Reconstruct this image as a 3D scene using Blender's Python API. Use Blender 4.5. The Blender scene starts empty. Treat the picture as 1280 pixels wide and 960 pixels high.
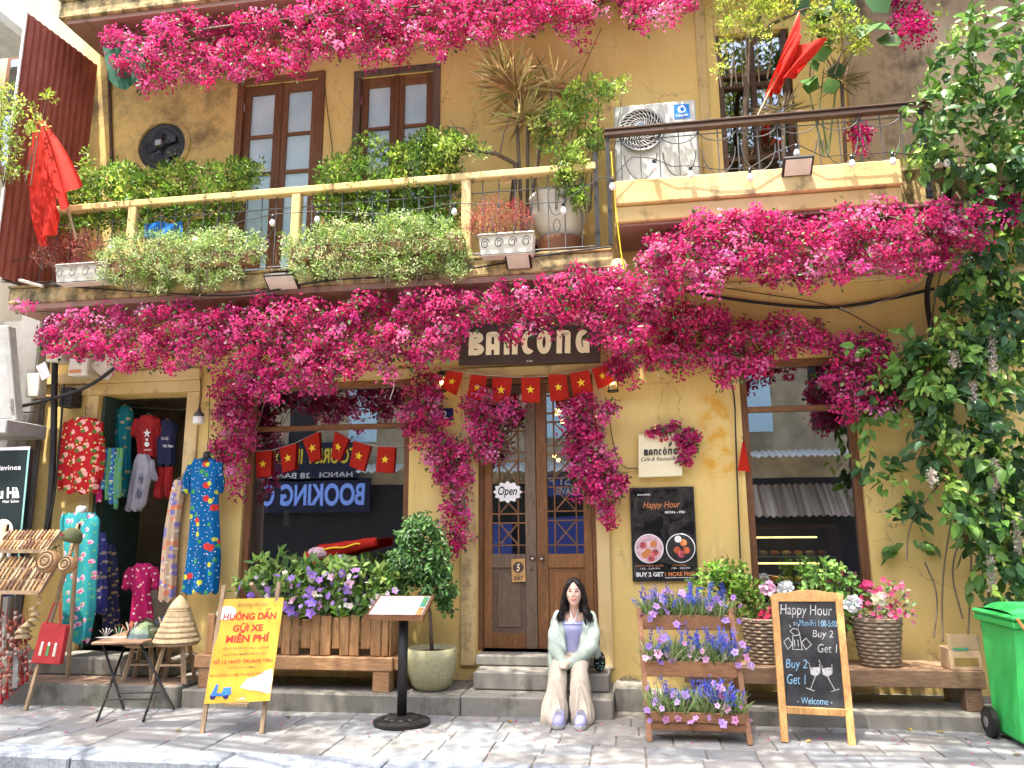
import bpy, bmesh, math, random
import numpy as np
from mathutils import Vector, Matrix, Euler
random.seed(7); RNG = np.random.default_rng(7)
SC = bpy.context.scene
COL = SC.collection
R = math.radians
# ------------------------------------------------------------------ camera
FOC = 960.0                       # focal length in pixels of the 1280 wide photograph
PITCH, YAW, ROLL = R(11.08), R(-9.05), R(-0.42)
CAM = np.array([1.26, -8.0, 1.6])
_cp, _sp, _cy, _sy = math.cos(PITCH), math.sin(PITCH), math.cos(YAW), math.sin(YAW)
FW = np.array([_sy * _cp, _cy * _cp, _sp])
_rt = np.array([_cy, -_sy, 0.0]); _up = np.cross(_rt, FW)
RT = _rt * math.cos(ROLL) + _up * math.sin(ROLL)
UP = _up * math.cos(ROLL) - _rt * math.sin(ROLL)
cd = bpy.data.cameras.new('camera'); cam = bpy.data.objects.new('camera', cd); COL.objects.link(cam)
cd.sensor_width = 36.0; cd.lens = 36.0 * FOC / 1280.0; cd.clip_start = 0.05; cd.clip_end = 500
cam.matrix_world = Matrix(((RT[0], UP[0], -FW[0], CAM[0]), (RT[1], UP[1], -FW[1], CAM[1]), (RT[2], UP[2], -FW[2], CAM[2]), (0, 0, 0, 1)))
SC.camera = cam
# ------------------------------------------------------------------ sky, sun, exposure
SUN = Vector((-0.16, -0.27, 0.95)).normalized()          # towards the sun: nearly overhead
world = bpy.data.worlds.new('World'); SC.world = world; world.use_nodes = True
wn = world.node_tree.nodes; wl = world.node_tree.links
sky = wn.new('ShaderNodeTexSky'); sky.sky_type = 'NISHITA'; sky.sun_disc = False
sky.sun_elevation = math.asin(SUN.z); sky.sun_rotation = math.atan2(SUN.x, SUN.y)
sky.air_density = 0.8; sky.dust_density = 5.0; sky.ozone_density = 1.0
wn['Background'].inputs[1].default_value = 0.15
wl.new(sky.outputs[0], wn['Background'].inputs[0])
sd = bpy.data.lights.new('sun', 'SUN'); sun = bpy.data.objects.new('sun', sd); COL.objects.link(sun)
sd.energy = 2.6; sd.angle = R(0.55); sd.color = (1.0, 0.95, 0.86)
sun.rotation_euler = SUN.to_track_quat('Z', 'Y').to_euler(); sun.location = (0, -4, 20)
SC.cycles.max_bounces = 6; SC.cycles.diffuse_bounces = 3; SC.cycles.glossy_bounces = 3; SC.cycles.transmission_bounces = 3; SC.cycles.transparent_max_bounces = 6; SC.cycles.caustics_reflective = False; SC.cycles.caustics_refractive = False
SC.view_settings.view_transform = 'Standard'; SC.view_settings.look = 'None'
SC.view_settings.gamma = 1.0; SC.view_settings.use_curve_mapping = False
SC.view_settings.exposure = 2.38
# ------------------------------------------------------------------ pixels to places
def ray(px, py): return FW + RT * (px - 640) / FOC + UP * (480 - py) / FOC
def PY(px, py, Y=0.0):
    d = ray(px, py); return Vector(CAM + d * (Y - CAM[1]) / d[1])
def PZ(px, py, Z=0.0):
    d = ray(px, py); return Vector(CAM + d * (Z - CAM[2]) / d[2])
def X(px, py, Y=0.0): return PY(px, py, Y).x
def Z(px, py, Y=0.0): return PY(px, py, Y).z
def MIR(px, py, Yopp, Yg=0.1):     # a place across the street that shows in the glass at this pixel
    d = ray(px, py); t = (Yg - CAM[1]) / d[1]; p = CAM + d * t; t2 = (Yg - Yopp) / d[1]
    return Vector((p[0] + d[0] * t2, Yopp, p[2] + d[2] * t2))
# ------------------------------------------------------------------ objects, names, labels
LOC = {}
def tag(o, label=None, cat=None, group=None, kind=None):
    if label: o['label'] = label
    if cat: o['category'] = cat
    if group: o['group'] = group
    if kind: o['kind'] = kind
    return o
def thing(name, label, cat, loc=(0, 0, 0), group=None):
    o = bpy.data.objects.new(name, None); COL.objects.link(o); o.location = loc
    o.empty_display_size = 0.1
    LOC[o.name] = Vector(loc); return tag(o, label, cat, group)
def link_mesh(name, me, parent=None, base=None):
    o = bpy.data.objects.new(name, me); COL.objects.link(o)
    if parent is not None:
        off = LOC[parent.name]; o.parent = parent; LOC[o.name] = off.copy()
        me.transform(Matrix.Translation(-off))
    else:
        if base is None:
            n = len(me.vertices); a = np.empty(n * 3); me.vertices.foreach_get('co', a); a = a.reshape(-1, 3)
            lo, hi = a.min(0), a.max(0); base = ((lo[0] + hi[0]) / 2, (lo[1] + hi[1]) / 2, lo[2])
        base = Vector(base); me.transform(Matrix.Translation(-base)); o.location = base; LOC[o.name] = base
    return o
def instance(src, parent, M):      # a piece that shares src's mesh, placed by a world matrix
    o = bpy.data.objects.new(src.name.split('.')[0], src.data); COL.objects.link(o)
    o.parent = parent; LOC[o.name] = LOC[parent.name].copy()
    o.matrix_basis = Matrix.Translation(-LOC[parent.name]) @ M
    return o
def copy_tree(o, loc=None, parent=None, **kw):
    c = o.copy(); COL.objects.link(c)
    if parent is not None: c.parent = parent
    if loc is not None: c.location = loc
    for k, v in kw.items(): c[k] = v
    for ch in list(o.children): copy_tree(ch, None, c)
    return c
class MB:
    def __init__(s): s.v = []; s.f = []
    def add(s, v, f):
        n = len(s.v); s.v += [tuple(p) for p in v]; s.f += [tuple(i + n for i in q) for q in f]; return s
    def box(s, x0, x1, y0, y1, z0, z1, M=None):
        v = [(x, y, z) for x in (x0, x1) for y in (y0, y1) for z in (z0, z1)]
        if M is not None: v = [M @ Vector(p) for p in v]
        return s.add(v, [(0, 1, 3, 2), (4, 6, 7, 5), (0, 4, 5, 1), (2, 3, 7, 6), (0, 2, 6, 4), (1, 5, 7, 3)])
    def bar(s, a, b, w, h, up=(0, 0, 1)):       # square bar from a to b
        a, b = Vector(a), Vector(b); d = (b - a); L = d.length; d.normalize(); u = Vector(up)
        if abs(d.dot(u)) > 0.99: u = Vector((0, 1, 0))
        sd_ = d.cross(u).normalized(); u = sd_.cross(d)
        M = Matrix(((d.x, sd_.x, u.x, a.x), (d.y, sd_.y, u.y, a.y), (d.z, sd_.z, u.z, a.z), (0, 0, 0, 1)))
        return s.box(0, L, -w / 2, w / 2, -h / 2, h / 2, M)
    def tube(s, pts, r, n=6, cap=True):
        pts = [Vector(p) for p in pts]; m = len(pts); rr = r if hasattr(r, '__len__') else [r] * m
        rings = []; ref = None
        for i, p in enumerate(pts):
            d = (pts[min(i + 1, m - 1)] - pts[max(i - 1, 0)])
            d = d.normalized() if d.length > 1e-9 else Vector((0, 0, 1))
            if ref is None: ref = Vector((0, 0, 1)) if abs(d.z) < 0.9 else Vector((1, 0, 0))
            sd_ = d.cross(ref)
            if sd_.length < 1e-6: sd_ = d.orthogonal()
            sd_.normalize(); u = sd_.cross(d).normalized(); ref = u
            rings.append([p + (sd_ * math.cos(t) + u * math.sin(t)) * rr[i] for t in [2 * math.pi * k / n for k in range(n)]])
        v = [q for r_ in rings for q in r_]; f = []
        for i in range(m - 1):
            for k in range(n): f.append((i * n + k, i * n + (k + 1) % n, (i + 1) * n + (k + 1) % n, (i + 1) * n + k))
        if cap: f.append(tuple(range(n - 1, -1, -1))); f.append(tuple((m - 1) * n + k for k in range(n)))
        return s.add(v, f)
    def lathe(s, prof, c=(0, 0, 0), n=16, M=None, cap=True):
        v = []; f = []; c = Vector(c)
        for r, z in prof:
            for k in range(n):
                t = 2 * math.pi * k / n; p = Vector((r * math.cos(t), r * math.sin(t), z))
                v.append((M @ p if M is not None else p) + c)
        for i in range(len(prof) - 1):
            for k in range(n): f.append((i * n + k, i * n + (k + 1) % n, (i + 1) * n + (k + 1) % n, (i + 1) * n + k))
        if cap: f.append(tuple(range(n - 1, -1, -1))); f.append(tuple((len(prof) - 1) * n + k for k in range(n)))
        return s.add(v, f)
    def ball(s, c, r, n=10, m=6):
        c = Vector(c); rx, ry, rz = r if hasattr(r, '__len__') else (r, r, r); v = []; f = []
        for i in range(m + 1):
            a = math.pi * i / m
            for k in range(n):
                t = 2 * math.pi * k / n
                v.append(c + Vector((rx * math.sin(a) * math.cos(t), ry * math.sin(a) * math.sin(t), -rz * math.cos(a))))
        for i in range(m):
            for k in range(n): f.append((i * n + k, i * n + (k + 1) % n, (i + 1) * n + (k + 1) % n, (i + 1) * n + k))
        return s.add(v, f)
    def prism(s, poly, y0, y1):                 # polygon in x,z run from y0 to y1
        n = len(poly); v = [(x, y0, z) for x, z in poly] + [(x, y1, z) for x, z in poly]
        f = [tuple(range(n)), tuple(range(2 * n - 1, n - 1, -1))]
        for i in range(n): j = (i + 1) % n; f.append((i, i + n, j + n, j))
        return s.add(v, f)
    def slab(s, quad, thick):                   # four corners given, thickened along the back normal
        q = [Vector(p) for p in quad]; nn = (q[1] - q[0]).cross(q[3] - q[0]).normalized() * thick
        return s.add(q + [p + nn for p in q], [(0, 1, 2, 3), (7, 6, 5, 4), (0, 4, 5, 1), (1, 5, 6, 2), (2, 6, 7, 3), (3, 7, 4, 0)])
    def grid(s, G, wrap=False):                 # rows of points
        m, n = len(G), len(G[0]); v = [p for r_ in G for p in r_]; f = []
        for i in range(m - 1):
            for k in range(n if wrap else n - 1): f.append((i * n + k, i * n + (k + 1) % n, (i + 1) * n + (k + 1) % n, (i + 1) * n + k))
        return s.add(v, f)
    def mesh(s, name, bevel=0.0, smooth=False, fixn=True):
        me = bpy.data.meshes.new(name); me.from_pydata([tuple(p) for p in s.v], [], s.f)
        if fixn or bevel:
            bm = bmesh.new(); bm.from_mesh(me)
            if fixn: bmesh.ops.recalc_face_normals(bm, faces=bm.faces)
            if bevel:
                ed = [e for e in bm.edges if len(e.link_faces) == 2 and e.calc_face_angle(0) > 0.6]
                bmesh.ops.bevel(bm, geom=ed, offset=bevel, segments=1, affect='EDGES', clamp_overlap=True)
            bm.to_mesh(me); bm.free()
        if smooth: me.polygons.foreach_set('use_smooth', [True] * len(me.polygons))
        me.update(); return me
    def build(s, name, mat, parent=None, bevel=0.0, smooth=False, base=None, fixn=True):
        me = s.mesh(name, bevel, smooth, fixn)
        for m_ in (mat if isinstance(mat, (list, tuple)) else [mat]): me.materials.append(MAT[m_] if isinstance(m_, str) else m_)
        return link_mesh(name, me, parent, base)
def one(name, mb, mat, label, cat, group=None, **kw):
    return tag(mb.build(name, mat, None, **kw), label, cat, group)
def box(*a): return MB().box(*a)
def soft(pts, k=2):                            # round the corners of a line of points
    pts = [Vector(p) for p in pts]
    for _ in range(k):
        q = [pts[0]]
        for a, b in zip(pts[:-1], pts[1:]): q += [a.lerp(b, .25), a.lerp(b, .75)]
        pts = q + [pts[-1]]
    return pts
# ------------------------------------------------------------------ materials
MAT = {}
class NT:
    def __init__(s, name):
        s.m = bpy.data.materials.new(name); s.m.use_nodes = True; s.n = s.m.node_tree.nodes; s.l = s.m.node_tree.links
        s.b = s.n['Principled BSDF']; MAT[name] = s.m; s.tc = None
    def co(s, kind='Object', scale=(1, 1, 1), rot=(0, 0, 0)):
        if s.tc is None: s.tc = s.n.new('ShaderNodeTexCoord')
        mp = s.n.new('ShaderNodeMapping'); mp.inputs['Scale'].default_value = scale; mp.inputs['Rotation'].default_value = rot
        s.l.new(s.tc.outputs[kind], mp.inputs[0]); return mp.outputs[0]
    def pos(s, scale=(1, 1, 1)):
        g = s.n.new('ShaderNodeNewGeometry'); mp = s.n.new('ShaderNodeMapping'); mp.inputs['Scale'].default_value = scale
        s.l.new(g.outputs['Position'], mp.inputs[0]); return mp.outputs[0]
    def noise(s, v, scale, detail=4, rough=0.6, dist=0.0):
        t = s.n.new('ShaderNodeTexNoise'); t.inputs['Scale'].default_value = scale; t.inputs['Detail'].default_value = detail
        t.inputs['Roughness'].default_value = rough; t.inputs['Distortion'].default_value = dist; s.l.new(v, t.inputs['Vector']); return t.outputs['Fac']
    def vor(s, v, scale, out='Distance', rnd=1.0, dim='3D'):
        t = s.n.new('ShaderNodeTexVoronoi'); t.voronoi_dimensions = dim; t.inputs['Scale'].default_value = scale; t.inputs['Randomness'].default_value = rnd
        s.l.new(v, t.inputs['Vector']); return t.outputs[out]
    def ramp(s, fac, stops, interp='LINEAR'):
        r = s.n.new('ShaderNodeValToRGB'); r.color_ramp.interpolation = interp; e = r.color_ramp.elements
        while len(e) < len(stops): e.new(0.5)
        for i, (p, c) in enumerate(stops):
            e[i].position = p; e[i].color = (c, c, c, 1) if not hasattr(c, '__len__') else (*c, 1)
        s.l.new(fac, r.inputs[0]); return r.outputs[0]
    def mix(s, fac, a, b, mode='MIX'):
        m = s.n.new('ShaderNodeMix'); m.data_type = 'RGBA'; m.blend_type = mode
        for sock, val in ((m.inputs['Factor'], fac), (m.inputs[6], a), (m.inputs[7], b)):
            if hasattr(val, 'is_linked') or hasattr(val, 'links'): s.l.new(val, sock)
            elif hasattr(val, '__len__'): sock.default_value = (*val, 1)
            else: sock.default_value = val
        return m.outputs[2]
    def math(s, op, a, b=0.0, clamp=False):
        m = s.n.new('ShaderNodeMath'); m.operation = op; m.use_clamp = clamp
        for sock, val in ((m.inputs[0], a), (m.inputs[1], b)):
            if hasattr(val, 'links'): s.l.new(val, sock)
            else: sock.default_value = val
        return m.outputs[0]
    def sep(s, v):
        x = s.n.new('ShaderNodeSeparateXYZ'); s.l.new(v, x.inputs[0]); return x.outputs
    def color(s, c):
        if hasattr(c, 'links'): s.l.new(c, s.b.inputs['Base Color'])
        else: s.b.inputs['Base Color'].default_value = (*c, 1)
        return s
    def set(s, rough=0.6, metal=0.0, spec=0.5, **kw):
        if hasattr(rough, 'links'): s.l.new(rough, s.b.inputs['Roughness'])
        else: s.b.inputs['Roughness'].default_value = rough
        s.b.inputs['Metallic'].default_value = metal; s.b.inputs['Specular IOR Level'].default_value = spec
        for k, v in kw.items(): s.b.inputs[k.replace('_', ' ')].default_value = v
        return s
    def bump(s, h, strength=0.3, dist=0.01):
        b = s.n.new('ShaderNodeBump'); b.inputs['Strength'].default_value = strength; b.inputs['Distance'].default_value = dist
        s.l.new(h, b.inputs['Height']); s.l.new(b.outputs[0], s.b.inputs['Normal']); return s
    def orand(s):
        o = s.n.new('ShaderNodeObjectInfo'); return o.outputs['Random']
def plain(name, c, rough=0.6, metal=0.0, var=0.15, scale=8, bump=0.0, spec=0.4):
    t = NT(name); v = t.pos(); nz = t.noise(v, scale)
    c = np.array(c); t.color(t.mix(t.ramp(nz, [(0.3, 0.0), (0.7, 1.0)]), tuple(c * (1 - var)), tuple(np.minimum(c * (1 + var), 1)))); t.set(rough, metal, spec)
    if bump: t.bump(nz, bump)
    return t
def wood(name, c1, c2, axis='Z', rough=0.55, scale=6.0, wear=None):
    t = NT(name); k = {'X': (0.12, 1, 1), 'Y': (1, 0.12, 1), 'Z': (1, 1, 0.12)}[axis]
    v = t.pos(tuple(q * scale * 3 for q in k)); off = t.n.new('ShaderNodeVectorMath'); off.operation = 'ADD'
    comb = t.n.new('ShaderNodeCombineXYZ'); r_ = t.orand(); rr = t.math('MULTIPLY', r_, 40.0)
    t.l.new(rr, comb.inputs[0]); t.l.new(rr, comb.inputs[1]); t.l.new(rr, comb.inputs[2]); t.l.new(v, off.inputs[0]); t.l.new(comb.outputs[0], off.inputs[1]); v = off.outputs[0]
    g = t.noise(v, 1.4, 6, 0.65, 0.6); fine = t.noise(v, 6.0, 3, 0.6)
    c = t.mix(t.ramp(g, [(0.3, 0.0), (0.7, 1.0)]), c1, c2)
    c = t.mix(t.ramp(fine, [(0.35, 0.55), (0.6, 0.0)]), c, tuple(q * 0.5 for q in c1))
    tone = t.ramp(r_, [(0.0, 0.75), (1.0, 1.15)]); c = t.mix(1.0, c, tone, 'MULTIPLY')
    if wear: c = t.mix(t.ramp(t.noise(t.pos(), 3.0, 6, 0.7), [(0.55, 0.0), (0.72, 0.8)]), c, wear)
    t.color(c).set(rough, 0, 0.35); t.bump(fine, 0.35, 0.004); return t
def foliage(name, rough=0.45, trans=0.35, spec=0.4):
    t = NT(name); a = t.n.new('ShaderNodeVertexColor'); a.layer_name = 'Col'
    t.l.new(a.outputs[0], t.b.inputs['Base Color']); t.set(rough, 0, spec)
    tr = t.n.new('ShaderNodeBsdfTranslucent'); t.l.new(a.outputs[0], tr.inputs[0])
    ms = t.n.new('ShaderNodeMixShader'); ms.inputs[0].default_value = trans
    t.l.new(t.b.outputs[0], ms.inputs[1]); t.l.new(tr.outputs[0], ms.inputs[2]); t.l.new(ms.outputs[0], t.n['Material Output'].inputs[0]); return t
def cloth_thin(name, c):
    t = NT(name); nz = t.noise(t.pos(), 7, 4); col_ = t.mix(t.ramp(nz, [(0.3, 0.0), (0.7, 1.0)]), tuple(q * 0.85 for q in c), c); t.color(col_).set(0.75, 0, 0.2)
    tr = t.n.new('ShaderNodeBsdfTranslucent'); t.l.new(col_, tr.inputs[0]); ms = t.n.new('ShaderNodeMixShader'); ms.inputs[0].default_value = 0.4
    t.l.new(t.b.outputs[0], ms.inputs[1]); t.l.new(tr.outputs[0], ms.inputs[2]); t.l.new(ms.outputs[0], t.n['Material Output'].inputs[0]); t.bump(t.noise(t.pos(), 9, 3), 0.5, 0.02); return t
def emit(name, c, s):
    t = NT(name); t.color(c); t.b.inputs['Emission Color'].default_value = (*c, 1); t.b.inputs['Emission Strength'].default_value = s; return t
def glass(name, tint, base, k):
    t = NT(name); tp = t.n.new('ShaderNodeBsdfTransparent'); tp.inputs[0].default_value = (*tint, 1)
    gl = t.n.new('ShaderNodeBsdfGlossy'); gl.inputs['Roughness'].default_value = 0.01; gl.inputs[0].default_value = (0.95, 0.97, 1, 1)
    fr = t.n.new('ShaderNodeFresnel'); fr.inputs[0].default_value = 1.5
    w = t.noise(t.pos(), 1.3, 2); bp = t.n.new('ShaderNodeBump'); bp.inputs['Strength'].default_value = 0.03; bp.inputs['Distance'].default_value = 0.02
    t.l.new(w, bp.inputs['Height']); t.l.new(bp.outputs[0], gl.inputs['Normal'])
    f = t.math('ADD', t.math('MULTIPLY', fr.outputs[0], k), base, True)
    ms = t.n.new('ShaderNodeMixShader'); t.l.new(f, ms.inputs[0]); t.l.new(tp.outputs[0], ms.inputs[1]); t.l.new(gl.outputs[0], ms.inputs[2])
    t.l.new(ms.outputs[0], t.n['Material Output'].inputs[0]); return t
def plaster(name, c1, c2, grime, gstop, region=None, moss=0.0, top=None):
    t = NT(name); v = t.pos()
    big = t.noise(v, 0.9, 5, 0.6); mid = t.noise(v, 4.0, 6, 0.7); fine = t.noise(v, 45.0, 3, 0.6)
    c = t.mix(t.ramp(big, [(0.35, 0.0), (0.65, 1.0)]), c1, c2)
    streak = t.noise(t.pos((3.2, 3.2, 0.35)), 1.6, 5, 0.65)
    c = t.mix(t.ramp(streak, [(0.5, 0.0), (0.8, 0.35)]), c, tuple(q * 0.6 for q in c1))
    c = t.mix(t.ramp(mid, [(0.66, 0.0), (0.78, 0.55)]), c, (0.66, 0.55, 0.36))         # rubbed pale spots
    g = t.ramp(t.math('ADD', t.math('MULTIPLY', mid, 0.6), t.math('MULTIPLY', streak, 0.4)), [(gstop, 0.0), (gstop + 0.13, 0.85)])
    s3 = t.sep(v)
    def band(o, lo, hi, soft): return t.math('MULTIPLY', t.math('MULTIPLY', t.math('SUBTRACT', o, lo - soft), 1 / soft, True), t.math('MULTIPLY', t.math('SUBTRACT', hi + soft, o), 1 / soft, True))
    if region:
        m = None
        for (x0, x1, z0, z1) in region:
            q = t.math('MULTIPLY', band(s3[0], x0, x1, 0.5), band(s3[2], z0, z1, 0.4)); m = q if m is None else t.math('MAXIMUM', m, q)
        g2 = t.math('MULTIPLY', m, t.ramp(t.noise(v, 2.2, 8, 0.75), [(0.44, 0.0), (0.66, 0.8)])); g = t.math('MAXIMUM', g, g2)
    c = t.mix(g, c, grime)
    if moss: c = t.mix(t.math('MULTIPLY', t.ramp(t.noise(v, 5.0, 8, 0.75), [(0.5, 0.0), (0.62, 1.0)]), moss), c, (0.05, 0.055, 0.02))
    if top == 'facade':                      # damp patches with peeled, saturated paint by the right window; bare render low down
        q = t.math('MULTIPLY', band(s3[0], 1.98, 2.2, 0.1), band(s3[2], 2.15, 2.98, 0.15))
        c = t.mix(t.math('MULTIPLY', q, t.ramp(t.noise(v, 5.5, 4), [(0.44, 0.0), (0.6, 0.8)])), c, (0.62, 0.30, 0.02))
        low = t.math('MULTIPLY', band(s3[2], 0.0, 0.28, 0.22), t.ramp(t.noise(v, 6.0, 6, 0.7), [(0.54, 0.0), (0.6, 1.0)]))
        c = t.mix(low, c, (0.33, 0.27, 0.19))
    if top == 'facade' or region:            # hairline cracks and small chips
        cr = t.n.new('ShaderNodeTexVoronoi'); cr.feature = 'DISTANCE_TO_EDGE'; cr.inputs['Scale'].default_value = 0.9
        wv = t.n.new('ShaderNodeVectorMath'); wv.operation = 'MULTIPLY_ADD'; nv = t.n.new('ShaderNodeTexNoise'); nv.inputs['Scale'].default_value = 3.0; nv.inputs['Detail'].default_value = 6; t.l.new(v, nv.inputs['Vector'])
        t.l.new(nv.outputs['Color'], wv.inputs[0]); wv.inputs[1].default_value = (0.5, 0.5, 0.5); t.l.new(v, wv.inputs[2]); t.l.new(wv.outputs[0], cr.inputs['Vector'])
        c = t.mix(t.math('MULTIPLY', t.ramp(cr.outputs['Distance'], [(0.0, 1.0), (0.006, 0.0)]), t.ramp(big, [(0.48, 0.0), (0.58, 0.7)])), c, (0.22, 0.14, 0.07))
        ch = t.noise(v, 16.0, 3, 0.5); c = t.mix(t.ramp(ch, [(0.70, 0.0), (0.72, 0.8)]), c, (0.78, 0.70, 0.52))
    t.color(c).set(0.85, 0, 0.25); t.bump(t.math('ADD', t.math('MULTIPLY', mid, 0.6), t.math('MULTIPLY', fine, 0.4)), 0.35, 0.012); return t
Y1, Y2 = (0.66, 0.455, 0.15), (0.73, 0.54, 0.205)
plaster('plaster', Y1, Y2, (0.16, 0.11, 0.06), 0.60, top='facade')
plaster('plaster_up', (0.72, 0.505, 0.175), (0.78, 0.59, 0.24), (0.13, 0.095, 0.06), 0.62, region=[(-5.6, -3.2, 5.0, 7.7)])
plaster('plaster_trim', (0.60, 0.42, 0.17), (0.66, 0.50, 0.25), (0.13, 0.10, 0.06), 0.53)
plaster('plaster_slab', (0.50, 0.36, 0.15), (0.58, 0.45, 0.23), (0.06, 0.055, 0.04), 0.46, moss=0.9)
plaster('plaster_weathered', (0.34, 0.24, 0.15), (0.46, 0.35, 0.23), (0.09, 0.07, 0.05), 0.5)
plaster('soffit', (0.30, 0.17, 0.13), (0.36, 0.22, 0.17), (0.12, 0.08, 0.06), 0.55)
plaster('grey_render', (0.20, 0.19, 0.17), (0.29, 0.275, 0.25), (0.10, 0.09, 0.08), 0.52)
plaster('cream_render', (0.32, 0.28, 0.20), (0.40, 0.36, 0.27), (0.20, 0.17, 0.12), 0.6)
plaster('concrete', (0.18, 0.17, 0.145), (0.26, 0.245, 0.21), (0.09, 0.085, 0.07), 0.52)
plaster('step_mossy', (0.17, 0.162, 0.135), (0.25, 0.235, 0.20), (0.07, 0.07, 0.05), 0.5, moss=0.35)
wood('wood_frame', (0.16, 0.065, 0.024), (0.25, 0.11, 0.045), 'Z')
wood('wood_frame_h', (0.17, 0.07, 0.026), (0.26, 0.12, 0.05), 'X')
wood('wood_door', (0.17, 0.07, 0.022), (0.28, 0.125, 0.042), 'Z')
wood('wood_door_worn', (0.115, 0.075, 0.048), (0.17, 0.115, 0.075), 'Z')
wood('wood_grey', (0.10, 0.065, 0.045), (0.19, 0.135, 0.10), 'Z')
wood('wood_picket', (0.30, 0.15, 0.055), (0.44, 0.25, 0.11), 'Z')
wood('wood_bench', (0.32, 0.17, 0.075), (0.45, 0.26, 0.13), 'X')
wood('wood_bench_old', (0.22, 0.13, 0.075), (0.36, 0.23, 0.14), 'X')
wood('wood_rack', (0.26, 0.12, 0.05), (0.36, 0.18, 0.085), 'X')
wood('wood_pine', (0.50, 0.26, 0.085), (0.62, 0.36, 0.14), 'Z')
wood('wood_easel', (0.33, 0.22, 0.12), (0.46, 0.33, 0.20), 'Z')
wood('wood_stool', (0.36, 0.24, 0.13), (0.50, 0.36, 0.22), 'Z')
wood('wood_rail', (0.07, 0.035, 0.02), (0.13, 0.075, 0.045), 'X')
wood('bark', (0.10, 0.07, 0.05), (0.20, 0.15, 0.11), 'Z', 0.9)
plain('stem', (0.16, 0.12, 0.08), 0.8); plain('stem_green', (0.12, 0.17, 0.05), 0.7)
plain('iron', (0.035, 0.033, 0.032), 0.5, 0.6); plain('iron_grey', (0.10, 0.10, 0.10), 0.55, 0.5)
plain('black', (0.012, 0.012, 0.013), 0.45); plain('dark', (0.03, 0.026, 0.022), 0.8)
plain('white', (0.78, 0.77, 0.74), 0.5, var=0.06); plain('off_white', (0.62, 0.58, 0.48), 0.6, var=0.1)
plain('cream', (0.75, 0.66, 0.42), 0.5, var=0.04); cloth_thin('red_flag', (0.66, 0.035, 0.020))
plain('star_yellow', (0.85, 0.55, 0.02), 0.6, var=0.04); plain('sign_brown', (0.060, 0.036, 0.028), 0.5, var=0.1)
plain('chrome', (0.75, 0.74, 0.70), 0.15, 1.0, var=0.05); plain('grey_metal', (0.30, 0.30, 0.30), 0.45, 0.5)
plain('tin', (0.45, 0.50, 0.50), 0.5, 0.3); plain('cable', (0.018, 0.017, 0.016), 0.6); plain('cable_pale', (0.45, 0.42, 0.36), 0.6)
plain('terracotta', (0.20, 0.09, 0.05), 0.8); plain('soil', (0.05, 0.035, 0.025), 0.95, bump=0.5, scale=40)
plain('green_net', (0.01, 0.09, 0.045), 0.8); plain('rattan', (0.35, 0.20, 0.09), 0.7, scale=60, var=0.4)
plain('hat_palm', (0.52, 0.40, 0.22), 0.7, scale=30, var=0.25); plain('skin', (0.70, 0.44, 0.33), 0.5, var=0.03, spec=0.35); plain('letter_cream', (0.92, 0.82, 0.54), 0.5, var=0.03); plain('grey_white', (0.30, 0.295, 0.28), 0.6, var=0.15)
plain('navy', (0.012, 0.016, 0.09), 0.4, var=0.05); plain('card', (0.45, 0.31, 0.18), 0.8, var=0.08)
emit('bulb_warm', (1.0, 0.62, 0.2), 3.0); emit('strip_warm', (1.0, 0.72, 0.22), 1.6)
foliage('leaf'); foliage('bract', 0.6, 0.4, 0.2); foliage('petal', 0.6, 0.4, 0.2); foliage('leaf_gloss', 0.42, 0.3, 0.4)
glass('glass', (0.82, 0.86, 0.86), 0.20, 1.8); glass('glass_up', (0.88, 0.93, 0.95), 0.10, 1.6); glass('glass_clear', (0.92, 0.95, 0.95), 0.03, 1.0)
t = NT('film_glass'); nz = t.noise(t.pos(), 2.5, 4); t.color(t.mix(t.ramp(nz, [(.3, 0.), (.7, 1.)]), (.42, .62, .74), (.58, .76, .84))).set(.08, 0, .5)
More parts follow.
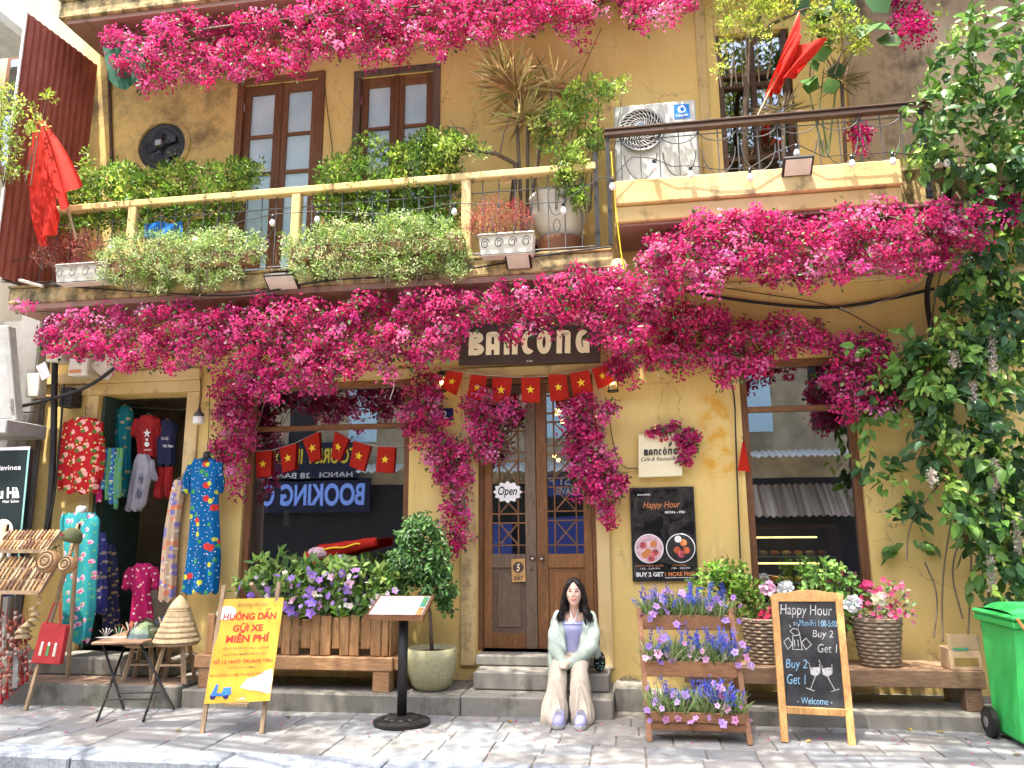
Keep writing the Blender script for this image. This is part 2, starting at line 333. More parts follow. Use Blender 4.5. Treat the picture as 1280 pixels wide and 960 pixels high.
# ------------------------------------------------------------------ leaves
def unit(a): return a / np.maximum(np.linalg.norm(a, axis=-1, keepdims=True), 1e-9)
def sph(n): return unit(RNG.normal(size=(n, 3)))
def leafmesh(name, C, D, N, L, W, colr, mat, parent, fine=False, fold=0.22, droop=0.15, kind='stuff', base=None):
    n = len(C); D = unit(D); S = unit(np.cross(D, N)); N = unit(np.cross(S, D))
    L = np.broadcast_to(np.asarray(L, float), (n,))[:, None]; W = np.broadcast_to(np.asarray(W, float), (n,))[:, None]
    if fine:
        st = [(0.30, 0.42, -0.02), (0.65, 0.36, -0.10)]
        P = [C]
        for u, w, dr in st:
            m = C + D * L * u + N * L * dr * droop * 4
            P += [m + S * W * w + N * W * fold * 0.8, m, m - S * W * w + N * W * fold * 0.8]
        P.append(C + D * L - N * L * droop)
        F = [(0, 3, 2), (0, 2, 1), (1, 2, 5, 4), (2, 3, 6, 5), (4, 5, 7), (5, 6, 7)]
    else:
        m = C + D * L * 0.45
        P = [C, m + S * W * 0.5 + N * W * fold, C + D * L - N * L * droop, m - S * W * 0.5 + N * W * fold]; F = [(0, 3, 2), (0, 2, 1)]
    k = len(P); V = np.stack(P, 1).reshape(-1, 3)
    idx = (np.arange(n) * k)[:, None]
    loops = np.concatenate([np.concatenate([idx + np.array(f)[None] for f in F], 1)], 0).reshape(-1)
    tot = np.tile([len(f) for f in F], n); start = np.concatenate([[0], np.cumsum(tot)[:-1]])
    me = bpy.data.meshes.new(name); me.vertices.add(len(V)); me.loops.add(len(loops)); me.polygons.add(len(tot))
    me.vertices.foreach_set('co', V.ravel()); me.loops.foreach_set('vertex_index', loops.astype(np.int32))
    me.polygons.foreach_set('loop_start', start.astype(np.int32)); me.polygons.foreach_set('loop_total', tot.astype(np.int32))
    me.update(calc_edges=True)
    ca = me.color_attributes.new('Col', 'FLOAT_COLOR', 'POINT')
    c4 = np.concatenate([colr, np.ones((n, 1))], 1); ca.data.foreach_set('color', np.repeat(c4, k, 0).ravel().astype(np.float32))
    me.materials.append(MAT[mat]); o = link_mesh(name, me, parent, base)
    if kind: o['kind'] = kind
    return o
def inpoly(P, poly):
    poly = np.asarray(poly, float); x, y = P[:, 0], P[:, 1]; c = np.zeros(len(P), bool); j = len(poly) - 1
    for i in range(len(poly)):
        a, b = poly[i], poly[j]; cr = ((a[1] > y) != (b[1] > y)) & (x < (b[0] - a[0]) * (y - a[1]) / (b[1] - a[1] + 1e-12) + a[0]); c ^= cr; j = i
    return c
def polysample(poly, n):
    poly = np.asarray(poly, float); lo, hi = poly.min(0), poly.max(0); out = []; k = 0
    while k < n:
        P = lo + (hi - lo) * RNG.random((n * 2, 2)); P = P[inpoly(P, poly)]; out.append(P); k += len(P)
    return np.concatenate(out)[:n]
def area(poly):
    p = np.asarray(poly, float); q = np.roll(p, -1, 0); return abs((p[:, 0] * q[:, 1] - q[:, 0] * p[:, 1]).sum()) / 2
def place(P, Yv):                                # pixel rows + depths -> points
    d = FW[None] + RT[None] * ((P[:, :1] - 640) / FOC) + UP[None] * ((480 - P[:, 1:2]) / FOC)
    t = (Yv - CAM[1]) / d[:, 1]; return CAM[None] + d * t[:, None]
def tint(n, cols, wts=None, var=0.2):
    cols = np.array(cols, float); i = RNG.choice(len(cols), n, p=None if wts is None else np.array(wts) / sum(wts))
    return np.clip(cols[i] * (1 + var * RNG.normal(size=(n, 1))) * (1 + 0.06 * RNG.normal(size=(n, 3))), 0.003, 0.95)
# ------------------------------------------------------------------ flat lettering
def lettering(s, O, U, V, mat, parent, name='lettering', thick=0.002, bold=0.0, shear=0.0, lift=0.001):
    cu = bpy.data.curves.new('text', 'FONT'); cu.body = s; cu.size = 1.0; cu.offset = bold; cu.shear = shear; cu.resolution_u = 4; cu.extrude = 0.0
    ob = bpy.data.objects.new('text', cu); COL.objects.link(ob); dg = bpy.context.evaluated_depsgraph_get()
    me = bpy.data.meshes.new_from_object(ob.evaluated_get(dg)); bpy.data.objects.remove(ob); bpy.data.curves.remove(cu)
    n = len(me.vertices); a = np.empty(n * 3, np.float32); me.vertices.foreach_get('co', a); a = a.reshape(-1, 3)
    lo, hi = a.min(0), a.max(0); u = (a[:, 0] - lo[0]) / max(hi[0] - lo[0], 1e-6); v = (a[:, 1] - lo[1]) / max(hi[1] - lo[1], 1e-6)
    O, U, V = np.array(O), np.array(U), np.array(V); N = np.cross(U, V); N = N / np.linalg.norm(N)
    W = O[None] + u[:, None] * U[None] + v[:, None] * V[None] + N[None] * (lift + thick)
    me.vertices.foreach_set('co', W.astype(np.float32).ravel()); me.materials.clear(); me.materials.append(MAT[mat]); me.update(); me.name = name
    return link_mesh(name, me, parent)
class Panel:                                     # a flat board: corner, width vector, height vector; text goes by fractions of it
    def __init__(s, tl, tr, br, bl): s.tl, s.tr, s.br, s.bl = [Vector(q) for q in (tl, tr, br, bl)]; s.n = (s.br - s.bl).cross(s.tl - s.bl).normalized()
    def at(s, u, v, w=0.0):                      # u right, v down, 0..1
        return s.tl * (1 - u) * (1 - v) + s.tr * u * (1 - v) + s.br * u * v + s.bl * (1 - u) * v + s.n * w
    def text(s, t, u0, u1, v0, v1, mat, parent, **kw):
        O = s.at(u0, v1); return lettering(t, O, s.at(u1, v1) - O, s.at(u0, v0) - O, mat, parent, **kw)
    def quad(s, u0, u1, v0, v1, lift=0.002, mb=None):
        mb = mb or MB(); q = [s.at(u0, v1, lift), s.at(u1, v1, lift), s.at(u1, v0, lift), s.at(u0, v0, lift)]
        return mb.add(q, [(0, 1, 2, 3)])
    def disc(s, u, v, ru, rv, lift=0.003, n=20, mb=None, star=0):
        mb = mb or MB(); c = s.at(u, v, lift); a = (s.tr - s.tl) * ru; b = (s.tl - s.bl) * rv; pts = []
        m = 10 if star else n
        for k in range(m):
            t = math.pi / 2 + 2 * math.pi * k / m; q = (0.4 if (star and k % 2) else 1.0); pts.append(c + a * math.cos(t) * q + b * math.sin(t) * q)
        return mb.add([c] + pts, [(0, k + 1, (k + 1) % m + 1) for k in range(m)])
    def line(s, pts, w, lift=0.003, mb=None):    # stroke through fractions
        mb = mb or MB(); P = [s.at(u, v, lift) for u, v in pts]
        for i in range(len(P) - 1):
            d = (P[i + 1] - P[i])
            if d.length < 1e-6: continue
            d.normalize(); sd_ = d.cross(s.n) * w / 2; e = d * w * 0.3
            mb.add([P[i] - sd_ - e, P[i] + sd_ - e, P[i + 1] + sd_ + e, P[i + 1] - sd_ + e], [(0, 1, 2, 3)])
        return mb
def ppanel(tl, tr, br, bl, Y):                   # panel from four pixels on the plane Y
    return Panel(PY(*tl, Y), PY(*tr, Y), PY(*br, Y), PY(*bl, Y))
# ================================================================== THE GROUND
t = NT('paving'); v = t.pos(); rr = t.orand()
c = t.mix(t.ramp(t.noise(v, 3.0, 6, 0.65), [(0.3, 0.0), (0.7, 1.0)]), (0.205, 0.202, 0.193), (0.285, 0.28, 0.265))
c = t.mix(t.math('MULTIPLY', t.ramp(rr, [(0.45, 0.0), (0.75, 1.0)]), 0.6), c, (0.165, 0.19, 0.21))
c = t.mix(1.0, c, t.ramp(t.math('FRACT', t.math('MULTIPLY', rr, 7.3)), [(0.0, 0.78), (1.0, 1.1)]), 'MULTIPLY')
sp = t.noise(v, 55, 4, 0.7); c = t.mix(t.ramp(sp, [(0.42, 0.35), (0.55, 0.0)]), c, (0.13, 0.125, 0.115))
c = t.mix(t.ramp(t.noise(v, 1.7, 6, 0.7), [(0.52, 0.0), (0.72, 0.5)]), c, (0.16, 0.15, 0.13))
t.color(c).set(0.8, 0, 0.3); t.bump(sp, 0.4, 0.006)
t = NT('kerbstone'); v = t.pos(); sp = t.noise(v, 40, 5, 0.75)
c = t.mix(t.ramp(sp, [(0.35, 0.0), (0.65, 1.0)]), (0.13, 0.155, 0.185), (0.25, 0.28, 0.31)); c = t.mix(1.0, c, t.ramp(t.orand(), [(0, 0.85), (1, 1.08)]), 'MULTIPLY')
t.color(c).set(0.85, 0, 0.3); t.bump(sp, 0.5, 0.01)
plain('joint', (0.17, 0.155, 0.13), 0.95, scale=30, var=0.3); plain('road_stone_bounce', (0.27, 0.25, 0.22), 0.9, scale=20, var=0.3, bump=0.3)  # unseen road: pale stone surface invented to bounce light up onto the facade
tag(box(-300, 300, -300, -2.5, -0.5, -0.13).build('road', 'road_stone_bounce', base=(0, -10, -0.13)), kind='structure')
pav = tag(box(-60, 60, -2.21, 0.3, -0.4, -0.012).build('pavement', 'joint', base=(0, -1.2, -0.012)), kind='structure')
rows = [(-2.2, -1.92), (-1.92, -1.62), (-1.62, -1.31), (-1.31, -1.0), (-1.0, -0.70)]
for r_i, (ya, yb) in enumerate(rows):
    x = -6.6 + 0.17 * (r_i % 2) + random.uniform(-0.05, 0.05)
    while x < 5.6:
        w = random.choice((0.36, 0.40, 0.44, 0.40)) + (0.16 if x < -1.2 and random.random() < 0.4 else 0)
        m_ = Matrix.Translation(((x + w / 2), (ya + yb) / 2, 0)) @ Euler((random.uniform(-.006, .006), random.uniform(-.006, .006), random.uniform(-.006, .006))).to_matrix().to_4x4()
        hx, hy = w / 2 - 0.005, (yb - ya) / 2 - 0.005
        MB().box(-hx, hx, -hy, hy, -0.06, random.uniform(-0.003, 0.003), m_).build('paving_stone', 'paving', pav, bevel=0.006)
        x += w
kerb = tag(box(-60, 60, -2.49, -2.225, -0.5, -0.03).build('kerb', 'joint', base=(0, -2.35, -0.03)), kind='structure')
x = -7.3
while x < 6:
    w = random.uniform(0.95, 1.25)
    box(x + 0.008, x + w - 0.008, -2.52, -2.215, -0.2, 0.012 + random.uniform(-.004, .004)).build('kerbstone', 'kerbstone', kerb, bevel=0.015); x += w
# ================================================================== THE CAFE BUILDING
B = thing('cafe_building', 'two storey yellow plastered corner house with balconies, the cafe and the shop', 'building', (0, 0.2, 0))
def wall(x0, x1, z0, z1, holes, Y, depth, name, mat, parent=B):
    xs = sorted({x0, x1, *[h[0] for h in holes], *[h[1] for h in holes]}); zs = sorted({z0, z1, *[h[2] for h in holes], *[h[3] for h in holes]})
    mb = MB()
    for i in range(len(xs) - 1):
        for j in range(len(zs) - 1):
            cx, cz = (xs[i] + xs[i + 1]) / 2, (zs[j] + zs[j + 1]) / 2
            if any(h[0] < cx < h[1] and h[2] < cz < h[3] for h in holes): continue
            mb.add([(xs[i], Y, zs[j]), (xs[i + 1], Y, zs[j]), (xs[i + 1], Y, zs[j + 1]), (xs[i], Y, zs[j + 1])], [(0, 1, 2, 3)])
    for a, b, c_, d in holes:
        q = [(a, c_), (b, c_), (b, d), (a, d)]
        for k in range(4):
            p, r_ = q[k], q[(k + 1) % 4]; mb.add([(p[0], Y, p[1]), (r_[0], Y, r_[1]), (r_[0], Y + depth, r_[1]), (p[0], Y + depth, p[1])], [(0, 3, 2, 1)])
    mb.add([(x0, Y, z0), (x0, Y, z1), (x0, Y + 3.5, z1), (x0, Y + 3.5, z0)], [(0, 1, 2, 3)])
    mb.add([(x1, Y, z0), (x1, Y, z1), (x1, Y + 3.5, z1), (x1, Y + 3.5, z0)], [(3, 2, 1, 0)])
    return mb.build(name, mat, parent, fixn=False)
WL, WR = -5.62, 5.9
shop = (-4.90, -3.79, 0.38, Z(180, 492)); lwin = (X(303.4, 620), X(510.5, 620), 0.72, Z(450, 475))
door = (X(597, 640), X(745.5, 640), 0.44, Z(670, 470)); rwin = (X(932, 600), X(1079, 600), 0.86, Z(1000, 447))
wall(WL, WR, -0.05, 4.3, [shop, lwin, door, rwin], 0.0, 0.32, 'ground_floor_wall', 'plaster')
ud = (X(297, 150), X(403, 150), 4.34, Z(350, 103)); uw = (X(443.5, 140), X(548.5, 120), 5.2, Z(495, 93)); ur = (X(899, 120), 3.12, 5.04, 7.1)
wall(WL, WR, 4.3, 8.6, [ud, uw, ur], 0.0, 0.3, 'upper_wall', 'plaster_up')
box(X(871, 60), WR, -0.045, -0.001, 5.05, 7.7).build('wall_pier', 'plaster_trim', B) if False else None
# plaster bands and surrounds
box(WL, -3.62, -0.035, -0.002, Z(180, 478), Z(180, 492)).build('lintel_moulding', 'plaster_trim', B, bevel=0.006)
box(WL, -3.62, -0.07, -0.002, Z(180, 478) + 0.002, Z(180, 464)).build('lintel_moulding', 'plaster_trim', B, bevel=0.01)
box(-3.785, -3.63, -0.03, -0.002, 0.38, Z(180, 492) - 0.003).build('door_surround', 'plaster_trim', B, bevel=0.005)
box(-5.05, -4.905, -0.03, -0.002, 0.38, Z(180, 492) - 0.003).build('door_surround', 'plaster_trim', B, bevel=0.005)
box(-3.14, -1.05, -0.05, -0.002, Z(450, 474), Z(450, 464)).build('lintel_moulding', 'plaster_trim', B, bevel=0.008)
box(-0.56, -0.40, -0.045, -0.002, 0.3, Z(670, 470)).build('door_surround', 'plaster_trim', B, bevel=0.01)
box(0.845, 0.98, -0.045, -0.002, 0.3, Z(670, 470)).build('door_surround', 'plaster_trim', B, bevel=0.01)
box(-0.62, 1.03, -0.06, -0.002, Z(670, 470) + 0.002, Z(670, 458)).build('lintel_moulding', 'plaster_trim', B, bevel=0.008)
box(1.1, WR, -0.05, -0.002, Z(1000, 357), Z(1000, 350)).build('string_course', 'plaster_trim', B, bevel=0.008)
box(X(872, 90), X(884, 90), -0.03, -0.002, 5.05, 7.665).build('wall_rib', 'plaster_trim', B, bevel=0.004)
# weathered bay at the right end of the upper floor
box(X(1062, 150), 5.9, -0.05, -0.002, 5.05, 7.665).build('weathered_bay', 'plaster_weathered', B, bevel=0.004)
# first floor balcony, left
LY = -0.75
box(-5.6, 1.12, LY, 0.0, 4.165, 4.34).build('balcony_slab', 'plaster_slab', B, bevel=0.012)
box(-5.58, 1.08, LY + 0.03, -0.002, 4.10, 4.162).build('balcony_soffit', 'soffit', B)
box(-5.6, 1.11, LY - 0.02, LY + 0.12, 4.343, 4.37).build('balcony_ledge', 'plaster_slab', B, bevel=0.006)
MB().lathe([(0.075, 0), (0.085, 0.1), (0.07, 0.22)], (1.17, -0.72, 4.02), 12).build('corbel', 'plaster_slab', B, smooth=True)
ral = box(-5.45, 0.98, LY + 0.01, LY + 0.11, 5.225, 5.305).build('balustrade', 'plaster_trim', B, bevel=0.012)
for px in (165, 369, 582):
    xx = X(px, 250, LY); box(xx - 0.05, xx + 0.05, LY + 0.012, LY + 0.105, 4.372, 5.223).build('post', 'plaster_trim', ral, bevel=0.01)
MB().box(0.955, 1.0, LY + 0.02, LY + 0.07, 4.372, 5.42).build('post', 'iron', ral)
def xline(a, b, n): return [a + (b - a) * i / n for i in range(n + 1)]
def ironwork(x0, x1, z0, z1, Y, step=0.17):
    MB().tube([(x0, Y, z1 - .14), (x1, Y, z1 - .14)], 0.007, 5).build('rail_bar', 'iron_grey', ral)
    MB().tube([(x0, Y, z0 + .05), (x1, Y, z0 + .05)], 0.007, 5).build('rail_bar', 'iron_grey', ral)
    x = x0 + step * 0.7; k = 0
    while x < x1 - 0.04:
        MB().tube([(x, Y, z0), (x, Y, z1)], 0.0065, 5).build('baluster', 'iron_grey', ral)
        if k % 2 == 0 and x + step < x1:
            c_ = Vector((x + step / 2, Y - .012, z1 - 0.26)); a_ = step * 0.46
            MB().tube([c_ + Vector((a_ * math.cos(u), 0, 0.17 * math.sin(u) - .02)) for u in xline(math.pi, 2 * math.pi, 10)], 0.005, 4).build('scroll', 'iron_grey', ral)
            MB().tube([c_ + Vector((a_ * .45 * math.cos(u), 0, -0.3 + 0.07 * math.sin(u))) for u in xline(0, 2 * math.pi, 12)], 0.005, 4).build('scroll', 'iron_grey', ral)
        x += step; k += 1
for a, b in ((-5.4, X(165, 250, LY) - .05), (X(165, 250, LY) + .05, X(369, 250, LY) - .05), (X(369, 250, LY) + .05, X(582, 250, LY) - .05), (X(582, 250, LY) + .05, 0.95)):
    ironwork(a, b, 4.372, 5.223, LY + 0.06)
# first floor balcony, right (half a metre higher)
RYb = -0.8
box(1.16, 3.84, RYb, 0.0, 4.80, 5.05).build('balcony_slab', 'plaster_trim', B, bevel=0.012)
box(1.16, 3.84, RYb + .05, -0.002, 4.63, 4.797).build('balcony_slab', 'plaster_trim', B, bevel=0.01)
box(3.84, 5.9, RYb + .18, 0.0, 4.66, 5.02).build('balcony_slab', 'plaster_slab', B, bevel=0.012)
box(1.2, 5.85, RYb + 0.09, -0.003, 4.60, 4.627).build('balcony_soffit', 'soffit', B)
rb = box(X(755, 165, RYb), X(1165, 127, RYb), RYb + .01, RYb + .09, 5.555, 5.61).build('railing', 'wood_rail', B, bevel=0.01)
MB().box(X(755, 165, RYb), X(1165, 127, RYb), RYb + .0, RYb + .1, 5.613, 5.635).build('handrail', 'wood_rail', rb, bevel=0.006)
MB().box(1.085, 1.125, RYb + .03, RYb + .07, 4.40, 5.56).build('post', 'iron', rb)
MB().box(4.05, 4.1, RYb + .03, RYb + .07, 4.66, 5.56).build('post', 'iron', rb)
x = 1.24; k = 0
while x < 4.05:
    MB().tube([(x, RYb + .05, 5.05), (x, RYb + .05, 5.56)], 0.0065, 5).build('baluster', 'iron_grey', rb)
    if k % 2 == 0:
        MB().tube([(x + .19 + .19 * math.cos(u), RYb + .035, 5.545 + .13 * math.sin(u)) for u in xline(math.pi, 2 * math.pi, 10)], 0.006, 4).build('scroll', 'iron_grey', rb)
        MB().tube([(x + .19 + .16 * math.cos(u), RYb + .035, 5.33 + .27 * math.sin(u)) for u in xline(math.pi, 2 * math.pi, 12)], 0.006, 4).build('scroll', 'iron_grey', rb)
    x += 0.19; k += 1
MB().tube([(1.1, RYb + .05, 5.5), (4.06, RYb + .05, 5.5)], 0.006, 5).build('rail_bar', 'iron_grey', rb)
# second floor balcony across the top
box(-5.4, 5.9, -0.74, 0.0, 7.73, 7.95).build('upper_balcony_slab', 'plaster_slab', B, bevel=0.015)
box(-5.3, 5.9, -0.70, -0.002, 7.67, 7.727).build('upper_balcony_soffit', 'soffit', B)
box(-5.4, 5.9, -0.78, -0.66, 7.952, 8.06).build('upper_balcony_ledge', 'plaster_slab', B, bevel=0.01)
ub = box(-5.3, 5.9, -0.75, -0.71, 8.9, 8.95).build('upper_railing', 'iron', B)
for i in range(60):
    xx = -5.25 + i * 0.19; MB().tube([(xx, -0.73, 8.06), (xx, -0.73, 8.9)], 0.008, 5).build('baluster', 'iron', ub)
# fan vent on the upper wall
plain('cloth_ink', (0.012, 0.016, 0.03), 0.5)
fc = PY(203, 184, 0.0); fr = 0.315
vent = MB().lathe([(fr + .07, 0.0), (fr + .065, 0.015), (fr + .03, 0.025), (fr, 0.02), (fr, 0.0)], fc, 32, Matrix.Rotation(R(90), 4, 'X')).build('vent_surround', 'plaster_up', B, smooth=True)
MB().lathe([(0.0, 0.0), (fr - .002, 0.0)], fc + Vector((0, -.004, 0)), 32, Matrix.Rotation(R(90), 4, 'X'), cap=False).build('vent_opening', 'black', vent)
for k in range(5):
    a = R(72 * k + 14); mb = MB()
    u0 = Vector((math.cos(a), 0, math.sin(a))); u1 = Vector((math.cos(a + .85), 0, math.sin(a + .85))); um = Vector((math.cos(a + .4), 0, math.sin(a + .4)))
    c0 = fc + Vector((0, -.02, 0)); mb.add([c0 + u0 * .05, c0 + u0 * .2 + Vector((0, -.015, 0)), c0 + um * .235 + Vector((0, .0, 0)), c0 + u1 * .2 + Vector((0, .012, 0)), c0 + u1 * .05], [(0, 1, 2, 3, 4)])
    mb.build('fan_blade', 'cloth_ink', vent)
MB().box(fc.x - .05, fc.x + .04, -.09, -.03, fc.z - .02, fc.z + .06).build('fan_motor', 'grey_metal', vent, bevel=.008)
for rr_ in (.12, .22, .285): MB().tube([fc + Vector((rr_ * math.cos(u), -.055, rr_ * math.sin(u))) for u in xline(0, 2 * math.pi, 24)], 0.004, 4).build('fan_guard', 'iron', vent)
# ------------------------------------------------------------------ windows and doors
def room(x0, x1, z0, z1, y0, y1, mat='room_dark', name='room'):
    mb = MB(); v = [(x, y, z) for x in (x0, x1) for y in (y0, y1) for z in (z0, z1)]
    mb.add(v, [(0, 1, 3, 2), (4, 6, 7, 5), (2, 3, 7, 6), (0, 2, 6, 4), (1, 5, 7, 3)]); return mb.build(name, mat, B, fixn=False)
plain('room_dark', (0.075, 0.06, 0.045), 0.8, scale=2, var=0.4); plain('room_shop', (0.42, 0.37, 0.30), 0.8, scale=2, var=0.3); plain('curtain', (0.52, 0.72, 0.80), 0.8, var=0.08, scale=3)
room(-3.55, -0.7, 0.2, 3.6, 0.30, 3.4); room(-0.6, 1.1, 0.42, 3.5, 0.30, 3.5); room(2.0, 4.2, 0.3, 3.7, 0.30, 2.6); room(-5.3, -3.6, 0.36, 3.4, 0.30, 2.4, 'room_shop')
def framed(hole, cols, rows_, fw, parent_name, frame_mat='wood_frame', Yf=0.05, gmat='glass', inner=None):
    x0, x1, z0, z1 = hole; w = box(x0, x0 + fw, Yf, Yf + .09, z0, z1).build(parent_name, frame_mat, B, bevel=.006)
    box(x1 - fw, x1, Yf, Yf + .09, z0, z1).build('jamb', frame_mat, w, bevel=.006)
    box(x0 + fw, x1 - fw, Yf, Yf + .09, z1 - fw, z1).build('head', 'wood_frame_h', w, bevel=.006)
    box(x0 + fw, x1 - fw, Yf - .03, Yf + .1, z0, z0 + fw * .8).build('sill', 'wood_frame_h', w, bevel=.006)
    zz = [z0 + fw * .8] + rows_ + [z1 - fw]
    for r_ in rows_: box(x0 + fw, x1 - fw, Yf + .005, Yf + .085, r_ - .028, r_ + .028).build('transom', 'wood_frame_h', w, bevel=.006)
    for i in range(len(zz) - 1):
        a = zz[i] + (.028 if i else 0); b = zz[i + 1] - (.028 if i < len(rows_) else 0)
        box(x0 + fw, x1 - fw, Yf + .045, Yf + .051, a, b).build('pane', gmat, w)
    return w
framed(lwin, 1, [Z(410, 534, .05)], 0.075, 'window'); framed(rwin, 1, [Z(995, 510, .05)], 0.075, 'window')
# cafe double door
x0, x1, z0, z1 = door; DY = 0.10
dw = box(x0, x0 + .05, DY - .05, DY + .1, z0, z1).build('double_door', 'wood_frame', B, bevel=.005)
box(x1 - .05, x1, DY - .05, DY + .1, z0, z1).build('jamb', 'wood_frame', dw, bevel=.005)
box(x0 + .05, x1 - .05, DY - .05, DY + .1, z1 - .07, z1).build('head', 'wood_frame_h', dw, bevel=.005)
xm = X(671.5, 700, DY); zt = z1 - .07; zl = Z(690, 706, DY)          # top of the solid panel
for a, b, wm in ((x0 + .053, xm - .003, 'wood_door_worn'), (xm + .003, x1 - .053, 'wood_door')):
    st = 0.085; s2 = 'wood_door' if a < 0 else wm; ctr = st if a > 0 else .1
    lst, rst = (st, .115) if a < 0 else (.115, st)
    box(a, a + lst, DY - .02, DY + .035, z0 + .02, zt).build('stile', 'wood_door', dw, bevel=.004)
    box(b - rst, b, DY - .02, DY + .035, z0 + .02, zt).build('stile', wm, dw, bevel=.004)
    box(a + lst, b - rst, DY - .018, DY + .033, z0 + .02, z0 + .17).build('bottom_rail', 'wood_door', dw, bevel=.004)
    box(a + lst, b - rst, DY - .018, DY + .033, zl - .03, zl + .11).build('lock_rail', wm, dw, bevel=.004)
    box(a + lst, b - rst, DY - .018, DY + .033, zt - .1, zt).build('top_rail', wm, dw, bevel=.004)
    box(a + lst, b - rst, DY + .0, DY + .02, z0 + .17, zl - .03).build('panel', wm, dw)
    box(a + lst + .05, b - rst - .05, DY - .01, DY + .01, z0 + .22, zl - .08).build('raised_panel', wm, dw, bevel=.009)
    gx0, gx1, gz0, gz1 = a + lst, b - rst, zl + .11, zt - .1
    box(gx0, gx1, DY + .012, DY + .016, gz0, gz1).build('pane', 'glass', dw)
    u0, u1 = gx0 + .075, gx1 - .075                       # lattice
    for u in (u0, u1): box(u - .007, u + .007, DY - .012, DY + .008, gz0, gz1).build('lattice_bar', 'wood_door', dw)
    zz = gz0 + .09; sq = u1 - u0
    while zz < gz1 - .05:
        z2 = min(zz + sq * 1.12, gz1 - .03)
        for q in (zz, z2): box(gx0, gx1, DY - .010, DY + .006, q - .007, q + .007).build('lattice_bar', 'wood_door', dw)
        MB().bar((u0, DY - .004, zz), (u1, DY - .004, z2), .016, .013).build('lattice_bar', 'wood_door', dw)
        MB().bar((u0, DY - .001, z2), (u1, DY - .001, zz), .016, .013).build('lattice_bar', 'wood_door', dw)
        zz = z2 + .095
for px in (665.5, 677):
    k = PY(px, 697.5, DY - .03)
    MB().lathe([(.032, 0), (.034, .006), (.026, .012), (.02, .03), (.024, .04), (.0, .045)], k + Vector((0, .012, 0)), 16, Matrix.Rotation(R(90), 4, 'X')).build('knob', 'chrome', dw, smooth=True)
MB().lathe([(.012, 0), (.012, .004)], PY(664, 712.5, DY - .02), 10, Matrix.Rotation(R(90), 4, 'X')).build('keyhole', 'black', dw)
# upper door and window: double casements with panes
def casement(hole, zs, name, grey=False, Yf=0.04):
    x0, x1, z0, z1 = hole; fw = .07; fm = 'wood_grey' if grey else 'wood_frame'
    w = box(x0 - .02, x0 + fw, Yf - .06, Yf + .09, z0, z1).build(name, fm, B, bevel=.006)
    box(x1 - fw, x1 + .02, Yf - .06, Yf + .09, z0, z1).build('jamb', fm, w, bevel=.006)
    box(x0 - .02, x1 + .02, Yf - .065, Yf + .09, z1 + .002, z1 + .085).build('head', 'wood_grey' if grey else 'wood_frame_h', w, bevel=.006)
    xm_ = (x0 + x1) / 2; zs = sorted(zs)
    for a, b in ((x0 + fw + .002, xm_ - .004), (xm_ + .004, x1 - fw - .002)):
        s_ = .085
        box(a, a + s_, Yf - .02, Yf + .04, z0, z1).build('stile', 'wood_frame', w, bevel=.004)
        box(b - s_, b, Yf - .02, Yf + .04, z0, z1).build('stile', 'wood_frame', w, bevel=.004)
        box(a + s_, b - s_, Yf - .018, Yf + .038, z1 - .13, z1).build('top_rail', 'wood_frame_h', w, bevel=.004)
        zz = [z0] + zs + [z1 - .13]
        for q in zs: box(a + s_, b - s_, Yf - .014, Yf + .034, q - .022, q + .022).build('glazing_bar', 'wood_frame_h', w, bevel=.003)
        for i in range(len(zz) - 1): box(a + s_, b - s_, Yf + .01, Yf + .015, zz[i] + (.022 if i else 0), zz[i + 1] - (.022 if i < len(zs) else 0)).build('pane', 'film_glass', w)
        for q in (z1 - .35, (z0 + z1) / 2 - .2):
            xh = a if a == x0 + fw + .002 else b
            MB().tube([(xh, Yf - .03, q), (xh, Yf - .03, q + .12)], .008, 6).build('hinge', 'chrome', w)
    box(xm_ - .02, xm_ + .02, Yf - .035, Yf - .021, z0, z1).build('cover_strip', 'wood_frame', w, bevel=.004)
    return w
casement(ud, [Z(372, 165), Z(372, 212), 4.9], 'balcony_door'); casement(uw, [Z(495, 157), 5.75], 'upper_window', True)
uy = .06; x0, x1, z0, z1 = ur
w = box(x0, x0 + .06, uy - .04, uy + .08, z0, z1).build('upper_window', 'wood_rail', B, bevel=.005)
box(X(985, 150), X(985, 150) + .06, uy - .04, uy + .08, z0, z1).build('mullion', 'wood_rail', w, bevel=.005)
xa = x0 + .06; xb = X(985, 150)
box((xa + xb) / 2 - .03, (xa + xb) / 2 + .03, uy - .03, uy + .07, z0, z1).build('mullion', 'wood_rail', w, bevel=.005)
for q in (5.6, Z(930, 104), 6.6): box(xa, xb, uy - .025, uy + .06, q - .025, q + .025).build('glazing_bar', 'wood_rail', w, bevel=.004)
box(xa, xb, uy + .02, uy + .026, z0, z1).build('pane', 'glass_up', w)
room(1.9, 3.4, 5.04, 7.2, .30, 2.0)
# steps and plinths in front
def steps(name, mat, *bx):
    s = None
    for i, b in enumerate(bx):
        o = box(*b).build('stair' if i == 0 else 'step', mat, s if s else B, bevel=.014)
        s = s or o
steps('step', 'concrete', (-.38, .99, -.80, 0.0, -.05, .17), (-.32, .95, -.53, 0.0, .172, .335), (-.36, .82, -.22, .32, .337, .44))
steps('step', 'step_mossy', (-5.75, -3.12, -.88, 0.0, -.05, .205), (-5.6, -3.45, -.47, .34, .207, .38))
box(-3.115, -.385, -.82, 0.0, -.05, .165).build('plinth', 'step_mossy', B, bevel=.014)
box(.995, 1.32, -.40, 0.0, -.05, .20).build('plinth', 'step_mossy', B, bevel=.014)
box(1.325, 5.9, -.84, 0.0, -.05, .125).build('plinth', 'concrete', B, bevel=.014)
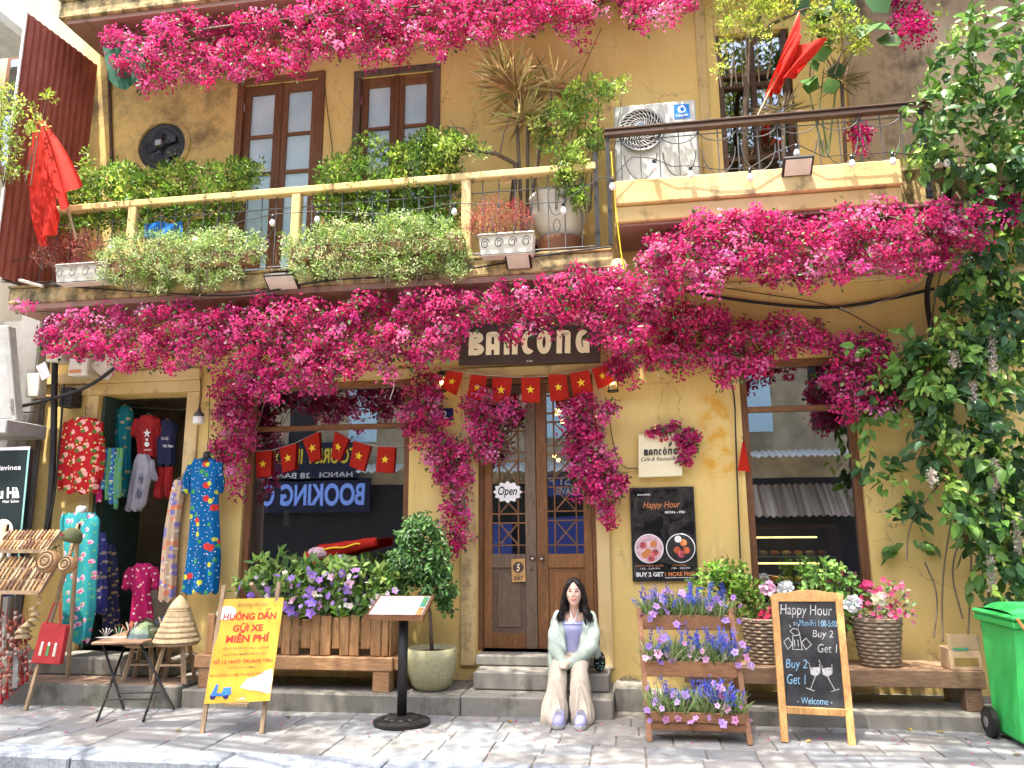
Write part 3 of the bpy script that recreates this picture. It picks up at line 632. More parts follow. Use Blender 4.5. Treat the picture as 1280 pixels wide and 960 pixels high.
# worn brick pattern on the lower shop step
plain('brick_worn', (0.30, 0.20, 0.13), 0.9, var=0.35, scale=12)
for i in range(22):
    for j in range(2):
        xx = -5.4 + i * .102; yy = -.86 + j * .19
        box(xx, xx + .096, yy, yy + .18, .195, .2085 + random.uniform(0, .002)).build('brick', 'brick_worn', bpy.data.objects['stair.001'], bevel=.003)
# ================================================================== LEFT NEIGHBOUR AND THE STREET
N1 = thing('salon_building', 'grey rendered salon house at the end of the row beside the clothes shop', 'building', (-7, 0.3, 0))
box(-12, -5.64, -.02, 3.5, -.05, 4.2).build('ground_floor_wall', 'grey_render', N1)
box(-12, -5.64, .25, 3.5, 4.2, 9.5).build('upper_wall', 'cream_render', N1)
box(-5.95, -5.66, -.16, -.022, .0, 4.6).build('corner_pier', 'grey_render', N1, bevel=.02)
uwn = box(X(5, 120, .2), X(38, 90, .2), .18, .26, 6.3, Z(30, 68, .2)).build('window', 'wood_frame', N1, bevel=.006)
box(X(5, 120, .2) + .07, X(38, 90, .2) - .07, .172, .179, 6.4, Z(30, 68, .2) - .08).build('pane', 'glass', uwn)
box(-12, -6.25, -.9, -.0, Z(10, 38, -.5) - .0, Z(10, 38, -.5) + .12).build('roof_canopy', 'tin', N1)
box(-7.4, X(48, 535, -.3), -.75, -.165, Z(25, 545, -.5), Z(25, 528, -.5)).build('awning', 'grey_white', N1, bevel=.01)
box(-7.4, -5.7, -.1, -.021, 1.9, 2.9).build('shutter', 'grey_metal', N1)
# the red sheet screen that divides the balconies
t = NT('red_sheet'); v = t.pos((1, 6, 1)); nz = t.noise(v, 3.0, 4); c = t.mix(t.ramp(nz, [(.3, 0.), (.7, 1.)]), (.22, .05, .035), (.33, .095, .065)); t.color(c).set(.6, 0, .3)
S = thing('screen_panel', 'tall dark red corrugated sheet standing edge out between the two balconies', 'screen', (-5.5, -.4, 4.4))
p = [PY(124, 82, 0.02), PY(48, 14, -1.05), PY(28, 190, -1.05), PY(112, 208, 0.02)]
G = []
for i in range(49):
    a = i / 48; top = p[0].lerp(p[1], a); bot = p[3].lerp(p[2], a); top.x = -5.42 - .10 * a + .008 * math.sin(i * 1.6); bot.x = top.x
    bot.z = 4.4; G.append([top, bot])
MB().grid(G).build('sheet', 'red_sheet', S)
MB().bar((-5.53, -1.055, 4.4), (-5.53, -1.055, p[1].z), .025, .02).build('edge_trim', 'white', S)
MB().bar((-5.55, -.9, 4.41), (-5.46, .0, 4.41), .03, .03).build('base_rail', 'iron', S)
# across the street: the house whose signs show in the cafe's windows
OY = -14.0
O = thing('travel_agency', 'travel agency house with booking office signs, reflected in the cafe windows', 'building', (0, OY - 1, 0))
plain('opp_wall', (0.40, 0.32, 0.20), 0.85, scale=1.2, var=0.4); plain('opp_dark', (0.02, 0.018, 0.018), 0.7)
box(-26, 26, OY - 4, OY - .3, -.13, 7.6).build('wall', 'opp_wall', O)
box(-26, 26, OY - .3, OY - .28, -.13, 3.1).build('shop_front', 'opp_dark', O)
for i in range(26):
    xx = -25 + i * 1.95; box(xx, xx + .9, OY - .3, OY - .27, 4.4, 6.6).build('shutter', 'opp_dark' if i % 3 else 'curtain', O)
emit('booking_blue', (0.15, 0.25, 0.62), 0.18); plain('sign_yellow', (0.75, 0.55, 0.03), 0.5); plain('sign_blue', (0.03, 0.05, 0.40), .5)
emit('signblue_lit', (0.025, 0.045, 0.22), 0.05)
def oppsign(pxl, pxr, pyt, pyb, mat, txts):
    a = MIR(pxl, pyt, OY); b = MIR(pxr, pyb, OY)
    bd = box(a.x, b.x, OY - .05, OY, b.z, a.z).build('sign_board', mat, O)
    for s, fx0, fx1, fz0, fz1, m_, bo in txts:      # read from across the street: x runs the other way
        W = b.x - a.x; H = a.z - b.z
        lettering(s, (b.x - W * fx0, OY, b.z + H * fz0), (-W * (fx1 - fx0), 0, 0), (0, 0, H * (fz1 - fz0)), m_, bd, thick=.01, bold=bo)
plain('opp_navy', (.006, .008, .03), .6)
oppsign(312, 448, 556, 600, 'opp_navy', [('TOURIST INFORMA', .02, .98, .45, .85, 'sign_yellow', .02), ('HANOI   38 BAN CO', .05, .9, .08, .22, 'white', 0)])
oppsign(300, 462, 600, 640, 'opp_navy', [('BOOKING OF', .04, .9, .2, .85, 'booking_blue', .03)])
oppsign(684, 728, 594, 608, 'signblue_lit', [('BEST P', .05, .95, .15, .85, 'white', 0)])
oppsign(684, 728, 608, 620, 'signblue_lit', [('TRAVEL', .1, .8, .15, .85, 'white', 0)])
oppsign(684, 735, 646, 710, 'signblue_lit', []); oppsign(612, 640, 655, 705, 'signblue_lit', [])
t = NT('striped_awning'); t.color(t.ramp(t.noise(t.pos((5, .1, .1)), 2.0, 4, .7), [(.35, (.14, .09, .06)), (.5, (.34, .25, .17)), (.65, (.55, .46, .36))])).set(.8)
def corr(pxl, pxr, pyt, pyb, mat, out):
    a = MIR(pxl, pyt, OY); b = MIR(pxr, pyb, OY); G = []
    n = int(abs(b.x - a.x) / .045)
    for i in range(n + 1):
        xx = a.x + (b.x - a.x) * i / n; dz = .03 * math.sin(i * math.pi / 2); G.append([(xx, OY - .2, a.z + dz), (xx, OY + out, b.z + dz)])
    MB().grid(G).build('tin_roof', mat, O)
corr(935, 1062, 563, 572, 'tin', .8); corr(935, 1075, 606, 645, 'striped_awning', .7); corr(455, 505, 580, 592, 'tin', .8); corr(600, 745, 578, 590, 'tin', .8)
# street trees: their crowns hang over the road above the picture and dapple the pavement
def street_tree(x, y, h, xr, seed, lab):
    T = thing('street_tree', lab, 'tree', (x, y, -.12), 'street trees along the kerb'); rng = random.Random(seed)
    mb = MB(); top = Vector((x, y - .2, h * .78)); mb.tube([(x, y, -.12), (x + .04, y, 1.5), (x - .05, y - .1, 3.6), top], [.2, .16, .14, .12], 10)
    mb.build('trunk', 'bark', T, smooth=True); C = []
    for k in range(24):
        e = Vector((xr[0] + (xr[1] - xr[0]) * (k % 12 + rng.uniform(.1, .9)) / 12, -2.75 - rng.uniform(0, .55) if k < 12 else -3.6 - rng.uniform(0, 1.6), h + rng.uniform(-.5, 1.0)))
        mid = top.lerp(e, .5) + Vector((0, 0, .5)); MB().tube([top, mid, e], [.06, .04, .012], 6).build('limb', 'bark', T, smooth=True)
        for j in range(6 if k < 12 else 4): C.append(np.array(e + Vector((rng.gauss(0, .42), rng.gauss(0, .25), rng.gauss(0, .3)))))
    C = np.array(C); n = 95; P = np.repeat(C, n, 0) + RNG.normal(size=(len(C) * n, 3)) * np.array([.27, .24, .2]); P = P[P[:, 1] < -2.3]
    leafmesh('crown', P, unit(RNG.normal(size=P.shape) + [0, 0, -.3]), unit(RNG.normal(size=P.shape) * .6 + [0, 0, 1]), RNG.uniform(.08, .13, len(P)), RNG.uniform(.04, .06, len(P)), tint(len(P), [(.05, .11, .02), (.09, .16, .03)]), 'leaf', T)
street_tree(4.5, -3.1, 7.6, (-1.4, 5.6), 1, 'broad street tree at the kerb beyond the green bin'); street_tree(-4.7, -3.2, 7.8, (-7.2, -.6), 2, 'broad street tree at the kerb before the salon')
# ================================================================== PLANTS
def wob(p, s): return p + Vector((random.gauss(0, s), random.gauss(0, s), random.gauss(0, s)))
def bougainvillea(label, polys, cols=None, dens=1.0, branches=(), group='bougainvillea on the facade', clump=0.085):
    T = None; FC = []; FN = []; CLs = []
    for poly, yb, yf in polys:
        m2 = area(poly) / (FOC / 7.6) ** 2; nc = int(m2 * 188 * dens) + 3
        P = polysample(poly, nc); u = RNG.random(nc); Yv = yb + (yf - yb) * (u ** 0.7)
        C = place(P, Yv); CLs.append(C)
    C = np.concatenate(CLs); ex = RNG.random(len(C)) < .09; C[ex] += np.stack([RNG.normal(size=int(ex.sum())) * .05, -.04 * RNG.random(int(ex.sum())), -.16 * RNG.random(int(ex.sum()))], 1) * min(1, clump / .085); lo, hi = C.min(0), C.max(0)
    T = thing('bougainvillea', label, 'bougainvillea', ((lo[0] + hi[0]) / 2, hi[1], lo[2]), group)
    per = 30; n = len(C) * per
    off = sph(n) * (RNG.random((n, 1)) ** .45) * clump * (0.6 + 0.8 * np.repeat(RNG.random((len(C), 1)), per, 0)) * np.array([1.15, 1.0, .95])
    P = np.repeat(C, per, 0) + off
    nrm = unit(off / clump + np.array([0, -.55, .35]) + .35 * RNG.normal(size=(n, 3)))
    base = cols or [(.65, .050, .215), (.73, .10, .31), (.52, .030, .15), (.83, .27, .48)]
    cc = np.repeat(tint(len(C), base, [4, 4, 3, 1], .12), per, 0) * (1 + .15 * RNG.normal(size=(n, 1)))
    fade = RNG.random(n) < .03; cc[fade] = tint(int(fade.sum()), [(.52, .30, .26), (.40, .22, .16), (.70, .35, .45)])
    # three papery bracts round each flower
    ax = nrm; t1 = unit(np.cross(ax, RNG.normal(size=(n, 3)))); t2 = np.cross(ax, t1); Cs, Ds, Ns, Co = [], [], [], []
    for k in range(3):
        a = 2 * math.pi * k / 3; r_ = t1 * math.cos(a) + t2 * math.sin(a)
        Cs.append(P); Ds.append(unit(r_ * .8 + ax * .75)); Ns.append(unit(ax - r_ * .7)); Co.append(cc * (1 + .08 * RNG.normal(size=(n, 1))))
    Cs, Ds, Ns, Co = map(np.concatenate, (Cs, Ds, Ns, Co)); m = len(Cs)
    leafmesh('blossom', Cs, Ds, Ns, RNG.uniform(.018, .033, m), RNG.uniform(.017, .029, m), np.clip(Co, .003, .9), 'bract', T, fold=.3, droop=.05)
    nl = int(len(C) * 2.6); i = RNG.choice(len(C), nl); Q = C[i] + sph(nl) * clump * 1.1
    leafmesh('leaf', Q, sph(nl) + [0, -.3, -.2], sph(nl) * .5 + [0, -.4, .7], RNG.uniform(.04, .065, nl), RNG.uniform(.028, .042, nl), tint(nl, [(.07, .14, .03), (.05, .09, .03), (.13, .20, .06)]), 'leaf', T)
    # twigs
    mb = MB(); order = np.argsort(C[:, 0]); k = 0
    for a in order[::4]:
        b = order[min(np.searchsorted(C[order, 0], C[a, 0] + .25), len(order) - 1)]
        if np.linalg.norm(C[a] - C[b]) < .6:
            p, q = Vector(C[a]), Vector(C[b]); mb.tube([p, wob(p.lerp(q, .5), .03) + Vector((0, .04, 0)), q], .004, 4, False)
    if mb.v: mb.build('twig', 'stem', T)['kind'] = 'stuff'
    for pts in branches: MB().tube([PY(a, b, y + .25) for a, b, y in pts], [.012] * (len(pts) - 1) + [.006], 6).build('branch', 'stem', T, smooth=True)
    return T
bougainvillea('long magenta bougainvillea hedge hanging under the second floor balcony', [
    ([(125, 50), (150, 26), (180, 38), (210, 25), (232, 12), (262, 22), (300, 12), (330, 14), (370, 4), (412, -6), (500, -16), (640, -20), (760, -20), (876, -20), (874, 6), (850, 20), (838, 34), (815, 24), (800, 44), (788, 38), (770, 12), (740, 22), (722, 48), (705, 40), (690, 22), (660, 36), (615, 56), (590, 44), (560, 72), (545, 66), (524, 42), (500, 84), (488, 60), (462, 88), (452, 66), (424, 72), (400, 68), (380, 92), (355, 84), (330, 98), (316, 84), (296, 108), (276, 88), (250, 104), (232, 88), (210, 108), (180, 112), (172, 96), (150, 96), (140, 72)], -.2, -1.0)],
    dens=1.25, branches=[[(130, 55, -.9), (300, 30, -1), (500, 10, -1), (700, -4, -.9), (870, -6, -.8)]])
bougainvillea('magenta bougainvillea spilling under the left balcony and over the cafe sign', [
    ([(20, 386), (34, 380), (60, 392), (78, 384), (120, 388), (140, 376), (156, 380), (168, 366), (184, 384), (205, 390), (232, 372), (246, 384), (270, 388), (300, 380), (330, 370), (352, 378), (380, 386), (420, 380)], -.3, -1.0),
    ([(50, 404), (90, 390), (150, 385), (240, 385), (330, 376), (420, 376), (480, 362), (500, 372), (560, 358), (600, 364), (640, 354), (676, 350), (700, 344), (728, 336), (742, 348), (768, 338), (790, 342), (815, 350), (848, 345), (846, 372), (826, 384), (810, 410), (790, 430), (772, 440), (758, 434), (750, 412), (726, 400), (700, 402), (684, 404), (668, 408), (652, 420), (636, 416), (612, 402), (592, 400), (574, 420), (566, 452), (548, 448), (526, 452), (500, 464), (470, 472), (450, 466), (420, 478), (396, 492), (360, 486), (338, 496), (310, 500), (284, 480), (270, 452), (250, 458), (236, 448), (215, 462), (200, 452), (182, 464), (166, 452), (150, 466), (140, 452), (120, 440), (100, 450), (86, 440), (64, 440), (52, 425)], -.35, -1.02)],
    dens=1.15, branches=[[(25, 388, -.9), (200, 400, -.8), (400, 400, -.7), (600, 385, -.7), (800, 360, -.8)]])
bougainvillea('curtain of magenta bougainvillea at the left jamb of the shop window', [([(268, 462), (300, 470), (336, 486), (330, 506), (318, 520), (320, 548), (306, 566), (304, 590), (302, 618), (294, 622), (286, 600), (288, 584), (276, 578), (268, 556), (274, 530), (270, 500)], -.04, -.32)], dens=1.2)
bougainvillea('magenta bougainvillea hanging between the shop window and the cafe door', [([(506, 462), (546, 468), (552, 500), (546, 520), (560, 530), (578, 546), (584, 575), (588, 600), (582, 624), (586, 650), (572, 684), (562, 688), (556, 665), (558, 640), (545, 618), (548, 590), (530, 566), (522, 550), (504, 540), (506, 500)], -.06, -.30)], dens=1.25)
bougainvillea('small magenta bougainvillea spray across the left leaf of the cafe door', [([(578, 500), (600, 492), (640, 496), (652, 512), (640, 528), (622, 522), (622, 550), (608, 574), (598, 572), (588, 540), (580, 520)], -.06, -.25)], dens=1.1)
bougainvillea('magenta bougainvillea cascade down the right jamb of the cafe door', [([(705, 508), (742, 494), (756, 502), (770, 506), (764, 516), (744, 536), (750, 556), (768, 566), (776, 582), (790, 592), (788, 606), (772, 622), (760, 632), (768, 655), (756, 662), (748, 640), (738, 652), (734, 626), (720, 606), (714, 580), (704, 550), (712, 530)], -.06, -.32)], dens=1.25)
bougainvillea('dense magenta bougainvillea below the right balcony soffit', [
    ([(798, 322), (812, 300), (836, 296), (858, 282), (872, 268), (905, 262), (930, 272), (955, 258), (975, 266), (1000, 276), (1030, 270), (1058, 254), (1075, 268), (1090, 254), (1120, 252), (1160, 262), (1180, 252), (1190, 270), (1210, 262), (1222, 244), (1240, 240), (1236, 262), (1222, 288), (1232, 310), (1214, 326), (1196, 318), (1170, 334), (1150, 328), (1126, 348), (1108, 334), (1092, 346), (1070, 330), (1046, 358), (1030, 342), (1008, 362), (990, 340), (966, 356), (940, 346), (920, 352), (900, 340), (880, 366), (864, 348), (840, 352), (815, 346)], -.30, -1.12)], dens=1.2,
    branches=[[(810, 320, -.9), (950, 300, -.9), (1100, 295, -.8), (1230, 270, -.7)]])
bougainvillea('magenta bougainvillea trailing from the cafe sign to the right window', [([(772, 442), (800, 420), (830, 385), (866, 372), (884, 384), (905, 396), (930, 402), (944, 390), (968, 402), (990, 396), (1020, 402), (1030, 418), (1022, 440), (996, 438), (985, 450), (962, 444), (948, 470), (930, 466), (905, 484), (894, 460), (866, 452), (848, 470), (830, 452), (800, 462), (788, 484), (768, 478), (762, 456)], -.05, -.55)], dens=1.1,
    cols=[(.63, .042, .19), (.70, .075, .26), (.52, .026, .13), (.80, .18, .38)])
bougainvillea('magenta bougainvillea clump at the head of the right window', [([(1018, 432), (1040, 418), (1066, 412), (1100, 420), (1118, 440), (1122, 462), (1108, 484), (1116, 508), (1096, 522), (1078, 508), (1062, 524), (1048, 512), (1040, 496), (1020, 492), (1030, 470), (1040, 452)], -.08, -.42)], dens=1.2)
bougainvillea('magenta bougainvillea sprig draped over the small cafe plaque', [([(798, 546), (816, 536), (836, 526), (860, 534), (874, 546), (872, 562), (862, 580), (852, 574), (846, 556), (830, 552), (812, 548)], -.05, -.14)], dens=1.3, clump=.05)
bougainvillea('stray magenta bougainvillea among the big leaves on the right balcony', [([(1112, 0), (1150, 4), (1158, 36), (1130, 46), (1112, 34)], -.3, -.6), ([(1060, 150), (1080, 160), (1090, 190), (1075, 190)], -.5, -.7), ([(1225, 240), (1275, 240), (1280, 270), (1250, 280)], -.6, -.9)], cols=[(.45, .01, .13), (.55, .02, .18), (.35, .01, .09), (.5, .02, .15)])
# ---- leafy shrubs
def shrub(name, label, cat, polys, size, cols, wts=None, dens=1.0, group=None, mat='leaf', stems=8, up=.5, fine=False, asp=.5, base=None, per=14, clump=.07):
    C = []
    for poly, yb, yf in polys:
        m2 = area(poly) / (FOC / 7.5) ** 2; nc = int(m2 * 560 * dens) + 3; P = polysample(poly, nc); C.append(place(P, yb + (yf - yb) * RNG.random(nc)))
    C = np.concatenate(C); ex = RNG.random(len(C)) < .10; C[ex] += RNG.normal(size=(int(ex.sum()), 3)) * [.07, .04, .07] + [0, -.03, .03]; lo, hi = C.min(0), C.max(0); b = base or ((lo[0] + hi[0]) / 2, (lo[1] + hi[1]) / 2, lo[2])
    T = thing(name, label, cat, b, group); n = len(C) * per
    P = np.repeat(C, per, 0) + sph(n) * clump * RNG.random((n, 1)) ** .5; D = unit(P - np.repeat(C, per, 0) + sph(n) * .04 + np.array([0, -.02, .03]))
    leafmesh('foliage', P, D, sph(n) * .55 + [0, -.35, up], RNG.uniform(.7, 1.2, n) * size, RNG.uniform(.7, 1.2, n) * size * asp, np.repeat(tint(len(C), cols, wts, .18), per, 0) * (1 + .12 * RNG.normal(size=(n, 1))), mat, T, fine=fine)
    mb = MB(); bb = Vector(b)
    for k in range(stems):
        c_ = Vector(C[random.randrange(len(C))]); r0 = Vector((c_.x * .8 + bb.x * .2, c_.y * .6 + bb.y * .4, lo[2])); mb.tube([r0, wob(r0.lerp(c_, .5), .03), c_], [.008, .006, .003], 5, False)
    mb.build('stem', 'stem', T)['kind'] = 'stuff'
    return T
GRN = [(.12, .24, .03), (.22, .37, .05), (.075, .15, .02), (.42, .54, .09)]
shrub('hedge', 'glossy green hedge bush behind the left balcony rail by the fan', 'hedge', [([(76, 240), (100, 215), (140, 205), (180, 212), (215, 206), (260, 208), (296, 200), (330, 212), (322, 236), (300, 262), (270, 290), (200, 292), (120, 285), (80, 290)], -.30, -.70)], .055, GRN, [3, 3, 2, 1.2], group='green hedge bushes on the left balcony')
shrub('hedge', 'glossy green hedge bush behind the left balcony rail below the window', 'hedge', [([(392, 225), (410, 200), (440, 192), (466, 172), (490, 186), (520, 172), (545, 165), (572, 172), (574, 205), (575, 250), (570, 285), (520, 292), (420, 290), (400, 260)], -.30, -.70)], .055, GRN, [3, 3, 2, 1.5], group='green hedge bushes on the left balcony')
VAR = [(.40, .50, .20), (.27, .40, .10), (.15, .26, .05), (.62, .66, .36)]
for poly, lab in (([(118, 318), (150, 296), (190, 288), (230, 296), (270, 284), (300, 290), (325, 296), (330, 320), (300, 345), (268, 362), (240, 362), (225, 352), (200, 368), (170, 356), (128, 352)], 'pale variegated trailing plant over the left balcony edge by the red flag'), ([(352, 300), (390, 285), (420, 272), (450, 285), (490, 268), (540, 272), (572, 284), (588, 310), (582, 340), (572, 358), (560, 340), (530, 338), (505, 352), (490, 345), (470, 346), (450, 336), (418, 350), (400, 345), (370, 352), (356, 335)], 'pale variegated trailing plant over the left balcony edge below the hedge')):
    shrub('trailing_plant', lab, 'plant', [(poly, -.80, -1.05)], .034, VAR, [3, 3, 2, 1.5], dens=1.25, group='variegated trailing plants', clump=.06, per=16)
RED = [(.34, .06, .055), (.45, .12, .09), (.25, .035, .04), (.42, .18, .12)]
shrub('red_leaf_plant', 'rusty red feathery plant in the white trough by the big flag', 'plant', [([(38, 330), (50, 304), (75, 292), (105, 290), (124, 298), (128, 318), (120, 330), (70, 332)], -.84, -1.02)], .03, RED, dens=1.4, asp=.3, group='red feathery plants')
shrub('red_leaf_plant', 'rusty red feathery plant in the white trough by the balcony post', 'plant', [([(576, 284), (590, 262), (610, 250), (640, 250), (660, 258), (668, 280), (660, 292), (600, 294), (578, 296)], -.84, -1.02)], .03, RED, dens=1.4, asp=.3, group='red feathery plants')
def trough(pxl, pxr, pyt, pyb, Y, label):
    a, b = PY(pxl, pyb, Y), PY(pxr, pyb, Y); h = Z(pxl, pyt, Y) - a.z; z0 = (a.z + b.z) / 2
    T = thing('planter_trough', label, 'planter', ((a.x + b.x) / 2, Y + .1, z0), 'white planter troughs'); mb = MB()
    x0, x1 = a.x, b.x; q = [(x0 + .02, Y + .02), (x1 - .02, Y + .02), (x1 - .02, Y + .16), (x0 + .02, Y + .16)]; p_ = [(x0, Y), (x1, Y), (x1, Y + .18), (x0, Y + .18)]
    mb.add([(x, y, z0) for x, y in q] + [(x, y, z0 + h) for x, y in p_], [(0, 1, 2, 3), (0, 1, 5, 4), (1, 2, 6, 5), (2, 3, 7, 6), (3, 0, 4, 7)])
    mb.build('body', 'off_white', T); MB().box(x0 - .008, x1 + .008, Y - .008, Y + .004, z0 + h - .025, z0 + h + .004).build('rim', 'off_white', T, bevel=.004)
    box(x0 + .01, x1 - .01, Y + .01, Y + .17, z0 + h - .03, z0 + h - .015).build('soil', 'soil', T)
    for i in range(4):
        cx = x0 + (x1 - x0) * (i + .5) / 4; MB().tube([(cx + .045 * math.cos(u) * (1 - u / 14), Y - .018, z0 + h * .5 + .06 * math.sin(u) * (1 - u / 14)) for u in xline(0, 9, 18)], .004, 4).build('bracket_scroll', 'iron', T)
    MB().tube([(x0 - .02, Y - .02, z0 - .006), (x1 + .02, Y - .02, z0 - .006)], .006, 5).build('bracket_bar', 'iron', T)
    MB().tube([(x0 - .02, Y - .02, z0 + h * .9), (x1 + .02, Y - .02, z0 + h * .9)], .005, 5).build('bracket_bar', 'iron', T)
trough(67, 131, 329, 352, -.98, 'white planter trough of red feathery leaves by the big flag'); trough(598, 667, 291, 317, -.98, 'white planter trough of red feathery leaves by the balcony post')
# dark boxes that hold the trailing plants
for a, b in ((135, 320), (365, 580)):
    x0, x1 = X(a, 320, -.9), X(b, 320, -.9)
    T = thing('planter_box', 'brown planter box hidden under trailing plants, ' + ('nearest the flag' if a < 200 else 'below the green hedge'), 'planter', ((x0 + x1) / 2, -.85, 4.375), 'brown planter boxes on the balcony edge')
    box(x0, x1, -.93, -.79, 4.375, 4.53).build('body', 'terracotta', T, bevel=.01); box(x0 + .01, x1 - .01, -.92, -.80, 4.531, 4.54).build('soil', 'soil', T)
# spiky dragon tree and the pots on the left balcony
def spiky(label, crowns, trunk, L, cols, base, mat='leaf'):
    T = thing('dragon_tree', label, 'plant', base)
    for pts in trunk: MB().tube(pts, .02, 7).build('trunk', 'bark', T, smooth=True)
    for c_, n, ll in crowns:
        c_ = np.array(c_); D = sph(n); D[:, 2] = np.abs(D[:, 2]) * 1.2 - .35; D = unit(D)
        leafmesh('foliage', np.repeat(c_[None], n, 0) + D * .03 + RNG.normal(size=(n, 3)) * .03, D, unit(np.cross(D, RNG.normal(size=(n, 3)))), RNG.uniform(.6, 1.1, n) * ll, RNG.uniform(.018, .03, n), tint(n, cols), mat, T, fine=True, fold=.4, droop=.10)
    return T
pb = PY(655, 262, -.35); pb.z = 4.36
DR = [(.58, .48, .20), (.44, .34, .13), (.30, .34, .10), (.64, .50, .28), (.42, .24, .11)]
spiky('tall spiky dragon tree with yellowing leaves on the left balcony', [(PY(645, 112, -.45), 170, .55), (PY(655, 150, -.45), 130, .42), (PY(690, 110, -.4), 60, .42), (PY(630, 95, -.5), 70, .48)], [[(pb.x, -.35, 4.5), (pb.x - .03, -.4, 5.2), PY(645, 125, -.45)], [(pb.x + .03, -.35, 4.6), (pb.x + .05, -.4, 5.4), PY(660, 160, -.45)], [(pb.x, -.35, 4.6), PY(676, 180, -.4), PY(690, 115, -.4)]], .5, DR, (pb.x, -.35, 4.36))
LIM = [(.30, .42, .06), (.20, .32, .05), (.42, .52, .12), (.12, .2, .04)]
shrub('balcony_tree', 'bright lime leaved little tree beside the spiky plant on the left balcony', 'tree', [([(672, 150), (690, 128), (715, 105), (748, 98), (744, 112), (762, 108), (782, 100), (784, 116), (760, 122), (738, 128), (752, 140), (742, 150), (726, 140), (720, 160), (745, 165), (752, 190), (735, 200), (730, 170), (705, 170), (690, 190), (672, 185)], -.35, -.75), ([(690, 190), (720, 180), (740, 200), (720, 225), (735, 250), (725, 262), (700, 240)], -.6, -.8), ([(545, 180), (565, 172), (582, 175), (610, 182), (618, 198), (590, 196), (560, 195)], -.6, -.85)], .06, LIM, dens=.8, stems=12)
T = thing('bonsai', 'twisted leafless branch of a pot tree between hedge and dragon tree', 'plant', PY(640, 260, -.5))
MB().tube([PY(640, 260, -.5), PY(645, 205, -.5), PY(620, 192, -.6), PY(585, 188, -.65), PY(570, 178, -.65)], [.035, .03, .024, .018, .01], 8).build('trunk', 'bark', T, smooth=True)
for q in ([(600, 190), (580, 160), (548, 158)], [(585, 188), (574, 165), (562, 150)], [(625, 193), (630, 165), (640, 140)]): MB().tube([PY(a, b, -.63) for a, b in q], [.012, .008, .003], 5).build('branch', 'bark', T)
def pot(label, c, prof, mat, group='pots on the left balcony', n=24):
    T = thing('plant_pot', label, 'pot', c, group); MB().lathe(prof, c, n, cap=False).build('body', mat, T, smooth=True)
    r1, h1 = prof[-1]; MB().lathe([(0.001, h1 - .03), (max(r for r, z in prof[-3:]) - .02, h1 - .03)], c, n, cap=False).build('soil', 'soil', T); MB().lathe([(.001, 0.002), (prof[0][0], .002)], c, n, cap=False).build('base', mat, T); return T
c = PY(700, 280, -.35); c.z = 4.62
T = pot('big cream bowl pot standing on a brown pot behind the balcony rail', c, [(.16, 0), (.24, .12), (.30, .30), (.31, .42), (.33, .44), (.33, .48), (.29, .48)], 'off_white')
c2 = Vector((c.x, c.y, 4.342)); pot('brown square shouldered pot under the cream bowl pot', c2, [(.19, 0), (.24, .22), (.25, .25), (.25, .277)], 'terracotta')
c3 = PY(655, 240, -.3); c3.z = 4.342; pot('dark planter pot of the spiky dragon tree', Vector((c3.x, -.3, 4.342)), [(.13, 0), (.17, .2), (.19, .3), (.18, .3)], 'black')
# ---- upper right: little tree with yellow green leaves, big round leaves, flag plants
tb = PY(930, 205, -.35); tb.z = 5.05
shrub('balcony_tree', 'yellow green small leaved tree rising past the upper right window', 'tree', [([(895, 60), (905, 30), (900, 0), (940, -15), (1000, -15), (1000, 10), (965, 20), (962, 52), (935, 50), (925, 20), (915, 60), (905, 85), (895, 95)], -.4, -.75), ([(1005, 20), (1030, 0), (1060, 5), (1085, 30), (1085, 60), (1068, 72), (1050, 50), (1030, 62), (1010, 40)], -.4, -.7)], .05, [(.36, .42, .05), (.26, .36, .04), (.46, .5, .10)], dens=.55, stems=14, base=(tb.x, tb.y, 5.05))
TT = bpy.data.objects['balcony_tree.001']
MB().tube([(tb.x, -.35, 5.05), PY(931, 150, -.35), PY(936, 60, -.4), PY(950, 20, -.45)], [.035, .032, .028, .02], 8).build('trunk', 'bark', TT, smooth=True)
MB().tube([PY(936, 60, -.4), PY(965, 30, -.45), PY(1005, 12, -.5), PY(1060, 2, -.5)], [.024, .02, .016, .01], 7).build('limb', 'bark', TT, smooth=True)
T = thing('round_leaf_plant', 'plant with big round dark green leaves behind the right balcony rail', 'plant', PY(1035, 195, -.3))
for px, py, s_ in ((1030, 78, .16), (1022, 90, .14), (1010, 118, .13), (1046, 100, .13), (1028, 60, .16), (1060, 20, .2), (1076, 38, .2), (1090, 30, .2), (1110, 16, .22), (1040, 25, .18), (1005, 20, .18), (1095, 50, .18), (1018, 12, .17), (1012, 98, .13), (1042, 118, .12)):
    p = np.array(PY(px, py, -.35 - random.random() * .2))[None]
    s_ *= 1.5; o = leafmesh('leaf', p, np.array([[random.uniform(-.6, .6), -.2, random.uniform(-.3, .8)]]), np.array([[random.uniform(-.4, .4), -.8, .5]]), s_, s_ * 1.1, tint(1, [(.05, .12, .03), (.08, .18, .04)]), 'leaf_gloss', T, fine=True, fold=.12, kind=None)
for q in ([(1035, 195), (1025, 130), (1030, 85)], [(1035, 195), (1045, 110), (1075, 45)], [(1030, 195), (1015, 130), (1010, 105)]): MB().tube([PY(a, b, -.32) for a, b in q], [.012, .009, .005], 6).build('stem', 'stem_green', T)
spiky('dry grassy spiky plant on the right balcony behind the flag', [(PY(978, 140, -.4), 60, .30), (PY(1052, 100, -.35), 50, .28)], [[(PY(978, 195, -.4).x, -.4, 5.05), PY(978, 142, -.4)], [(PY(1055, 195, -.35).x, -.35, 5.05), PY(1052, 102, -.35)]], .3, [(.30, .24, .14), (.22, .2, .09)], (PY(978, 195, -.4).x, -.4, 5.05))
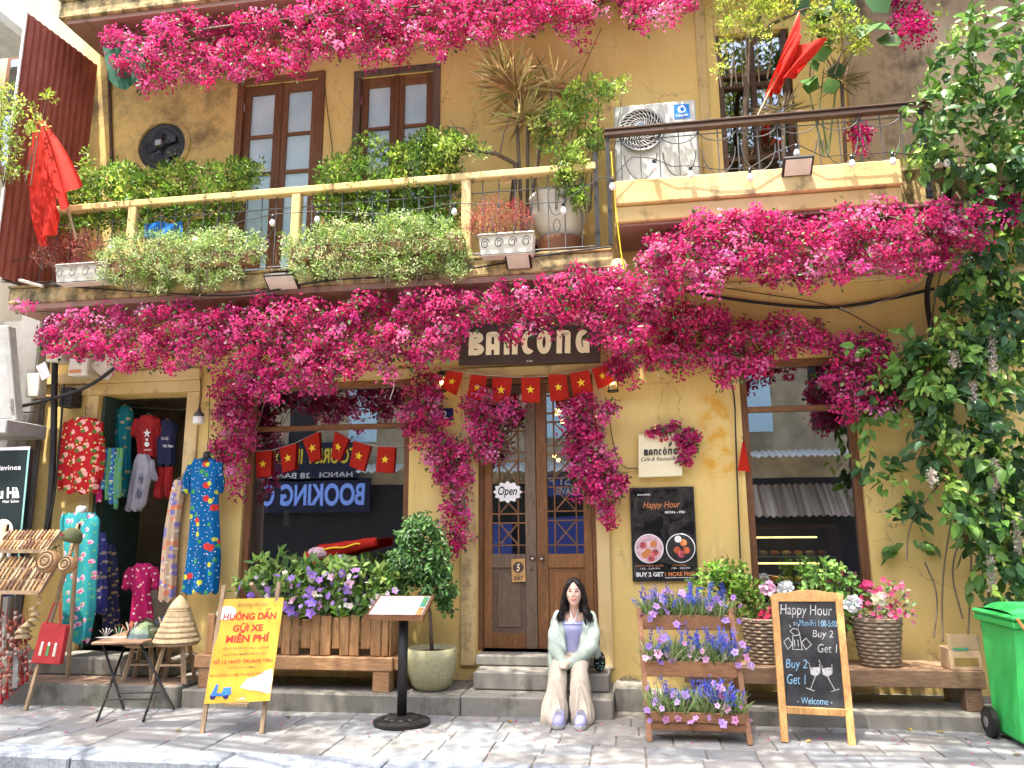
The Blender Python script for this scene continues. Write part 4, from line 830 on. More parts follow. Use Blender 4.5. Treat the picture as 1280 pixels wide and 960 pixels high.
# ---- the big climber at the right
CL = thing('climber', 'large leafy climber with white flower spikes covering the right end of the wall', 'climber', (4.6, -.3, 4.9), None)
regs = [([(1135, 120), (1160, 60), (1180, 20), (1220, 10), (1290, 0), (1290, 240), (1250, 245), (1230, 200), (1200, 215), (1180, 190), (1150, 200), (1125, 180), (1130, 150)], -.45, -1.05, 1.0), ([(1120, 195), (1150, 185), (1165, 200), (1150, 230), (1130, 215)], -.85, -1.0, 1), ([(1200, 300), (1240, 290), (1290, 250), (1290, 760), (1240, 745), (1215, 700), (1200, 650), (1180, 620), (1160, 590), (1150, 540), (1140, 480), (1130, 440), (1180, 400)], -.15, -.75, 1.25), ([(1060, 470), (1080, 440), (1110, 430), (1140, 420), (1180, 440), (1170, 500), (1130, 510), (1110, 500), (1090, 520), (1078, 550), (1070, 520)], -.15, -.45, 1.0), ([(1085, 540), (1096, 545), (1115, 575), (1130, 590), (1150, 600), (1160, 640), (1140, 700), (1125, 690), (1135, 620), (1100, 600), (1088, 570)], -.1, -.3, .7), ([(1190, 210), (1230, 190), (1290, 200), (1290, 300), (1240, 300), (1210, 260)], -.5, -.95, .7)]
P = []; Cc = []; LLs = []; Dd = []
for poly, yb, yf, dn in regs:                     # leaves grow in sprays: young bright ones, old dark ones
    nc = int(area(poly) / (FOC / 7.2) ** 2 * 92 * dn); q = polysample(poly, nc); C = place(q, yb + (yf - yb) * RNG.random(nc) ** .8)
    for c_ in C:
        k = int(RNG.integers(5, 15)); kind_ = RNG.choice(3, p=[.34, .36, .30]) if c_[2] < 4.6 else RNG.choice(3, p=[.15, .4, .45]); base_ = [(.05, .12, .04), (.12, .245, .045), (.27, .42, .075)][kind_]
        ax = unit(RNG.normal(size=3) * .5 + [0, -.3, -.5]); tt_ = RNG.random((k, 1)) * .22
        P.append(c_[None] + ax[None] * tt_ + RNG.normal(size=(k, 3)) * .035); Cc.append(tint(k, [base_], None, .14)); LLs.append(RNG.uniform(.055, .10, k) if kind_ == 2 else RNG.uniform(.09, .175, k)); Dd.append(unit(RNG.normal(size=(k, 3)) * .7 + ax + [0, -.25, -.35]))
P = np.concatenate(P); n = len(P); colr = np.concatenate(Cc); LL = np.concatenate(LLs); D = np.concatenate(Dd)
brown = RNG.random(n) < .012; colr[brown] = tint(int(brown.sum()), [(.42, .34, .06), (.3, .2, .08)])
Nn = unit(RNG.normal(size=(n, 3)) * .5 + [0, -.7, .6])
order = np.argsort(P[:, 1]); near, far = order[:300], order[300:]
leafmesh('foliage', P[far], D[far], Nn[far], LL[far], LL[far] * .58, colr[far], 'leaf_gloss', CL, fine=True, fold=.18)
protos = []
for k in range(6):
    nn = leafmesh('leaf', np.zeros((1, 3)), np.array([[0, 0, 1.]]), np.array([[0, -1., 0]]), .10, .062, tint(1, [(.055, .13, .025), (.09, .19, .04), (.13, .25, .05)]), 'leaf_gloss', CL, fine=True, fold=.18, kind=None)
    nn.data.transform(Matrix.Translation(LOC[CL.name])); protos.append(nn)
for j, i in enumerate(near):
    d = Vector(unit(D[i])); s_ = d.cross(Vector(Nn[i])).normalized(); u = s_.cross(d).normalized(); k = LL[i] / .10
    M_ = Matrix(((s_.x * k, -u.x * k, d.x * k, P[i, 0]), (s_.y * k, -u.y * k, d.y * k, P[i, 1]), (s_.z * k, -u.z * k, d.z * k, P[i, 2]), (0, 0, 0, 1)))
    if j < 6: protos[j].matrix_basis = Matrix.Translation(-LOC[CL.name]) @ M_
    else: instance(protos[j % 6], CL, M_)
sp_ = [(1238, 410, 470), (1215, 478, 500), (1242, 575, 612), (1238, 690, 738), (1192, 440, 458), (1270, 640, 690), (1164, 588, 604)]
for px, a, b in sp_:
    L = []; m = int((b - a) * 2.2) + 8; yy = -.72 if px > 1150 else -.5
    q = np.stack([px + RNG.normal(size=m) * 1.9 + (np.linspace(a, b, m) - a) * .05, np.linspace(a, b, m)], 1); C_ = place(q, np.full(m, yy) + RNG.normal(size=m) * .02)
    C_ = np.repeat(C_, 3, 0) + RNG.normal(size=(m * 3, 3)) * .009
    leafmesh('flower_spike', C_, sph(m * 3) + [0, -.5, 0], sph(m * 3), .028, .018, tint(m * 3, [(.72, .66, .58), (.76, .71, .62), (.60, .45, .42)], var=.06), 'petal', CL)
for q in ([(1158, 700), (1172, 740), (1166, 800)], [(1200, 660), (1190, 720), (1205, 770)], [(1225, 700), (1238, 760), (1230, 790)], [(1212, 690), (1220, 740), (1210, 800)], [(1190, 260), (1180, 330), (1165, 370), (1160, 430)], [(1270, 740), (1245, 600), (1260, 450), (1240, 300), (1200, 215), (1195, 120)], [(1235, 745), (1225, 650), (1215, 500), (1230, 380), (1250, 250)], [(1178, 800), (1172, 720), (1195, 640), (1210, 560)], [(1132, 700), (1136, 660), (1160, 620), (1180, 590)]):
    MB().tube(soft([wob(PY(a, b, -.25), .03) for a, b in q], 3), .008, 6).build('vine_stem', 'stem', CL, smooth=True)

shrub('branch_spray', 'yellow green leafy spray in front of the red screen by the big flag', 'plant', [([(-10, 110), (15, 108), (30, 130), (50, 140), (62, 145), (40, 165), (48, 190), (30, 215), (10, 230), (-10, 225)], -1.1, -1.4), ([(96, 190), (110, 200), (120, 220), (100, 225)], -.8, -1.0), ([(56, 118), (66, 118), (62, 126)], -1.0, -1.1)], .055, [(.34, .44, .06), (.24, .36, .05), (.45, .52, .12)], dens=.30, stems=14, base=(-5.6, -1.0, 4.6))
# petals dropped on the pavement and the steps
n = 130; P = np.stack([RNG.uniform(-4.5, 4.2, n), -.95 - np.abs(RNG.normal(size=n)) * .45, np.full(n, .008)], 1); n2 = 40; P = np.concatenate([P, np.stack([RNG.uniform(-3, -.4, n2), RNG.uniform(-.8, -.1, n2), np.full(n2, .172)], 1)])
D = RNG.normal(size=P.shape); D[:, 2] = .08
leafmesh('fallen_petals', P, D, np.array([[0, 0, 1.]]) + .2 * RNG.normal(size=P.shape), .028, .024, tint(len(P), [(.60, .06, .26), (.5, .18, .25), (.4, .22, .16)]), 'bract', None)
tag(bpy.data.objects['fallen_petals'], 'scattered magenta petals dropped on the pavement and plinth', 'petals')
# ================================================================== SIGNS, FLAGS, FITTINGS ON THE FACADE
def flag(name, P, parent, star=True):            # P: Panel of a small bunting flag
    mb = MB(); n, m = 7, 6; ph = random.random() * 6
    G = [[P.at(i / (n - 1), j / (m - 1), .012 * math.sin(i * 1.1 + ph) * (j / (m - 1))) for i in range(n)] for j in range(m)]
    f = mb.grid(G).build(name, 'red_flag', parent, smooth=True)
    if star: P.disc(.5, .5, .24, .24 * (P.tr - P.tl).length / max((P.tl - P.bl).length, .01), lift=.016, star=1).build('star', 'star_yellow', f)
    return f
def bunting(label, quads, cord, Y):
    T = thing('flag_bunting', label, 'bunting', PY(*cord[len(cord) // 2], Y), 'strings of red flags with a yellow star')
    MB().tube([PY(a, b, Y) for a, b in cord], .004, 5).build('cord', 'cable_pale', T)
    for q in quads: flag('flag', ppanel(*q, Y - .01), T)
z = lambda q, x0, y0, s: [(x0 + a * s, y0 + b * s) for a, b in q]
Q1 = [[(212, 668), (318, 657), (310, 828), (213, 838)], [(370, 640), (482, 607), (474, 780), (392, 805)], [(523, 585), (632, 530), (640, 712), (575, 738)], [(738, 527), (832, 580), (770, 728), (712, 700)], [(864, 592), (976, 628), (930, 797), (834, 760)], [(1025, 632), (1140, 635), (1130, 806), (1010, 800)]]
bunting('string of six star flags tied across the shop window', [z(q, 280, 440, .1875) for q in Q1], z([(150, 665), (320, 655), (480, 605), (634, 530), (738, 527), (862, 592), (1030, 630), (1200, 632)], 280, 440, .1875), .07)
Q2 = [[(108, 122), (208, 138), (165, 292), (60, 240)], [(258, 152), (365, 158), (355, 322), (232, 312)], [(405, 170), (535, 172), (515, 342), (395, 338)], [(594, 170), (718, 170), (720, 336), (598, 336)], [(775, 150), (895, 150), (915, 315), (790, 330)], [(915, 142), (1045, 120), (1075, 265), (945, 298)], [(1065, 112), (1165, 85), (1215, 200), (1105, 250)]]
bunting('string of seven star flags under the dark cafe sign', [z(q, 540, 440, .1875) for q in Q2], z([(70, 110), (210, 135), (360, 152), (600, 170), (780, 160), (1050, 118), (1180, 80)], 540, 440, .1875), -.16)
# the two big plain red flags and the little one
def bigflag(label, quads, pole, Y):
    T = thing('red_flag', label, 'flag', PY(*pole[0], Y), 'plain red flags'); MB().tube([PY(a, b, Y) for a, b in pole], .013, 7).build('pole', 'wood_easel', T)
    for q in quads:
        n, m = 12, 14; P = Panel(*[PY(a, b, Y - d) for a, b, d in q]); G = [[P.at(i / (n - 1), j / (m - 1), .05 * math.sin(i * .9 + j * .25) * (.25 + j / m)) for i in range(n)] for j in range(m)]
        MB().grid(G).build('cloth', 'red_flag', T, smooth=True)
bigflag('large red flag hanging limp from a leaning pole by the red screen', [[(48, 148, 0), (54, 150, .04), (102, 222, .25), (76, 262, .12)], [(44, 150, .02), (60, 190, .06), (72, 280, .16), (36, 236, .05)], [(36, 232, .04), (72, 262, .12), (70, 286, .14), (50, 308, .08)]], [(96, 300), (72, 220), (46, 140)], -.95)
bigflag('red flag folded to a point on a pole over the right balcony rail', [[(1000, 12, 0), (1000, 52, .1), (975, 112, .05), (960, 118, 0)], [(986, 60, .03), (1035, 46, .2), (998, 90, .1), (968, 110, .0)], [(993, 40, .02), (1002, 45, .15), (975, 112, .04), (955, 122, 0)]], [(945, 150), (964, 110), (999, 16)], -.75)
T = thing('red_pennant', 'small plain red pennant hung at the left frame of the right window', 'flag', PY(930, 551, -.05))
P = ppanel((928, 552), (931, 553), (938, 590), (922, 588), -.06); G = [[P.at(i / 6, j / 7, .012 * math.sin(i * 1.5 + j * .3)) for i in range(7)] for j in range(8)]; MB().grid(G).build('cloth', 'red_flag', T, smooth=True); MB().tube([PY(927, 545, -.05), PY(930, 553, -.06)], .003, 4).build('cord', 'cable', T)
# ---- the big sign with its cut letters
SY = -.22
T = thing('cafe_sign', 'wide dark brown sign board with cream letters BANCÔNG over the door', 'sign', PY(660, 455, SY))
P = ppanel((574, 406), (751, 402), (750, 452), (573, 456), SY)
MB().slab([P.bl, P.br, P.tr, P.tl], -.06).build('board', 'sign_brown', T, bevel=.004)
for px in (600, 720): MB().bar(PY(px, 410, SY) + Vector((0, .05, 0)), PY(px, 410, SY) + Vector((0, .22, 0)), .03, .03).build('bracket', 'iron', T)
def stroke(P, pts, w, mb, lift=.012):
    pts = [P.at(u, v, lift) for u, v in pts]; L, Rr = [], []
    for i, p in enumerate(pts):
        d = (pts[min(i + 1, len(pts) - 1)] - pts[max(i - 1, 0)]).normalized(); s_ = d.cross(P.n) * w / 2; L.append(p - s_); Rr.append(p + s_)
    mb.grid([L, Rr]); back = [q - P.n * .01 for q in L]; mb.grid([L, back]); back = [q - P.n * .01 for q in Rr]; mb.grid([Rr, back])
def arcp(cu, cv, ru, rv, a0, a1, n=14): return [(cu + ru * math.cos(R(a)), cv - rv * math.sin(R(a))) for a in xline(a0, a1, n)]
def deco(P, u0, u1, v0, v1, parent, mat, wmm):
    """the seven letters B A N C O N G in rounded art deco strokes, each its own piece"""
    H = v1 - v0; W = (u1 - u0) / 7.25; k = W * .82; x = u0; hw = wmm / (P.tr - P.tl).length; top, bot, mid = v0, v1, v0 + H * .5; vw = wmm / (P.tl - P.bl).length / 2
    def B_(x): return [[(x + hw / 2, top), (x + hw / 2, bot)], [(x + hw, top + vw)] + arcp(x + k * .5, top + H * .25, k * .38, H * .25 - vw, 90, -90) + [(x + hw, mid)], [(x + hw, mid)] + arcp(x + k * .55, top + H * .75, k * .40, H * .25 - vw, 90, -90) + [(x + hw, bot - vw)]]
    def A_(x): return [[(x + hw / 2, bot)] + arcp(x + k * .5, top + k * .9, k * .5 - hw / 2, k * .9 - vw, 180, 0) + [(x + k - hw / 2, bot)], [(x + hw, top + H * .66), (x + k - hw, top + H * .66)]]
    def N_(x): return [[(x + hw / 2, top), (x + hw / 2, bot)], [(x + hw, top + H * .16)] + arcp(x + k * .56, top + k * .9, k * .44 - hw / 2, k * .9 - vw, 120, 0) + [(x + k - hw / 2, bot)]]
    def C_(x): return [arcp(x + k * .5, mid, k * .5 - hw / 2, H * .5 - vw, 50, 310, 24)]
    def O_(x): return [arcp(x + k * .5, mid, k * .52 - hw / 2, H * .5 - vw, 0, 360, 30)]
    def G_(x): return [arcp(x + k * .5, mid, k * .5 - hw / 2, H * .5 - vw, 55, 350, 24), [(x + k * .5, mid + H * .06), (x + k - hw / 2, mid + H * .06), (x + k - hw / 2, bot)]]
    for i, fn in enumerate((B_, A_, N_, C_, O_, N_, G_)):
        mb = MB(); xx = u0 + (0, .165, .335, .50, .645, .825, 1.0)[i] * (u1 - u0 - k)
        for j_, s_ in enumerate(fn(xx)): stroke(P, s_, wmm, mb, .012 + .0012 * j_)
        if i == 4: stroke(P, [(xx + k * .25, v0 - H * .10), (xx + k * .5, v0 - H * .24), (xx + k * .75, v0 - H * .10)], wmm * .4, mb)
        mb.build('letter', mat, parent, fixn=False)
deco(P, (587 - 574) / 177, (738 - 574) / 177, .20, .78, T, 'letter_cream', .058)
P.text('38', .485, .53, .93, .97, 'white', T)
# ---- small plaque
T = thing('cafe_plaque', 'square cream plaque reading BANCÔNG Café & Restaurant beside the door', 'sign', PY(826, 597, -.09))
P = ppanel((798, 543), (853, 541), (853, 595), (798, 597), -.10)
MB().slab([P.bl, P.br, P.tr, P.tl], -.06).build('board', 'cream', T, bevel=.004); deco(P, .13, .88, .36, .50, T, 'black', .011)
P.text('Café & Restaurant', .06, .93, .54, .63, 'black', T, shear=.3); MB().bar(PY(825, 545, -.04), PY(825, 545, 0), .02, .02).build('bracket', 'iron', T)
# ---- happy hour poster
T = thing('drinks_poster', 'dark happy hour poster with two round drink pictures beside the door', 'poster', PY(830, 727, -.03))
PO = ppanel((787, 610), (867, 608), (873, 726), (791, 727), -.04); P = PO
MB().slab([P.bl, P.br, P.tr, P.tl], -.03).build('frame', 'black', T, bevel=.004)
t = NT('poster_print'); v = t.pos((1, 1, 1)); c = t.ramp(t.noise(v, 4.5, 5, .7, .8), [(.45, (.012, .011, .012)), (.62, (.05, .045, .04)), (.75, (.13, .11, .09))]); t.color(c).set(.12, 0, .5)
P.quad(.025, .975, .02, .98).build('print', 'poster_print', T)
plain('orange_print', (.55, .20, .06), .5, var=.1); plain('fruit', (.5, .09, .10), .4, var=.7, scale=22); plain('cocktail', (.42, .09, .03), .4, var=.5, scale=25); plain('pale_print', (.62, .40, .42), .4, var=.4, scale=18)
for cu, mats, spots in ((.27, 'pale_print', [(.18, .62, 'fruit'), (.25, .69, 'orange_print'), (.36, .70, 'fruit'), (.34, .61, 'orange_print'), (.20, .72, 'orange_print'), (.30, .76, 'fruit')]), (.755, 'opp_dark', [(.80, .60, 'orange_print'), (.70, .675, 'cocktail'), (.84, .68, 'cocktail'), (.76, .72, 'fruit'), (.72, .56, 'white')])):
    P.disc(cu, .655, .225, .155, lift=.004, n=28).build('picture_rim', 'white', T); P.disc(cu, .655, .21, .145, lift=.006, n=28).build('picture', mats, T)
    for k, (u, v_, m_) in enumerate(spots): P.disc(u, v_, .055, .037, lift=.007 + .0006 * k, n=12).build('picture_detail', m_, T)
P.text('Happy Hour', .2, .78, .155, .245, 'orange_print', T, shear=.35); P.text('MON - FRI', .54, .84, .26, .285, 'white', T, bold=.02); P.text('BANCÔNG', .12, .32, .065, .085, 'white', T, bold=.03)
P.text('BEER & WINE GLASS', .06, .48, .828, .845, 'orange_print', T); P.text('COCKTAIL', .62, .84, .828, .845, 'orange_print', T); P.text('1:30 - 5:30 PM', .12, .42, .858, .874, 'white', T); P.text('7:00 - 9:00 PM', .6, .88, .858, .874, 'white', T)
P.text('BUY 2 GET', .06, .48, .905, .95, 'white', T, bold=.03); P.text('1 MORE FREE', .5, .95, .905, .95, 'orange_print', T, bold=.03); P.quad(.5, .95, .962, .967, .004).build('rule', 'white', T)
# ---- number plate, open sign, push sign
T = thing('number_plate', 'small navy enamel house number plate with a white 2', 'sign', PY(555, 526, -.02)); P = ppanel((545, 511), (566, 510), (567, 525), (546, 526), -.02)
MB().slab([P.bl, P.br, P.tr, P.tl], -.012).build('plate', 'navy', T, bevel=.002); P.text('2', .36, .64, .2, .84, 'white', T, bold=.02)
T = thing('open_sign', 'scalloped white Open sign hanging on the left leaf of the door', 'sign', PY(634, 627, .05)); P = ppanel((618, 601), (651, 601), (651, 629), (618, 629), .06)
pts = [P.at(.5 + (.5 + .04 * math.cos(12 * a)) * math.cos(a), .5 + (.44 + .05 * math.cos(12 * a)) * math.sin(a)) for a in xline(0, 2 * math.pi, 72)[:-1]]
mb = MB(); n = len(pts); mb.add(pts + [q - P.n * .012 for q in pts], [tuple(range(n)), tuple(range(2 * n - 1, n - 1, -1))] + [(i, (i + 1) % n, (i + 1) % n + n, i + n) for i in range(n)]); mb.build('board', 'white', T)
P.text('Open', .14, .86, .25, .76, 'black', T, shear=.25, bold=.015); MB().tube([P.at(.3, .05), P.at(.5, -.5), P.at(.7, .05)], .003, 4).build('cord', 'cable', T)
T = thing('push_sign', 'small tan wooden plate reading ĐẨY hanging from the door lattice', 'sign', PY(648, 727, .05)); P = ppanel((639, 699), (656, 698), (657, 727), (640, 728), .065)
MB().slab([P.bl, P.br, P.tr, P.tl], -.012).build('board', 'wood_pine', T, bevel=.002); P.disc(.5, .37, .40, .24, lift=.002).build('badge', 'sign_brown', T); P.text('5', .36, .64, .22, .54, 'cream', T, bold=.02, shear=.2, lift=.004); P.text('ĐÂY', .15, .85, .68, .92, 'sign_brown', T, bold=.02); P.line([(.52, .68), (.56, .655), (.53, .635)], .003).build('accent', 'sign_brown', T); MB().tube([P.at(.2, 0), P.at(.5, -.4), P.at(.8, 0)], .002, 4).build('cord', 'cable', T)
# ---- lamps
def wall_lantern(px, py, label):
    T = thing('wall_lantern', label, 'lamp', PY(px, py, -.1), 'small wall lanterns at the door'); c_ = PY(px, py, -.12)
    MB().lathe([(.055, -.09), (.06, .07), (.05, .075)], c_, 8, cap=False).build('shade', 'glass_clear', T); MB().lathe([(.065, .075), (.03, .12), (.005, .13)], c_, 8).build('cap', 'iron', T); MB().lathe([(.06, -.1), (.06, -.085)], c_, 8).build('base', 'iron', T)
    MB().ball(c_, .022).build('bulb', 'bulb_warm', T); MB().bar(c_ + Vector((0, 0, .1)), c_ + Vector((0, .12, .1)), .02, .02).build('arm', 'iron', T)
wall_lantern(552, 478, 'small lit wall lantern left of the door above the number plate'); wall_lantern(766, 478, 'small lit wall lantern right of the door by the last flag')
T = thing('jar_lamp', 'white ribbed glass jar lamp hanging beside the clothes shop doorway', 'lamp', PY(247, 530, -.15)); c_ = PY(248, 530, -.15)
MB().lathe([(.05, 0), (.062, .01), (.064, .07), (.055, .085)], c_, 18).build('shade', 'white', T, smooth=True); MB().lathe([(.056, .086), (.055, .11), (.02, .15), (.012, .19)], c_, 14).build('cap', 'iron_grey', T, smooth=True)
MB().tube([c_ + Vector((0, 0, .19)), c_ + Vector((0, .02, .32)), PY(250, 470, -.04), PY(236, 455, -.04)], .005, 5).build('cord', 'cable', T)
# ---- air conditioner
plain('ac_white', (.46, .47, .44), .5, var=.06)
AY = -.46; T = thing('air_conditioner', 'white outdoor air conditioner unit on the right balcony', 'air conditioner', PY(822, 208, AY))
x0, x1, z0, z1 = X(768, 160, AY), X(871, 160, AY), 5.12, Z(815, 129, AY)
box(x0, x1, AY, AY + .32, z0, z1).build('casing', 'ac_white', T, bevel=.012)
fc = Vector((X(801, 155, AY), AY, Z(801, 163, AY))); fr = .245
MB().lathe([(fr, 0), (fr, .02), (fr - .02, .024), (fr - .02, 0)], fc, 36, Matrix.Rotation(R(90), 4, 'X')).build('fan_ring', 'grey_metal', T, smooth=True); MB().lathe([(.001, .003), (fr - .015, .003)], fc, 30, Matrix.Rotation(R(90), 4, 'X'), cap=False).build('fan_opening', 'black', T)
for k in range(28):
    a0 = 2 * math.pi * k / 28; MB().tube([fc + Vector(((.06 + .17 * u) * math.cos(a0 + u * .9), -.018, (.06 + .17 * u) * math.sin(a0 + u * .9))) for u in xline(0, 1, 5)], .0035, 4, False).build('grille_bar', 'white', T)
for rr_ in (.08, .13, .18, .225): MB().tube([fc + Vector((rr_ * math.cos(u), -.02, rr_ * math.sin(u))) for u in xline(0, 2 * math.pi, 28)], .003, 4).build('grille_ring', 'white', T)
plain('casper_blue', (.01, .17, .55), .4, var=.05)
MB().lathe([(.0, .03), (.055, .028), (.06, .018)], fc, 20, Matrix.Rotation(R(90), 4, 'X')).build('hub_badge', 'casper_blue', T)
P = Panel(*[PY(a, b, AY - .001) for a, b in ((842, 131), (861, 130), (863, 147), (843, 149))]); b_ = P.quad(0, 1, 0, 1, .003).build('badge', 'casper_blue', T); P.disc(.5, .36, .26, .26, .005).build('badge_mark', 'white', T); P.disc(.56, .36, .15, .15, .006).build('badge_mark', 'casper_blue', T); P.text('Casper', .1, .9, .68, .92, 'white', T, shear=.2, bold=.02, lift=.004)
for i in range(14): box(x0 + .02, fc.x - .26, AY - .006, AY - .001, z0 + .06 + i * .04, z0 + .075 + i * .04).build('louvre', 'grey_metal', T)
for xx in (x0 + .12, x1 - .12): box(xx, xx + .05, AY + .01, AY + .31, 5.052, 5.118).build('foot', 'iron', T)
# ---- string of bulbs, floodlights, cables, pipes
L1 = [((-5, 330), (60, 318), (140, 300), (200, 296), (245, 290), (341, 268), (397, 264), (480, 268), (568, 254), (640, 256), (704, 252), (750, 222), (765, 222)), (140, 245, 341, 397, 568, 704), -.86]
L2 = [((765, 222), (790, 196), (817, 198), (840, 208), (863, 207), (900, 212), (937, 210), (970, 190), (995, 180), (1030, 196), (1064, 193), (1090, 192), (1115, 190), (1150, 196), (1182, 192), (1240, 200)), (765, 817, 863, 937, 995, 1064, 1115, 1182), -.86]
for pts, bulbs, Y in (L1, L2):
    T = thing('string_lights', 'black festoon cord of white bulbs along the ' + ('left' if pts[0][0] < 0 else 'right') + ' balcony', 'string lights', PY(*pts[len(pts) // 2], Y), 'festoon lights')
    MB().tube([PY(a, b, Y) for a, b in pts], .005, 5).build('cord', 'cable', T); d = dict(pts)
    for b in bulbs:
        p = PY(b, d[b], Y); MB().lathe([(.014, -.06), (.018, -.02), (.008, 0)], p, 8).build('socket', 'black', T); MB().lathe([(.001, -.135), (.022, -.125), (.031, -.1), (.022, -.07), (.014, -.06)], p, 10).build('bulb', 'white', T, smooth=True)
def flood(pxl, pyl, pxr, pyr, Y, lab):
    a, b = PY(pxl, pyl, Y), PY(pxr, pyr, Y); T = thing('floodlight', lab, 'floodlight', (a + b) / 2, 'slim floodlights'); M_ = Matrix.Translation((a + b) / 2) @ Euler((R(-35), 0, 0)).to_matrix().to_4x4(); w_ = (b - a).length / 2
    MB().box(-w_, w_, -.10, .10, -.02, .02, M_).build('housing', 'iron', T, bevel=.006); MB().box(-w_ + .02, w_ - .02, -.085, .085, -.025, -.021, M_).build('lens', 'off_white', T); MB().bar((a + b) / 2, (a + b) / 2 + Vector((0, .1, -.02)), .03, .03).build('bracket', 'iron', T)
flood(978, 209, 1016, 206, -.88, 'slim black floodlight on the right balcony edge'); flood(632, 326, 664, 324, -.84, 'slim dark floodlight on the left balcony edge below the trough'); flood(333, 354, 372, 350, -.84, 'slim dark floodlight on the left balcony edge below the door')
def cable(label, pts, Y, r=.008, mat='cable', name='cable'):
    mb = MB(); mb.tube(soft([PY(a, b, Y if len(q) == 0 else q[0]) for a, b, *q in pts]), r, 6); o = one(name, mb, mat, label, 'cable' if name == 'cable' else 'pipe', 'cables and pipes on the facade', smooth=True)
cable('thick black cable bundle strung across the wall above the right window', [(850, 362), (900, 372), (960, 380), (1030, 386), (1080, 380), (1130, 370), (1168, 361)], -.06, .016)
cable('thin black wire sagging beside the cable bundle above the right window', [(860, 352), (930, 364), (1000, 374), (1050, 384), (1104, 416)], -.05, .005)
cable('pale wire drooping from the climber to the cable bundle', [(1178, 240, -.75), (1178, 300, -.5), (1168, 340), (1140, 365), (1090, 380), (1060, 390), (1050, 384)], -.07, .006, 'cable_pale')
cable('black conduit pipe running down behind the climber from the right balcony', [(1182, 200, -.7), (1188, 262, -.6), (1160, 350), (1158, 380), (1168, 430)], -.06, .025, 'iron', 'conduit_pipe')
cable('rusty drain pipe at the left of the fan vent', [(136, 92), (138, 150), (140, 215)], -.03, .02, 'wood_rail', 'drain_pipe')
cable('thin wire hanging over the wall between the balcony door and window', [(406, 108), (410, 145), (416, 190)], -.03, .005)
cable('black wire climbing the wall beside the left jamb lantern of the door', [(752, 488), (760, 505), (764, 545), (775, 585), (800, 586)], -.04, .005)
cable('vertical dark conduit along the left frame of the right window', [(903, 470), (918, 480), (920, 560), (926, 715)], -.03, .008)
cable('dark slanting cable from the meter boxes to the salon', [(150, 455), (110, 485), (60, 500), (-5, 515)], -.30, .02)
cable('sagging black wire under the slanting cable by the salon', [(66, 495), (40, 520), (-5, 505)], -.32, .008)
cable('thick black cable bundle dropping down the corner between shop and salon', [(70, 410), (68, 480), (67, 560), (62, 640), (52, 720)], -.22, .035)
cable('thinner black cable dropping beside the corner cable bundle', [(80, 480), (74, 560), (66, 640), (50, 690)], -.24, .012)
cable('wavy black cable draped along the front of the left balcony slab', [(2, 352), (60, 356), (130, 362), (200, 366), (300, 372), (400, 350), (500, 346), (600, 335), (680, 318), (768, 308)], -.79, .009)
cable('pale grey tube lying on the left end of the balcony slab', [(24, 350), (54, 358)], -.82, .02, 'off_white', 'tube')
cable('yellow hose hanging from the gap between the two balconies', [(764, 190), (768, 245), (774, 300), (780, 340)], -.83, .006, 'star_yellow', 'hose')
cable('white string dangling before the shop window top', [(488, 400), (491, 440), (490, 470), (494, 480), (487, 500)], -.35, .004, 'white')
cable('two thin wires crossing before the upper wall from the bougainvillea', [(710, 0), (713, 50), (713, 90)], -.3, .004, 'cable_pale')
cable('dark thin wire slanting over the upper wall beside the dragon tree', [(752, 35), (738, 65), (725, 95)], -.05, .004)
# meter boxes and papers by the shop
for (a, b, c_, d), lab, rot in (((56, 434, 78, 452), 'white meter box with a round dial under the balcony end', 0), ((84, 446, 111, 470), 'plain white meter box half under the bougainvillea', 0)):
    T = thing('meter_box', lab, 'box', PY((a + c_) / 2, d, -.2), 'meter boxes'); q = PY(a, d, -.32); r_ = PY(c_, b, -.32); box(q.x, r_.x, -.32, -.12, q.z, r_.z).build('casing', 'off_white', T, bevel=.012)
    MB().lathe([(.001, .004), (.03, .003)], PY(a + 15, b + 5, -.322), 12, Matrix.Rotation(R(90), 4, 'X'), cap=False).build('dial', 'black', T); box(q.x + .02, r_.x - .08, -.324, -.321, q.z + .03, q.z + .07).build('strip', 'orange_print', T)
P = ppanel((112, 458), (134, 476), (154, 452), (132, 440), -.25); one('notice_sheet', MB().slab([P.bl, P.br, P.tr, P.tl], .004), 'off_white', 'tilted white notice sheet hanging above the clothes shop doorway', 'paper')
T = thing('junction_box', 'white junction box with a loose lid beside the salon wall', 'box', PY(42, 496, -.25)); q = PY(30, 496, -.3); r_ = PY(50, 466, -.3); box(q.x, r_.x, -.3, -.17, q.z, r_.z).build('casing', 'off_white', T, bevel=.01); P = ppanel((46, 458), (57, 452), (64, 470), (53, 476), -.32); MB().slab([P.bl, P.br, P.tr, P.tl], .01).build('lid', 'white', T)
T = thing('wire_cage', 'dark wire cage box fixed on the wall above the strawberry shirt', 'cage', PY(80, 515, -.12)); a, b = PY(72, 508, -.2), PY(90, 484, -.2)
box(a.x, b.x, -.18, -.02, a.z, b.z).build('box', 'dark', T)
for i in range(7): xx = a.x + (b.x - a.x) * i / 6; MB().tube([(xx, -.2, a.z), (xx, -.2, b.z)], .004, 4).build('bar', 'iron_grey', T)
for i in range(6): zz = a.z + (b.z - a.z) * i / 5; MB().tube([(a.x, -.205, zz), (b.x, -.205, zz)], .004, 4).build('bar', 'iron_grey', T)
